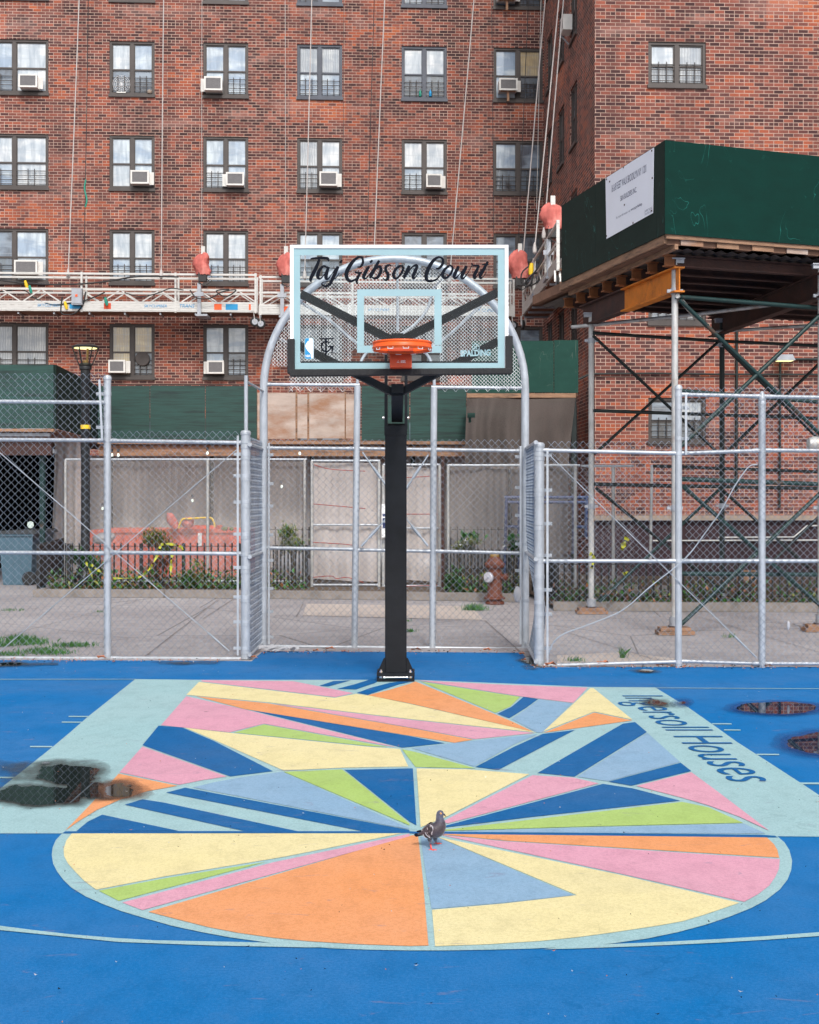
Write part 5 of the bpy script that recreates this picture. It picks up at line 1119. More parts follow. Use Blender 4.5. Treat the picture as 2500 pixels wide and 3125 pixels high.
mb = MB(); chainlink(mb, P(812, 0, ZK - .04).xy.to_3d(), Xv, Yn, X_(1596, ZK) - X_(812, ZK), hz(1200, ZK), hz(792, ZK), aa, .0033, mask=hoopmask, bulge=lambda s, z: -.10 * sin(s * 1.1)); mb.build('fine_mesh', 'wire_bright', AR)
bands(AR, P(804, 0, ZK), .046, [hz(y, ZK) for y in (1388, 1476, 1544, 1632, 1710, 1796, 1866, 1944)], Xv, .07)
bands(AR, P(1603, 0, ZK), .046, [hz(y, ZK) for y in (1394, 1488, 1573, 1660, 1741, 1833)], -Xv, .07)
# ================================================================ BASKET
ZBD = 11.40; ZP = 13.05
HP = thing('basketball_hoop', 'black pole basketball hoop with glass backboard and orange rim', 'basketball hoop', P(1208, 2075, ZP).xy.to_3d())
k_ = ZP / F; xp = X_(1208.5, ZP)
ztop_pole = hz(1322, ZP)
mb = MB(); mb.bbox((xp - .102, ZP - .10, .05), (xp + .102, ZP + .10, ztop_pole)); pole = mb.build('pole', 'black', HP)
bv = pole.modifiers.new('round_edges', 'BEVEL'); bv.width = .012; bv.segments = 3
mb = MB(); mb.bbox((xp - .108, ZP - .105, hz(1330, ZP)), (xp + .108, ZP + .105, hz(1300, ZP))); mb.build('pole_collar', 'black', HP)
for x in (1177, 1235):
    x0 = X_(x - (3 if x < 1200 else 0), ZP) ; mb = MB(); mb.bbox((x0, ZP - .08, hz(1312, ZP)), (x0 + .028, ZP + .10, hz(1060, ZP))); mb.build('side_plate', 'black', HP)
mb = MB(); mb.bbox((xp - .085, ZP + .02, hz(1320, ZP)), (xp + .085, ZP + .08, hz(1292, ZP))); mb.build('cross_plate', 'black', HP)
# lower and upper extension arms
a = P(1212, 1278, ZP + .05); b = P(1213, 1196, 11.75); mb = MB(); mb.bar(a, b, .105, .07); mb.build('extension_arm', 'black', HP)
a2_ = P(1212, 1075, ZP + .05); b2_ = P(1212, 1028, 11.75); mb = MB(); mb.bar(a2_, b2_, .10, .065); mb.build('extension_arm', 'black', HP)
mb = MB(); q = P(1213, 1186, 11.72); mb.box(q, (.105, .03, .08)); mb.build('arm_end_plate', 'black', HP)
for (x0, y0, x1, y1) in ((1196, 1038, 918, 897), (1228, 1036, 1519, 893), (1199, 1198, 900, 1048), (1227, 1196, 1520, 1042)):
    mb = MB(); mb.bar(P(x0, y0, 11.76), P(x1, y1, 11.50), .05, .062); mb.build('strut', 'black', HP)
for x in (1171, 1245): mb = MB(); q = P(x, 1275, ZP - .02); mb.lathe([(.014, -.012), (.014, .012)], q, 8, axis='X'); mb.build('bolt', 'chrome', HP)
# base
mb = MB(); hw = X_(1265, ZP) - X_(1152, ZP)
mb.bbox((xp - .178, ZP - .17, .055), (xp + .178, ZP + .17, .085)); mb.bbox((xp - .176, ZP - .165, .006), (xp + .176, ZP + .165, .035)); mb.build('base_plate', 'black', HP)
for s_ in (-1, 1):
    x0 = xp + s_ * .102; x1 = xp + s_ * .172; mb = MB(); mb.prism([(x0, ZP - .09, .085), (x1, ZP - .09, .085), (x0 + s_ * .012, ZP - .09, .215), (x0, ZP - .09, .22)], (0, .02, 0)); mb.build('gusset', 'black', HP)
    for y in (-.14, .14): mb = MB(); mb.tube([(xp + s_ * .137, ZP + y, .035), (xp + s_ * .137, ZP + y, .115)], .009, 8); mb.tube([(xp + s_ * .137, ZP + y, .088), (xp + s_ * .137, ZP + y, .102)], .019, 6); mb.tube([(xp + s_ * .137, ZP + y, .036), (xp + s_ * .137, ZP + y, .052)], .022, 6); mb.build('anchor_bolt', 'chrome', HP)
mb = MB(); mb.tube([(xp - .10, ZP - .185, .047), (xp + .10, ZP - .185, .047)], .008, 8); mb.tube([(xp - .115, ZP - .185, .047), (xp - .10, ZP - .185, .047)], .014, 6); mb.tube([(xp + .10, ZP - .185, .047), (xp + .115, ZP - .185, .047)], .014, 6); mb.build('tie_rod', 'chrome', HP)
# board
def BX(px): return X_(px, ZBD)
def BZ(py): return hz(py, ZBD)
def flat(name, rects, y, th, m, par=HP):
    mb = MB()
    for (x0, y0, x1, y1) in rects: mb.bbox((BX(x0), ZBD + y, BZ(y1)), (BX(x1), ZBD + y + th, BZ(y0)))
    return mb.build(name, m, par)
flat('board_frame', [(885, 747, 1552, 757), (885, 757.2, 896, 1140), (1541, 757.2, 1552, 1140), (896.2, 1131, 1540.8, 1140)], 0, .045, 'white_frame')
glass = flat('glass', [(896, 757, 1541, 1131)], .014, .010, 'glass')
flat('border_band', [(896.2, 757.2, 1540.8, 778), (896.2, 778.2, 916, 1107), (1520, 778.2, 1540.8, 1107), (896.2, 1107.2, 1540.8, 1128)], .010, .003, 'board_blue', glass)
flat('target_square', [(1090, 882, 1348, 903), (1090, 903.2, 1111, 1054), (1326, 903.2, 1348, 1052), (1090, 1054.2, 1348, 1076)], .010, .003, 'board_blue', glass)
flat('lower_channel', [(918, 1101, 1521, 1107)], .03, .03, 'black')
mb = MB()
for (x0, y0, x1, y1) in ((877, 1034, 900, 1140), (1542, 1025, 1565, 1138)): mb.bbox((BX(x0), ZBD - .018, BZ(y1)), (BX(x1), ZBD + .05, BZ(y0)))
mb.prism([(BX(879), ZBD - .02, BZ(1127)), (BX(1564), ZBD - .02, BZ(1123)), (BX(1562), ZBD - .02, BZ(1142)), (BX(886), ZBD - .02, BZ(1149))][::-1], (0, .072, 0)); pad = mb.build('edge_padding', 'pad', HP)
bv = pad.modifiers.new('soft', 'BEVEL'); bv.width = .008; bv.segments = 3
# lettering: brush strokes traced in the plane of the glass
R1 = [[(325, 245, 12), (340, 232, 20), (400, 225, 26), (500, 222, 30), (575, 232, 34), (592, 272, 12)], [(455, 240, 30), (420, 330, 38), (370, 440, 44), (325, 530, 40), (337, 575, 12)],
 [(572, 372, 14), (540, 345, 24), (500, 350, 28), (455, 405, 38), (430, 475, 44), (440, 518, 34), (475, 522, 18), (535, 450, 12), (580, 372, 14)], [(588, 352, 30), (560, 440, 42), (550, 510, 42), (575, 530, 24), (620, 480, 10), (690, 375, 14)],
 [(728, 345, 34), (690, 430, 42), (640, 540, 40), (600, 610, 34), (540, 638, 26), (493, 610, 20), (505, 580, 12), (600, 560, 10), (700, 510, 12), (745, 440, 10)], [(755, 295, 30), (787, 255, 24)],
 [(1010, 355, 14), (1055, 350, 26), (1090, 290, 30), (1080, 225, 26), (1020, 215, 24), (940, 280, 40), (870, 390, 48), (848, 480, 46), (880, 550, 38), (930, 560, 28), (1000, 520, 22), (1050, 445, 18)],
 [(970, 430, 22), (1020, 440, 26), (1080, 438, 18)], [(1050, 445, 28), (1010, 520, 36), (1000, 570, 28), (1022, 607, 8)],
 [(1180, 345, 30), (1130, 430, 42), (1100, 500, 40), (1130, 525, 22), (1180, 470, 12), (1240, 380, 12)], [(1195, 290, 28), (1232, 255, 24)],
 [(1328, 258, 28), (1270, 370, 40), (1210, 480, 40), (1197, 522, 22)], [(1235, 455, 12), (1290, 375, 18), (1340, 350, 34), (1352, 420, 38), (1310, 500, 36), (1260, 520, 26), (1220, 500, 14)],
 [(1380, 450, 10), (1435, 370, 14)], [(1512, 345, 14), (1480, 325, 22), (1430, 350, 34), (1425, 400, 38), (1455, 460, 40), (1450, 530, 36), (1410, 545, 22), (1383, 518, 12)],
 [(1640, 348, 22), (1580, 375, 32), (1540, 450, 38), (1548, 510, 34), (1590, 518, 26), (1650, 450, 26), (1678, 375, 28), (1650, 335, 22), (1595, 345, 14)]]
R2 = [[(238, 335, 34), (200, 420, 42), (165, 500, 38), (178, 525, 14)], [(195, 475, 12), (265, 370, 18), (325, 330, 28), (348, 350, 36), (315, 430, 42), (290, 500, 38), (310, 520, 22), (350, 470, 10), (392, 415, 8)],
 [(625, 380, 16), (675, 372, 30), (722, 310, 34), (725, 240, 28), (670, 210, 24), (590, 260, 38), (520, 370, 46), (483, 480, 44), (500, 548, 36), (560, 562, 28), (640, 530, 20), (715, 440, 14)],
 [(820, 345, 22), (760, 385, 32), (725, 455, 38), (740, 510, 32), (790, 510, 26), (850, 440, 28), (870, 370, 28), (835, 332, 20), (780, 345, 12)],
 [(960, 342, 32), (920, 420, 42), (893, 490, 38), (915, 520, 24), (980, 450, 12), (1062, 350, 14)], [(1075, 340, 32), (1030, 430, 42), (1003, 500, 38), (1030, 520, 22), (1100, 430, 10), (1155, 325, 10)],
 [(1152, 298, 26), (1160, 325, 14), (1200, 332, 20), (1250, 342, 28), (1225, 400, 36), (1188, 480, 40), (1195, 522, 24), (1240, 470, 10), (1290, 385, 10)],
 [(1388, 273, 28), (1330, 380, 38), (1275, 480, 40), (1285, 520, 22), (1330, 480, 10), (1367, 422, 8)], [(1298, 322, 14), (1350, 315, 22), (1397, 322, 14)]]
mb = MB(); kk = ZBD / F / 4.79; i = 0
for ox, Ls in ((880, R1), (1200, R2)):
    for st in Ls:
        q = spline([(ox + x / 4.79, 740 + y / 4.79, w * kk / 2) for x, y, w in st], 6)
        mb.tube([(BX(x), ZBD + .0095 - i * .00003, BZ(y)) for x, y, w in q], [max(.0018, w * 1.24) for x, y, w in q], 10, flat=Vector((0, 1, 0))); i += 1
mb.build('script_lettering', 'ink', glass)
# stickers low on the glass
def zp(x, y): return (870 + x / 4.79, 980 + y / 4.79)
def stick(name, m, polys, y=.0095, th=.002):
    mb = MB()
    for i, pl_ in enumerate(polys): mb.prism([(BX(p[0]), ZBD + y - i * .0004, BZ(p[1])) for p in pl_], (0, th, 0))
    return mb.build(name, m, glass)
def rrect(x0, y0, x1, y1, r, n=5):
    o = []
    for cx, cy, a0 in ((x1 - r, y0 + r, -90), (x1 - r, y1 - r, 0), (x0 + r, y1 - r, 90), (x0 + r, y0 + r, 180)):
        for k in range(n + 1): t = radians(a0 + 90 * k / n); o.append((cx + r * cos(t), cy + r * sin(t)))
    return o
stick('league_sticker_edge', 'board_blue', [[zp(*p) for p in rrect(284, 242, 420, 555, 30)]], .0096)
stick('league_sticker_blue', 'nbablue', [[zp(*p) for p in rrect(292, 250, 414, 547, 26)]], .0088)
stick('league_sticker_white', 'white', [[zp(*p) for p in ((350, 251), (390, 251), (408, 262), (413, 280), (413, 520), (405, 538), (388, 546), (384, 546), (380, 500), (368, 470), (330, 430), (305, 395), (294, 365), (300, 340), (312, 320), (330, 292), (348, 288))]], .0080)
q = Matrix.Translation((BX(zp(300, 0)[0]), ZBD + .0072, BZ(zp(0, 524)[1]))) @ Matrix.Rotation(radians(90), 4, 'X')
text_obj('NBA', 'sticker_lettering', 'white', q, glass, width=BX(zp(374, 0)[0]) - BX(zp(300, 0)[0]), height=BZ(zp(0, 488)[1]) - BZ(zp(0, 524)[1]), bold=.02)
ring_ = lambda cx, cy, ro, ri, a0, a1, n=28: [(cx + ro * cos(radians(a0 + (a1 - a0) * k / n)), cy + ro * sin(radians(a0 + (a1 - a0) * k / n)) * 1.05) for k in range(n + 1)] + [(cx + ri * cos(radians(a1 - (a1 - a0) * k / n)), cy + ri * sin(radians(a1 - (a1 - a0) * k / n)) * 1.05) for k in range(n + 1)]
stick('monogram', 'ink', [[zp(*p) for p in ((495, 245), (712, 245), (700, 264), (500, 266))], [zp(*p) for p in ((586, 262), (612, 262), (612, 480), (599, 515), (586, 480))], [zp(*p) for p in ring_(600, 370, 80, 58, 10, 315)], [zp(*p) for p in ((620, 358), (712, 358), (690, 480), (676, 485), (678, 400), (650, 378), (620, 378))]], .0093)
q = Matrix.Translation((BX(1220 + 890 / 4.79), ZBD + .0085, BZ(980 + 518 / 4.79))) @ Matrix.Rotation(radians(90), 4, 'X') @ Matrix.Rotation(radians(1.5), 4, 'Y') @ Matrix.Rotation(radians(2), 4, 'Z')
text_obj('SPALDING', 'maker_lettering', 'board_blue', q, glass, width=BX(1220 + 1335 / 4.79) - BX(1220 + 890 / 4.79), height=.054, bold=.04)
z4 = lambda x, y: (1220 + x / 4.79, 980 + y / 4.79)
stick('maker_ball_mark', 'board_blue', [[z4(1115 + 56 * cos(t) * .0 + p[0], p[1]) for p in ring_(0, 384, 54, 45, 0, 356)] for t in (0,)] + [[z4(*p) for p in ((1095, 360), (1107, 360), (1107, 408), (1095, 408))], [z4(*p) for p in ((1112, 382), (1130, 358), (1140, 364), (1122, 386), (1140, 410), (1128, 412))]], .0085)
# rim
rc = Vector((X_(1227.5, 11.02), 11.02, hz(1047, 11.02))); rr_ = .232
mb = MB(); mb.tube([rc + Vector((cos(t) * rr_, sin(t) * rr_, 0)) for t in [2 * pi * i / 64 for i in range(64)]], .0095, 10, closed=True); rim = mb.build('rim', 'rim', HP)
mb = MB(); N_ = 64
for ro, z0_, z1_ in ((rr_ + .004, -.062, -.006),):
    for i in range(N_):
        t = 2 * pi * i / N_
        for rad in (ro, ro - .006): mb.v += [rc + Vector((cos(t) * rad, sin(t) * rad, z0_)), rc + Vector((cos(t) * rad, sin(t) * rad, z1_))]
for i in range(N_):
    j = (i + 1) % N_; a, b = i * 4, j * 4
    mb.face((a, b, b + 1, a + 1), 0, True); mb.face((a + 2, a + 3, b + 3, b + 2), 0, True); mb.face((a, a + 2, b + 2, b)); mb.face((a + 1, b + 1, b + 3, a + 3))
mb.build('rim_skirt', 'rim', HP)
mb = MB(); mb.tube([rc + Vector((cos(t) * (rr_ + .002), sin(t) * (rr_ + .002), -.04)) for t in [2 * pi * i / 64 for i in range(64)]], .0085, 8, closed=True); mb.build('lower_ring', 'rim', HP)
for i in range(12):
    t = 2 * pi * i / 12 + .13; c = rc + Vector((cos(t) * (rr_ + .006), sin(t) * (rr_ + .006), -.058)); tg = Vector((-sin(t), cos(t), 0))
    mb = MB(); mb.tube([c - tg * .022 + Vector((0, 0, .006)), c - tg * .022 - Vector((0, 0, .008)), c + tg * .022 - Vector((0, 0, .008)), c + tg * .022 + Vector((0, 0, .006))], .0032, 5); mb.build('net_hook', 'white', rim)
mb = MB(); mb.bbox((X_(1190, 11.3), 11.27, hz(1123, 11.3)), (X_(1257, 11.3), ZBD - .004, hz(1079, 11.3))); mb.prism([(X_(1184, 11.2), 11.12, rc.z - .055), (X_(1262, 11.2), 11.12, rc.z - .055), (X_(1262, 11.2), ZBD - .005, rc.z - .055), (X_(1184, 11.2), ZBD - .005, rc.z - .055)], (0, 0, .03))
br = mb.build('rim_bracket', 'rim_dark', HP); bv = br.modifiers.new('edge', 'BEVEL'); bv.width = .005; bv.segments = 2
q = Matrix.Translation((X_(1213, 11.27), 11.267, hz(1108, 11.27))) @ Matrix.Rotation(radians(90), 4, 'X')
mb = MB(); mb.tube([(X_(px, 11.27), 11.2665, hz(py, 11.27)) for px, py in ((1211.5, 1106), (1215, 1100.5), (1219, 1106))], .0022, 6, closed=True); mb.build('bracket_mark', 'white', br)
for t_, zz_, w_ in (('GARED', 1103.3, .040), ('SPORTS', 1108, .040)):
    q = Matrix.Translation((X_(1223, 11.27), 11.267, hz(zz_, 11.27))) @ Matrix.Rotation(radians(90), 4, 'X'); text_obj(t_, 'bracket_lettering', 'white', q, br, width=w_, height=.0105, bold=.02)
# ================================================================ PLANTING BEDS, RAILINGS, SCREENS
def strip(pts, w, h, name_mb, mi=0):
    for a, b in zip(pts[:-1], pts[1:]):
        d = (b - a).normalized(); s_ = Vector((-d.y, d.x, 0)) * w; z = Vector((0, 0, h))
        name_mb.prism([a, b, b + s_, a + s_], z, mi)
mb = MB(); strip([G(100, 1822), G(500, 1824)], .22, .13, mb); strip([G(502, 1824), G(930, 1828), G(1300, 1832), G(1605, 1838)], .22, .13, mb)
solo(mb, 'kerb', 'concrete', 'worn concrete kerb of the planting bed behind the left and middle fence', 'kerb', G(700, 1826))
mb = MB(); strip([G(1690, 1864), G(2500, 1868), G(3100, 1868)], .2, .13, mb)
solo(mb, 'kerb', 'concrete', 'concrete kerb behind the right fence, nearer than the other one', 'kerb', G(2100, 1866))
mb = MB(); a, b = G(100, 1818), G(1605, 1834); mb.poly([a + Vector((0, .1, .06)), b + Vector((0, .1, .06)), Vector((b.x + .5, 33, .06)), Vector((a.x - .5, 33, .06))]); 
c, d = G(1690, 1862), G(3100, 1866); mb.poly([c + Vector((0, .1, .062)), d + Vector((0, .1, .062)), Vector((d.x, 30, .062)), Vector((c.x - .4, 30, .062))])
struct(mb, 'planting_bed', 'soil')
def railing(name, label, a, b, zb, zt, sp, posts=(), rail=True, lean=0):
    r = thing('iron_railing', label, 'railing', (a.x, a.y, 0)); d = (b - a); L = d.length; d.normalize(); n = int(L / sp)
    mb = MB()
    for k in range(n + 1):
        p = a + d * (k * sp); mb.box(p + Vector((0, 0, (zb + zt) / 2 + .01)), (.026, .026, zt - zb + .04))
    mb.build('picket_row', 'iron', r)
    for z in (zb + .05, zt - .03): mb = MB(); mb.bar(lift(a, z), lift(b, z), .026, .012); mb.build('rail', 'iron', r)
    for f in posts: p = a + d * L * f; mb = MB(); mb.box(p + Vector((0, 0, (zt + .02) / 2)), (.06, .06, zt + .02)); mb.build('post', 'iron', r)
    return r
ZI = 25.3
railing('', 'black iron railing in front of the orange dumpster', P(200, 0, ZI).xy.to_3d(), P(738, 0, ZI).xy.to_3d(), .12, hz(1662, ZI), .128, (.02, .43, .67, .995))
railing('', 'short piece of iron railing beside the bin, turned away from the fence', P(118, 0, 24.9).xy.to_3d(), P(198, 0, 28.5).xy.to_3d(), .1, hz(1664, 24.9), .12, (0, 1))
railing('', 'short black iron railing left of the wire gates', P(812, 0, ZI).xy.to_3d(), P(936, 0, ZI).xy.to_3d(), .10, hz(1668, ZI), .068, (1,))
railing('', 'black iron railing behind the fire hydrant', P(1364, 0, 24.2).xy.to_3d(), P(1592, 0, 24.2).xy.to_3d(), .10, hz(1682, 24.2), .062, (0,))
railing('', 'black iron railing under the scaffold behind the right fence', P(1700, 0, 21.6).xy.to_3d(), P(2720, 0, 21.6).xy.to_3d(), .12, hz(1716, 21.6), .117, (0, .55))
railing('', 'iron railing running away from the right big fence post', P(1700, 0, 21.7).xy.to_3d(), P(1628, 0, 24.5).xy.to_3d(), .10, hz(1716, 21.6), .12, (1,))
railing('', 'far iron railing seen faintly through the screens', P(820, 0, 30.5).xy.to_3d(), P(1640, 0, 30.5).xy.to_3d(), .1, hz(1612, 30.5), .15)
# construction fence panels with debris screens
def wirepanel(label, x0, x1, yt, yb, Z, posts, rails, cat='construction fence', mesh=True, a=.06):
    r = thing('construction_fence', label, cat, P(x0, yb, Z).xy.to_3d())
    for px in posts: mb = MB(); mb.tube([lift(P(px, 0, Z), 0.0), lift(P(px, 0, Z), hz(yt, Z))], .028, 10); mb.build('post', 'galv_old', r)
    for ra in rails: mb = MB(); mb.tube([P(x0, ra, Z), P(x1, ra, Z)], .022, 10); mb.build('rail', 'galv', r)
    if mesh: mb = MB(); chainlink(mb, P(x0, 0, Z).xy.to_3d() + Vector((0, -.03, 0)), Xv, Yn, X_(x1, Z) - X_(x0, Z), hz(yb, Z), hz(yt + 3, Z), a, .0024); mb.build('mesh', 'wire_dull', r)
    return r
wirepanel('galvanised construction fence with grey screen in front of the dumpster', 200, 936, 1402, 1785, 26.4, (200, 634, 930), (1402, 1774))
wirepanel('left leaf of the wire gate with red tape lines, behind the left slim post', 950, 1160, 1406, 1788, 25.7, (952, 1157), (1406, 1602, 1785), 'gate')
wirepanel('right leaf of the wire gate half hidden by the black pole', 1170, 1342, 1418, 1792, 25.7, (1170, 1342), (1418, 1612, 1788), 'gate')
wirepanel('construction fence panel with a rusty gate post behind the hydrant', 1366, 1770, 1420, 1785, 25.4, (1368, 1756), (1420,))
wirepanel('loose crumpled wire fence panel beside the scaffold post', 1775, 1935, 1425, 1830, 22.4, (1872,), (1422,), a=.045)
cloth('debris_screen', 'grey see-through screen tied over the construction fence by the dumpster', [(202, 1399), (400, 1408), (640, 1404), (932, 1409)], [(202, 1780), (932, 1785)], 26.55, None, 'screen', 9, .04, 90, 8)
cloth('debris_screen', 'pale cloth on the left gate leaf', [(955, 1412), (1155, 1414)], [(955, 1766), (1050, 1772), (1155, 1775)], 25.8, None, 'screen_pale', 3, .03, 30, 8)
cloth('debris_screen', 'pale cloth on the right gate leaf beside the black pole', [(1172, 1428), (1250, 1424), (1340, 1432)], [(1172, 1778), (1250, 1770), (1340, 1776)], 25.8, None, 'screen_pale', 3, .03, 30, 8)
cloth('debris_screen', 'grey-brown screen on the fence panel behind the hydrant', [(1370, 1414), (1500, 1418), (1620, 1410), (1766, 1416)], [(1370, 1640), (1500, 1690), (1640, 1700), (1766, 1680)], 25.5, None, 'screen', 6, .05, 60, 8)
# red tape lines on the gates
for i, (pts, lb) in enumerate(((((958, 1418), (1010, 1432), (1115, 1438)), 'top'), (((957, 1538), (1060, 1547), (1115, 1552)), 'second'), (((956, 1655), (1040, 1660), (1080, 1664)), 'third'), (((956, 1762), (1010, 1758), (1028, 1766), (1060, 1762), (1110, 1778)), 'lowest'),
                               (((1172, 1450), (1215, 1458), (1335, 1452)), 'top right leaf'), (((1172, 1569), (1335, 1569)), 'second right leaf'), (((1176, 1795), (1220, 1790), (1335, 1786)), 'lowest right leaf'))):
    cablething([P(x, y, 25.62) for x, y in pts], .008, 'cord', 'red cord across the gate screen, %s line' % lb, 'red_cord', 'cord', n=5)
# caution sign beside the pole
b = P(1171, 1640, 25.55); r = thing('notice_sign', 'white notice with blue letters mostly hidden by the black pole', 'sign', b)
mb = MB(); mb.bbox((X_(1165, 25.55) - b.x, -.005, 0), (X_(1215, 25.55) - b.x, .005, hz(1538, 25.55) - hz(1640, 25.55))); mb.build('sheet', 'white', r, False)
mb = MB()
for z0, z1 in ((.17, .28), (.31, .36), (.39, .44)): mb.bbox((-.02, -.009, z0), (.2, -.0055, z1))
mb.build('blue_blocks', 'navy', r, False)
# dumpster
b = P(500, 1790, 28.2); b.z = 0
r = thing('dumpster', 'long orange construction dumpster loaded with rubble bags behind the iron railing', 'dumpster', b)
x0, x1 = X_(345, 28.2) - b.x, X_(742, 28.2) - b.x; zt_ = hz(1617, 28.2)
mb = MB(); mb.bbox((x0, 0, .1), (x1, 2.2, zt_)); mb.prism([(x0, 0, .1), (x0, 0, zt_), (x0 - .45, 0, zt_), (x0 - .6, 0, zt_ - .35)], (0, 2.2, 0))
mb.build('body', 'dumpster', r, False)
mb = MB(); mb.bbox((x0 - .05, -.05, zt_ - .06), (x1 + .02, -.001, zt_ + .02)); mb.bbox((x0, -.05, hz(1682, 28.2)), (x1, -.001, hz(1664, 28.2))); mb.build('top_rail', 'dumpster', r, False)
for k in range(9): x = x0 + .15 + k * .31; mb = MB(); mb.bbox((x, -.04, .12), (x + .07, -.001, zt_ - .1)); mb.build('side_rib', 'dumpster', r, False)
mb = MB(); q = X_(605, 28.2) - b.x; mb.bbox((q, -.06, hz(1668, 28.2)), (q + .08, -.055, hz(1626, 28.2))); mb.build('white_plate', 'white', r, False)
mb = MB(); mb.bbox((X_(560, 28.2) - b.x, .1, zt_), (X_(655, 28.2) - b.x, 1.2, hz(1606, 28.2))); mb.build('load_box', 'dumpster', r, False)
def lump(name, px0, px1, py0, py1, Z, m, label, cat, tilt=0.0, seed=1):
    random.seed(seed); c = P((px0 + px1) / 2, py1, Z); w = (px1 - px0) * Z / F / 2; h = (py1 - py0) * Z / F; mb = MB(); n, rn = 18, 9
    for j in range(rn + 1):
        f = j / rn; rad = sin(pi * (.08 + .84 * f)) ** .6
        for k in range(n): t = 2 * pi * k / n; rr = w * rad * (1 + random.uniform(-.12, .12)); mb.v.append(c + Vector((cos(t) * rr + tilt * h * f, sin(t) * rr * .7, h * f)))
    for j in range(rn):
        for k in range(n): k2 = (k + 1) % n; mb.face((j * n + k, j * n + k2, (j + 1) * n + k2, (j + 1) * n + k), 0, True)
    mb.face([rn * n + k for k in range(n)]); mb.face([k for k in range(n)][::-1])
    return solo(mb, name, m, label, cat, c)
lump('cloth_bundle', 520, 552, 1565, 1618, 28.0, 'red_cloth', 'pink cloth bundle leaning on the left end of the dumpster load', 'bundle', -.35, 3)
lump('cloth_bundle', 553, 590, 1578, 1612, 28.0, 'red_cloth', 'pink cloth bundle under the yellow hose on the dumpster', 'bundle', .1, 4)
lump('rubbish_bag', 675, 695, 1607, 1620, 27.9, 'leaf2', 'pale green rubbish bag on the right part of the dumpster', 'bag', 0, 5); lump('rubbish_bag', 700, 714, 1609, 1620, 27.9, 'leaf2', 'smaller green bag at the right end of the dumpster', 'bag', 0, 6)
cablething([P(x, y, 27.9) for x, y in ((545, 1612), (556, 1586), (580, 1583), (630, 1580), (648, 1584), (656, 1608))], .022, 'yplastic', 'yellow hose arching over the dumpster load', 'hose', 'hose')
lump('stone_pile', 275, 345, 1625, 1660, 27.6, 'plastic', 'clear plastic sheet heaped at the left end of the dumpster', 'plastic sheet', .4, 8)
for i, (x0_, x1_, y0_, y1_, lb) in enumerate(((840, 955, 1690, 1775, 'pale plastic-wrapped bundle behind the short railing left of the gates'), (960, 1090, 1668, 1760, 'pale plastic-wrapped bundle behind the left gate leaf'), (1100, 1260, 1648, 1765, 'largest pale wrapped bundle behind the gate and the black pole'), (1255, 1350, 1690, 1770, 'low wrapped bundle behind the right gate leaf'))):
    lump('wrapped_bundle', x0_, x1_, y0_, y1_, 27.6 + .2 * i, 'plastic', lb, 'bundle', 0, 20 + i)
for i, (x0_, x1_, y0_, y1_, m_, lb) in enumerate(((1880, 1960, 1780, 1835, 'concrete', 'grey broken block heap behind the right railing near the loose panel'), (1990, 2045, 1785, 1832, 'concrete', 'grey block heap behind the right railing left of the silver scaffold post'), (2240, 2330, 1740, 1790, 'lumber', 'stack of old boards behind the railing at the right'))):
    lump('rubble_heap', x0_, x1_, y0_, y1_, 22.4, m_, lb, 'rubble', 0, 30 + i)
# wheeled bin
Zb = 27.4; b = P(62, 1775, Zb); b.z = 0
r = thing('wheeled_bin', 'grey-blue wheeled bin in the dark passage at the left', 'bin', b)
mb = MB(); w0, w1 = .27, .34; zt_ = 1.0
for z, w, d in ((.0, w0, .24), (zt_, w1, .33)): mb.v += [Vector((-w, -d, z)), Vector((w, -d, z)), Vector((w, d, z)), Vector((-w, d, z))]
for q in ((0, 1, 5, 4), (1, 2, 6, 5), (2, 3, 7, 6), (3, 0, 4, 7), (3, 2, 1, 0), (4, 5, 6, 7)): mb.face(q)
mb.bbox((-w1 - .02, -.36, zt_ - .03), (w1 + .02, .34, zt_ + .01)); mb.build('body', 'bin', r, False)
mb = MB(); mb.prism([(-w1 - .04, -.38, zt_ + .012), (w1 + .1, -.38, zt_ + .012), (w1 + .04, -.38, zt_ + .09), (-w1 + .04, -.38, zt_ + .07)], (0, .74, 0)); mb.build('lid', 'bin_lid', r, False)
for y in (-.2, .2): mb = MB(); mb.lathe([(.03, -.03), (.13, -.03), (.14, 0), (.13, .03), (.03, .03)], (.26, y - .12, .13), 18, axis='Y'); mb.build('wheel', 'tire', r, False)
b2 = P(100, 1768, 28.3); b2.z = 0; q = dup(r); q.location = b2; q['label'] = 'second wheeled bin standing half behind the first in the dark passage'; q['group'] = r['group'] = 'wheeled bins in the passage'
# blue pipe rack
r = thing('pipe_rack', 'blue steel tube rack behind the hydrant and the right arch leg', 'rack', lift(P(1640, 0, 26.6), 0))
for pts in (((1546, 1515), (1540, 1760)), ((1587, 1530), (1578, 1760)), ((1752, 1515), (1750, 1690)), ((1790, 1515), (1788, 1640)), ((1540, 1518), (1800, 1518)), ((1548, 1533), (1795, 1533)), ((1542, 1608), (1585, 1608)), ((1750, 1608), (1790, 1608))):
    mb = MB(); mb.tube([P(x, y, 26.6) for x, y in pts], .032, 8); mb.build('tube', 'bluebar', r)
mb = MB(); mb.tube([P(1352, 1392, 25.3), lift(P(1352, 0, 25.3), 0)], .03, 10); solo(mb, 'rusty_post', 'rust', 'rusty pipe post right of the wire gate', 'post', lift(P(1352, 0, 25.3), 0))
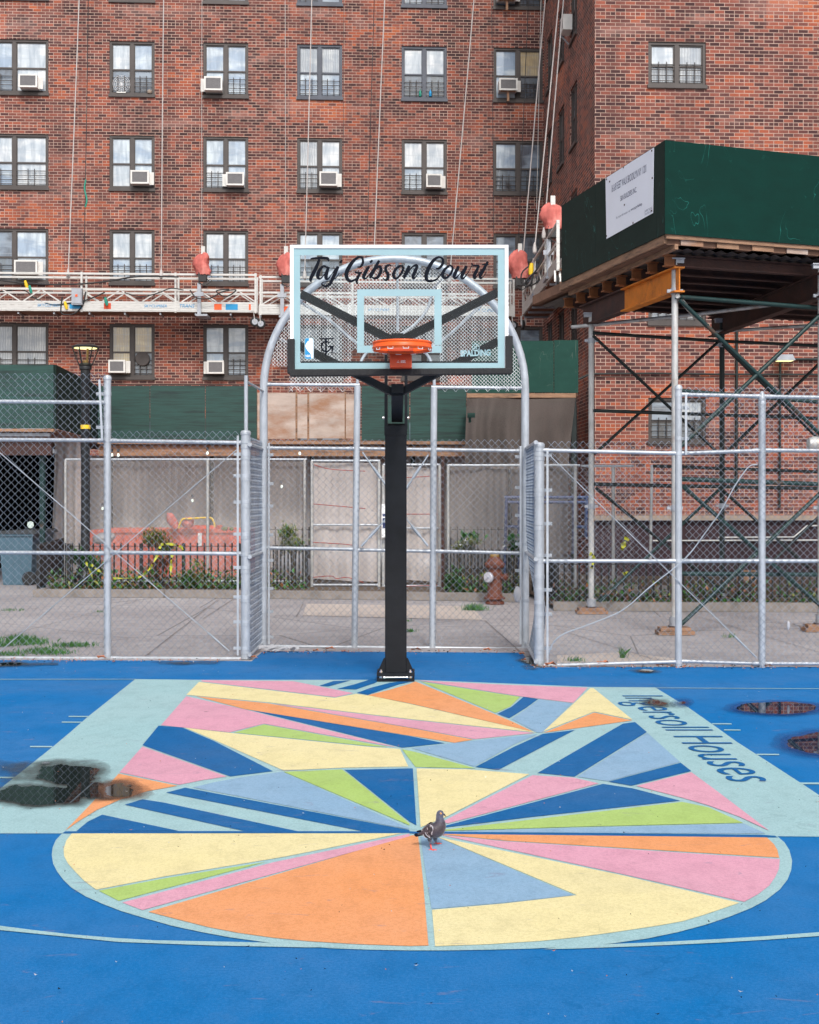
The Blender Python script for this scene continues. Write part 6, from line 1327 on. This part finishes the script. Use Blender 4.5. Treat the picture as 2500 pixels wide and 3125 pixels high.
# ---------------------------------------------------------------- hydrant
Zh = 22.3; b = lift(P(1510, 0, Zh), 0); s_ = Zh / F
r = thing('fire_hydrant', 'rusty brown fire hydrant with a pale round cap on the pavement', 'fire hydrant', b)
hh = lambda py: (1845 - py) * s_
mb = MB(); prof = [(.155, 0), (.155, hh(1838)), (.115, hh(1834)), (.115, hh(1832)), (.17, hh(1829)), (.17, hh(1824)), (.125, hh(1821)), (.112, hh(1812)), (.108, hh(1760)), (.112, hh(1738)), (.112, hh(1735)), (.15, hh(1733)), (.16, hh(1729)), (.16, hh(1725))]
mb.lathe(prof, (0, 0, 0), 28)
for k in range(14): t = 2 * pi * k / 14; mb.box((cos(t) * .112, sin(t) * .112, hh(1778)), (.012, .012, hh(1745) - hh(1812)))
body = mb.build('barrel', 'hyd', r, False)
mb = MB(); mb.lathe([(.165, hh(1725)), (.165, hh(1722)), (.13, hh(1715)), (.09, hh(1704)), (.085, hh(1701))], (0, 0, 0), 28); mb.build('bonnet', 'hyd', r, False)
mb = MB(); mb.lathe([(.075, hh(1702)), (.078, hh(1697)), (.06, hh(1691)), (.03, hh(1689))], (0, 0, 0), 16); mb.build('top_nut', 'gold', r, False)
mb = MB(); cz = hh(1762); dx = Vector((-.55, -.83, 0)).normalized(); c = Vector((0, 0, cz))
mb.tube([c + dx * .08, c + dx * .18], .075, 20); mb.build('nozzle', 'hyd', r, False)
mb = MB(); mb.tube([c + dx * .18, c + dx * .185, c + dx * .21, c + dx * .225], [.078, .088, .086, .07], 24); mb.tube([c + dx * .22, c + dx * .255], .02, 5); mb.build('nozzle_cap', 'hyd_cap', r, False)
dx = Vector((.9, -.4, 0)).normalized(); mb = MB(); mb.tube([c + dx * .08, c + dx * .17, c + dx * .18, c + dx * .22], [.05, .05, .062, .055], 16); mb.tube([c + dx * .21, c + dx * .24], .018, 5); mb.build('side_nozzle', 'hyd', r, False)
for k in range(8): t = 2 * pi * k / 8; mb = MB(); mb.tube([(cos(t) * .15, sin(t) * .15, hh(1829)), (cos(t) * .15, sin(t) * .15, hh(1818))], .011, 6); mb.build('flange_bolt', 'hyd', r, False) if k in (4, 5, 6, 7) else None
# ---------------------------------------------------------------- plants
def leafcloud(mb, c, rx, ry, rz, n, sz, seed, mi=0, thin=1.0, up=.2, nm=1):
    random.seed(seed)
    cl = [Vector((random.uniform(-.8, .8) * rx, random.uniform(-.8, .8) * ry, random.uniform(-.7, .8) * rz)) for _ in range(7)]
    for _ in range(n):
        k = random.choice(cl); p = c + k + Vector((random.gauss(0, .28) * rx, random.gauss(0, .28) * ry, random.gauss(0, .25) * rz))
        d = Vector((random.uniform(-1, 1), random.uniform(-1, 1), random.uniform(-.5, 1) + up)).normalized(); a, b = basis(d); w = sz * random.uniform(.5, 1.2); L_ = w * 1.8 * thin
        mb.poly([p, p + d * L_ * .5 + a * w * .4, p + d * L_ + b * w * .12, p + d * L_ * .5 - a * w * .4], random.randrange(nm) + mi)
def bush(name, label, px, py, Z, rx, rz, n, sz, mats, seed, cat='bush', z0=.06, ry=None, thin=1.0):
    c = P(px, py, Z); r = thing(name, label, cat, Vector((c.x, Z, z0))); mb = MB(); leafcloud(mb, c, rx, ry or rx * .7, rz, n, sz, seed, nm=len(mats), thin=thin); mb.build('foliage', mats, r)
    random.seed(seed); mb = MB()
    for k in range(6): t = random.uniform(0, 6.28); mb.tube([Vector((c.x, Z, z0)), Vector((c.x + cos(t) * rx * .3, Z + sin(t) * rx * .2, (c.z + z0) / 2)), c + Vector((cos(t) * rx * .7, sin(t) * rx * .4, rz * .5))], [.014, .01, .004], 5)
    mb.build('stems', 'stem', r); return r
bush('evergreen_bush', 'russet and green evergreen bush draped with yellow tape in front of the dumpster', 490, 1662, 25.9, .30, .22, 2600, .028, ['leafred', 'leaf2', 'leaf'], 11, ry=.25, thin=1.8)
bush('evergreen_bush', 'low brown lower half of a bush behind the iron railing by the dumpster', 492, 1735, 25.8, .26, .28, 1200, .028, ['leafred', 'soil', 'leafred'], 12, ry=.22, thin=1.8)
bush('garden_shrub', 'olive green shrub behind the short railing left of the gates', 895, 1650, 26.0, .26, .28, 1500, .026, ['leaf2', 'leaf2', 'leaf'], 13, ry=.25, thin=1.8)
bush('leafy_plant', 'green leafy weed clump between the construction fence post and the left fence post', 262, 1725, 25.6, .30, .26, 1300, .05, ['leaf', 'leaf'], 14)
bush('leafy_plant', 'bright green big-leaved plant left of the hydrant', 1432, 1648, 24.7, .16, .06, 60, .09, ['leaf'], 15)
bush('leafy_plant', 'pale flowering plant below the big leaves left of the hydrant', 1415, 1668, 24.6, .22, .10, 500, .05, ['leaf2', 'plastic', 'leaf2'], 16)
bush('leafy_plant', 'green and white leaved plant right of the hydrant by the arch leg', 1575, 1672, 24.6, .16, .14, 160, .09, ['leaf', 'plastic', 'leaf'], 17)
bush('leafy_plant', 'dark green plant at the foot of the railing left of the hydrant', 1385, 1770, 24.0, .16, .24, 500, .045, ['leaf'], 18)
bush('leafy_plant', 'green weeds climbing the railing right of the tape', 600, 1755, 25.2, .30, .24, 800, .04, ['leaf', 'leaf2'], 19)
# low weeds along the kerbs
random.seed(5); mb = MB()
for (xa, xb, Z, n) in ((150, 735, 25.1, 4200), (815, 935, 25.0, 500), (1370, 1595, 24.0, 1100), (1690, 2560, 21.5, 3600)):
    for _ in range(n):
        px = random.uniform(xa, xb); dens = sin(px * .045) * .5 + sin(px * .017 + 2) * .5
        if random.random() > .75 + dens * .35: continue
        p = lift(P(px, 0, Z + random.uniform(-.15, .6)), .06 + random.random() ** 2.2 * .32); d = Vector((random.uniform(-1, 1), random.uniform(-1, 1), random.uniform(-.2, 1))).normalized(); a, b_ = basis(d); w = random.uniform(.018, .055)
        mb.poly([p, p + d * w + a * w * .5, p + d * w * 2, p + d * w - a * w * .5], random.choice((0, 0, 0, 1, 2)))
tagit(mb.build('weeds', ['leaf', 'leaf2', 'leafred']), kind='stuff')
def tuft(px, py, n, h, spread, label, seed, m='leaf'):
    random.seed(seed); c = G(px, py); mb = MB()
    for _ in range(n):
        p = c + Vector((random.gauss(0, spread), random.gauss(0, spread * .7), 0)); d = Vector((random.uniform(-.6, .6), random.uniform(-.4, .4), 1)).normalized(); L_ = h * random.uniform(.4, 1.1); a, _b = basis(d)
        q = p + d * L_ * .6; e = q + (d + Vector((random.uniform(-.8, .8), random.uniform(-.5, .5), -.3))).normalized() * L_ * .5
        mb.poly([p - a * .004, p + a * .004, q + a * .004, e, q - a * .004])
    solo(mb, 'grass_tuft', m, label, 'grass tuft', c, 'grass tufts growing out of the paving')
for i, (x, y, n, h, s_, lb) in enumerate(((60, 1958, 260, .10, .10, 'leftmost tall grass tuft behind the left fence'), (90, 1965, 260, .09, .12, 'grass tuft second from the left behind the fence'), (118, 1990, 200, .07, .12, 'grass tuft in front of the tall ones by the bottom rail'),
    (165, 1995, 160, .06, .10, 'low grass tuft left of the first slim fence post'), (222, 1972, 260, .06, .12, 'flat wide grass tuft nearest the left fence post'), (10, 1972, 160, .07, .10, 'grass tuft cut by the left edge of the picture'), (20, 2000, 220, .05, .14, 'low grass at the bottom rail by the left edge'),
    (30, 1863, 60, .04, .12, 'thin line of grass in the far joint at the left'), (1452, 1862, 220, .12, .09, 'grass tuft on the pale slab left of the hydrant'), (1252, 1928, 60, .05, .04, 'tiny grass tuft right of the black pole'), (308, 1868, 30, .04, .05, 'tiny weed in a slab joint left of the first post'),
    (1752, 2018, 50, .06, .05, 'small weed at the right fence, near the curved cable'), (1902, 2008, 30, .14, .02, 'thin upright weed between the two right fence posts'), (2230, 1945, 30, .06, .04, 'small weed on the paving below the scaffold'), (1240, 1896, 24, .04, .04, 'tiny weed beside the pole in the slab joint'))): tuft(x, y, n, h, s_, lb, 30 + i)
# caution tape
def tape(pts, Z, label, w=.018):
    q = spline([(x, y) for x, y in pts], 6); mb = MB()
    for i, (x, y) in enumerate(q):
        p = P(x, y, Z + .03 * sin(i)); j = min(i + 1, len(q) - 1); k_ = max(i - 1, 0); d = Vector((q[j][0] - q[k_][0], -(q[j][1] - q[k_][1]), 0)).normalized(); n_ = Vector((-d.y, 0, d.x)) * w * (1 + .5 * sin(i * 1.1)); mb.v += [p - n_, p + n_ + Vector((0, .02 * cos(i), 0))]
    for i in range(len(q) - 1): mb.face((2 * i, 2 * i + 1, 2 * i + 3, 2 * i + 2), 1 if i % 7 in (3,) else 0)
    solo(mb, 'caution_tape', ['yellow_tape', 'ink'], label, 'tape', P(*pts[0], Z))
tape([(490, 1664), (482, 1690), (462, 1728), (448, 1745), (420, 1762), (345, 1765)], 25.1, 'yellow caution tape sagging from the bush to the fence post'); tape([(490, 1662), (515, 1660), (550, 1668), (560, 1680)], 25.1, 'yellow caution tape wound over the top of the bush')
tape([(526, 1690), (522, 1720), (521, 1770)], 25.1, 'yellow caution tape end hanging straight down in front of the railing'); tape([(262, 1715), (275, 1745), (290, 1775), (318, 1795)], 25.1, 'yellow caution tape strand left of the first fence post', .014)
tape([(278, 1722), (296, 1738), (316, 1750)], 25.1, 'short upper strand of yellow tape left of the first fence post', .018); tape([(345, 1792), (370, 1790), (392, 1775)], 25.1, 'yellow tape lying in the weeds right of the first fence post', .015)
tape([(1915, 1640), (1905, 1660), (1898, 1678)], 21.0, 'yellow tape scrap tied to the loose wire panel', .03); tape([(1800, 1690), (1812, 1700), (1806, 1735)], 20.3, 'yellow tape scrap on the scaffold post above the fence rail', .022); tape([(1902, 1752), (1912, 1748), (1918, 1756)], 21.0, 'yellow tape scrap low on the loose wire panel', .022)
# fallen leaves
def dleaf(p, s_, label, seed, stand=.5):
    random.seed(seed); mb = MB(); n = 10; pts = []
    for k in range(n): t = 2 * pi * k / n; rr = s_ * (1.0 if k % 2 == 0 else .62) * random.uniform(.85, 1.15); pts.append(Vector((cos(t) * rr, sin(t) * rr * (1 - stand) + .0, abs(sin(t) * rr) * stand + .006 + s_ * .2 * random.random())))
    c = len(mb.v); mb.v += [p + Vector((0, 0, s_ * .35))] + [p + q for q in pts]
    for k in range(n): mb.face((c, c + 1 + k, c + 1 + (k + 1) % n))
    solo(mb, 'dry_leaf', 'dryleaf', label, 'leaf', p, 'dry leaves along the fence foot')
for i, (x, y, s_, lb) in enumerate(((310, 2012, .065, 'dry brown leaf against the foot of the first left fence post'), (1008, 1985, .07, 'upright dry leaf on the bottom rail left of the pole'), (965, 1990, .05, 'dry leaf left of the upright one by the recess rail'), (1270, 1988, .07, 'dry leaf caught in the wire right of the pole foot'),
    (1488, 1988, .06, 'dry leaf in the recess right of the second slim post'), (1682, 2034, .075, 'dry leaf right of the big right fence post'), (1845, 2032, .085, 'largest dry leaf at the bottom rail between the right posts'), (2014, 2034, .055, 'dry leaf left of the tall right fence post'), (2432, 2030, .055, 'dry leaf near the right end of the fence'),
    (775, 2010, .045, 'dry leaf beside the foot of the big left post'), (1595, 2000, .05, 'dry leaf inside the recess near the right corner'), (1600, 2018, .04, 'small dry leaf by the puddle at the right corner'), (1050, 1992, .04, 'small dry leaf left of the pole in the recess'), (900, 1986, .035, 'small dry leaf near the left corner of the recess'), (2345, 2036, .05, 'dark dry leaf at the base of the last fence post'))): dleaf(G(x, y, .006), s_, lb, 60 + i)
mb = MB(); p = G(835, 1988, .01); random.seed(2)
for k in range(26): q = p + Vector((random.uniform(-.22, .22), random.uniform(-.06, .06), random.uniform(0, .04))); mb.poly([q, q + Vector((.07, .01, .02)), q + Vector((.05, .04, .035)), q + Vector((-.03, .03, .01))])
solo(mb, 'plastic_wrapper', 'plastic', 'crumpled clear plastic wrapper in the left corner of the recess', 'litter', p)
lump('stone', 1022, 1036, 1818, 1826, 24.4, 'plastic', 'small white stone on the kerb left of the pole', 'stone', 0, 9)
lump('paper_scrap', 2402, 2411, 1895, 1922, 13.9, 'plastic', 'white paper scrap caught in the right fence mesh', 'litter', 0, 10)
lump('plastic_bag', 1568, 1590, 1790, 1838, 15.7, 'plastic', 'torn white plastic bag caught on the wire right of the hydrant', 'litter', 0, 11)
# grit on the court
random.seed(77); mb = MB()
for _ in range(420):
    x = random.uniform(-100, 2600); y = random.choice((random.uniform(2050, 3125), random.uniform(1995, 2060), random.uniform(2050, 2600)))
    p = G(x, y, .018); s_ = random.choice((.004, .005, .006, .007, .010)) ; t = random.uniform(0, 6.3)
    mb.poly([p + Vector((cos(t + k * 1.57) * s_ * (1 if k % 2 else .5), sin(t + k * 1.57) * s_ * (1 if k % 2 else .5), .002 + .004 * (k % 2))) for k in range(4)], random.choice((0, 0, 1, 2)))
for _ in range(500):
    x = random.uniform(-60, 2600); y = 2016 if x < 740 else (1990 if x < 1600 else 2036)
    p = G(x, y + random.gauss(0, 3), .014); s_ = random.uniform(.006, .022); t = random.uniform(0, 6.3)
    mb.poly([p + Vector((cos(t + k * 1.57) * s_ * (1 if k % 2 else .5), sin(t + k * 1.57) * s_, .003 + .01 * (k % 2))) for k in range(4)], random.choice((0, 1, 1, 2)))
tagit(mb.build('court_litter', ['ink', 'dryleaf', 'plastic']), kind='stuff')
# ================================================================ PIGEON
zs = 6.78 / F / 10.78; base = G(1240 + 960 / 10.78, 2450 + 1500 / 10.78); 
PG = thing('pigeon', 'dark grey pigeon standing on the painted foul line circle, facing right', 'pigeon', base)
def pz(x, y, d=0.0): return Vector(((x - 960) * zs, d, (1510 - y) * zs))
spine = [(330, 1065, 10, 45), (420, 1040, 40, 62), (520, 1005, 85, 90), (620, 965, 140, 130), (720, 930, 190, 175), (830, 925, 235, 205), (930, 915, 262, 220), (1020, 870, 265, 215), (1085, 780, 235, 195), (1112, 680, 190, 165), (1112, 590, 150, 135), (1105, 510, 128, 116), (1102, 440, 122, 108), (1118, 375, 124, 104), (1140, 330, 112, 92), (1160, 290, 78, 66), (1172, 268, 34, 30)]
sp = spline(spine, 4); mb = MB(); n = 24
for i, (x, y, rh, rw) in enumerate(sp):
    a = sp[min(i + 1, len(sp) - 1)]; b = sp[max(i - 1, 0)]; d = Vector((a[0] - b[0], -(a[1] - b[1]))).normalized(); nx, nz = -d.y, d.x
    for k in range(n):
        t = 2 * pi * k / n; rr = 1 + .012 * sin(i * 2.1 + k)
        c = pz(x, y); mb.v.append(c + Vector((nx * cos(t) * rh * zs * rr, sin(t) * rw * zs * rr, nz * cos(t) * rh * zs * rr)))
for i in range(len(sp) - 1):
    for k in range(n): k2 = (k + 1) % n; mb.face((i * n + k, i * n + k2, (i + 1) * n + k2, (i + 1) * n + k), 0, True)
mb.face([k for k in range(n)][::-1]); mb.face([(len(sp) - 1) * n + k for k in range(n)])
def feather_mat():
    m, nt, b = newmat('pigeon_plumage'); tc = nd(nt, "ShaderNodeTexCoord").outputs['Object']; s2 = nd(nt, "ShaderNodeSeparateXYZ"); nt.links.new(tc, s2.inputs[0])
    n1 = noise(nt, mapping(nt, tc, (1, 1, 1)), 90, 5, .7); n2 = noise(nt, tc, 16, 3)
    hz_ = mth(nt, 'ADD', s2.outputs[2], mth(nt, 'MULTIPLY', mth(nt, 'SUBTRACT', n2, .5), .03))
    c = ramp(nt, mth(nt, 'MULTIPLY', hz_, 5.2), [(.20, C(70, 78, 98)), (.36, C(66, 58, 68)), (.55, C(62, 50, 58)), (.70, C(64, 58, 74)), (.82, C(86, 92, 116)), (1.0, C(70, 72, 92))])
    c = mixc(nt, ramp(nt, n1, [(.35, .6), (.62, 0.0)]), c, C(34, 28, 34)); c = mixc(nt, ramp(nt, n1, [(.6, 0.0), (.8, .4)]), c, C(130, 124, 138))
    nt.links.new(c, b.inputs['Base Color']); b.inputs['Roughness'].default_value = .5; b.inputs['Sheen Weight'].default_value = .3
    bn = nd(nt, "ShaderNodeBump"); bn.inputs['Strength'].default_value = .5; bn.inputs['Distance'].default_value = .002; nt.links.new(n1, bn.inputs['Height']); nt.links.new(bn.outputs[0], b.inputs['Normal']); return m
def wing_mat():
    m, nt, b = newmat('pigeon_wing'); tc = nd(nt, "ShaderNodeTexCoord").outputs['Object']
    v = mapping(nt, tc, (1, .3, 1.0)); vr = nd(nt, "ShaderNodeMapping"); vr.inputs['Rotation'].default_value = (0, radians(-38), 0); vr.inputs['Scale'].default_value = (1.0, .3, .45); nt.links.new(tc, vr.inputs[0])
    n1 = noise(nt, vr.outputs[0], 120, 3, .6, .3); c = ramp(nt, n1, [(.40, C(34, 28, 32)), (.54, C(62, 54, 62)), (.60, C(170, 160, 164)), (.72, C(120, 110, 118))])
    nt.links.new(c, b.inputs['Base Color']); b.inputs['Roughness'].default_value = .6; return m
M['plume'] = feather_mat(); M['pwing'] = wing_mat(); M['pfoot'] = mat('pigeon_foot_red', C(214, 86, 80), .6, 0, .2, 60); M['pbeak'] = mat('pigeon_beak', C(56, 52, 58), .4, 0, .1)
M['peye'] = mat('pigeon_eye_ring', C(224, 160, 90), .3, 0, .1); M['cere'] = mat('pigeon_cere', C(190, 190, 200), .6)
mb.build('body', 'plume', PG, False)
for sd in (-1, 1):
    wo = [(880, 690), (800, 680), (700, 730), (600, 810), (510, 900), (470, 960), (505, 1020), (560, 1090), (640, 1140), (740, 1150), (830, 1110), (880, 1040), (910, 940), (920, 840), (910, 750)]
    mb = MB(); c = pz(740, 930); L_ = len(wo)
    for ring_k, (f, dep) in enumerate(((1.0, 170), (.86, 205), (.55, 226), (0.15, 236))):
        for (x, y) in wo:
            xx, yy = 740 + (x - 740) * f, 930 + (y - 930) * f; taper = max(.25, min(1, (xx - 400) / 420)); mb.v.append(pz(xx, yy, sd * dep * zs * taper))
    for j in range(3):
        for k in range(L_): k2 = (k + 1) % L_; mb.face((j * L_ + k, j * L_ + k2, (j + 1) * L_ + k2, (j + 1) * L_ + k), 0, True)
    mb.face([3 * L_ + k for k in range(L_)]); w = mb.build('wing', 'pwing', PG, False)
    for bar in (((545, 950), (560, 1040), (600, 1105), (650, 1135)), ((620, 950), (660, 1030), (730, 1085), (790, 1115))):
        mb = MB(); q = spline([(x, y) for x, y in bar], 5); mb.tube([pz(x, y, sd * (236 if x > 600 else 205) * zs * max(.25, min(1, (x - 380) / 420))) for x, y in q], 9 * zs, 6); mb.build('wing_bar', 'cere', w, False)
    mb = MB(); q = spline([(820, 700), (850, 750), (880, 820)], 5); mb.tube([pz(x, y, sd * 222 * zs) for x, y in q], [8 * zs] + [17 * zs] * (len(q) - 2) + [8 * zs], 8); mb.build('shoulder_patch', 'cere', w, False)
for k, (dy, ln) in enumerate(((-60, 0), (-30, 20), (0, 30), (30, 20), (60, 0))):
    mb = MB(); mb.prism([pz(560, 1010, dy * .6 * zs), pz(560, 1075, dy * .6 * zs), pz(330 - ln, 1115 + k * 3, dy * zs), pz(262 - ln * .3, 1070 + k * 6 - 20, dy * zs), pz(300, 1040, dy * zs)], (0, .005, 0)); mb.build('tail_feather', 'ink', PG, False)
mb = MB(); mb.prism([pz(470, 905, -50 * zs), pz(340, 950, -50 * zs), pz(350, 975, -50 * zs), pz(520, 960, -50 * zs)], (0, 50 * zs * 2, 0)); mb.build('tail_feather', 'ink', PG, False)
mb = MB(); mb.tube([pz(1225, 385), pz(1262, 410), pz(1290, 440), pz(1310, 470)], [34 * zs, 26 * zs, 16 * zs, 4 * zs], 10); mb.build('beak', 'pbeak', PG, False)
mb = MB(); mb.tube([pz(1212, 380), pz(1240, 388), pz(1260, 402)], [18 * zs, 26 * zs, 8 * zs], 10); mb.build('cere', 'cere', PG, False)
for sd in (-1, 1):
    e = pz(1134, 345, sd * 88 * zs); mb = MB(); mb.lathe([(32 * zs, -18 * zs * 1), (34 * zs, 0), (24 * zs, 14 * zs), (8 * zs, 18 * zs)], e, 16, axis='Y'); 
    if sd < 0: mb.v = [Vector((v.x, 2 * e.y - v.y, v.z)) for v in mb.v] if mb.v[0].y < e.y else mb.v
    ey = mb.build('eye', 'peye', PG, False); mb = MB(); mb.tube([e + Vector((0, sd * 10 * zs, 0)), e + Vector((0, sd * 22 * zs, 0))], [16 * zs, 10 * zs], 10); mb.build('pupil', 'ink', ey, False)
for (x, y0, fx, fy, dy) in ((770, 1240, 820, 1470, -45), (955, 1240, 1000, 1410, 60)):
    # fy is the foot height in the picture, so a foot lower in the picture stands nearer
    foot = Vector(((fx - 960) * zs, dy * zs * 3.0 - (.03 if dy < 0 else -.045), .005))
    mb = MB(); mb.tube([pz(x, y0 - 60, dy * zs), pz(x + 15, y0 + 30, dy * zs), foot + Vector((-.001, 0, .022)) + (pz(x + 15, y0 + 30, dy * zs) - foot) * .25], [88 * zs, 52 * zs, 30 * zs], 12); mb.build('thigh', 'plume', PG, False)
    kn = foot + (pz(x + 15, y0 + 30, dy * zs) - foot) * .9
    mb = MB(); mb.tube([kn, foot + Vector((0, 0, .004))], [.0044, .0038], 8)
    for ax, ay, L_ in ((1, -.25, .028), (.95, .2, .026), (.6, -.9, .020), (-1, .1, .013)):
        d = Vector((ax, ay, 0)).normalized(); mb.tube([foot, foot + d * L_ * .5 + Vector((0, 0, .002)), foot + d * L_ + Vector((0, 0, -.001))], [.0034, .0030, .0022], 7)
    ft = mb.build('foot', 'pfoot', PG, False); mb = MB()
    for ax, ay, L_ in ((1, -.25, .028), (.95, .2, .026), (.6, -.9, .020), (-1, .1, .013)): d = Vector((ax, ay, 0)).normalized(); mb.tube([foot + d * L_, foot + d * (L_ + .005) + Vector((0, 0, -.003))], [.002, .0006], 5)
    mb.build('claws', 'pbeak', ft, False)
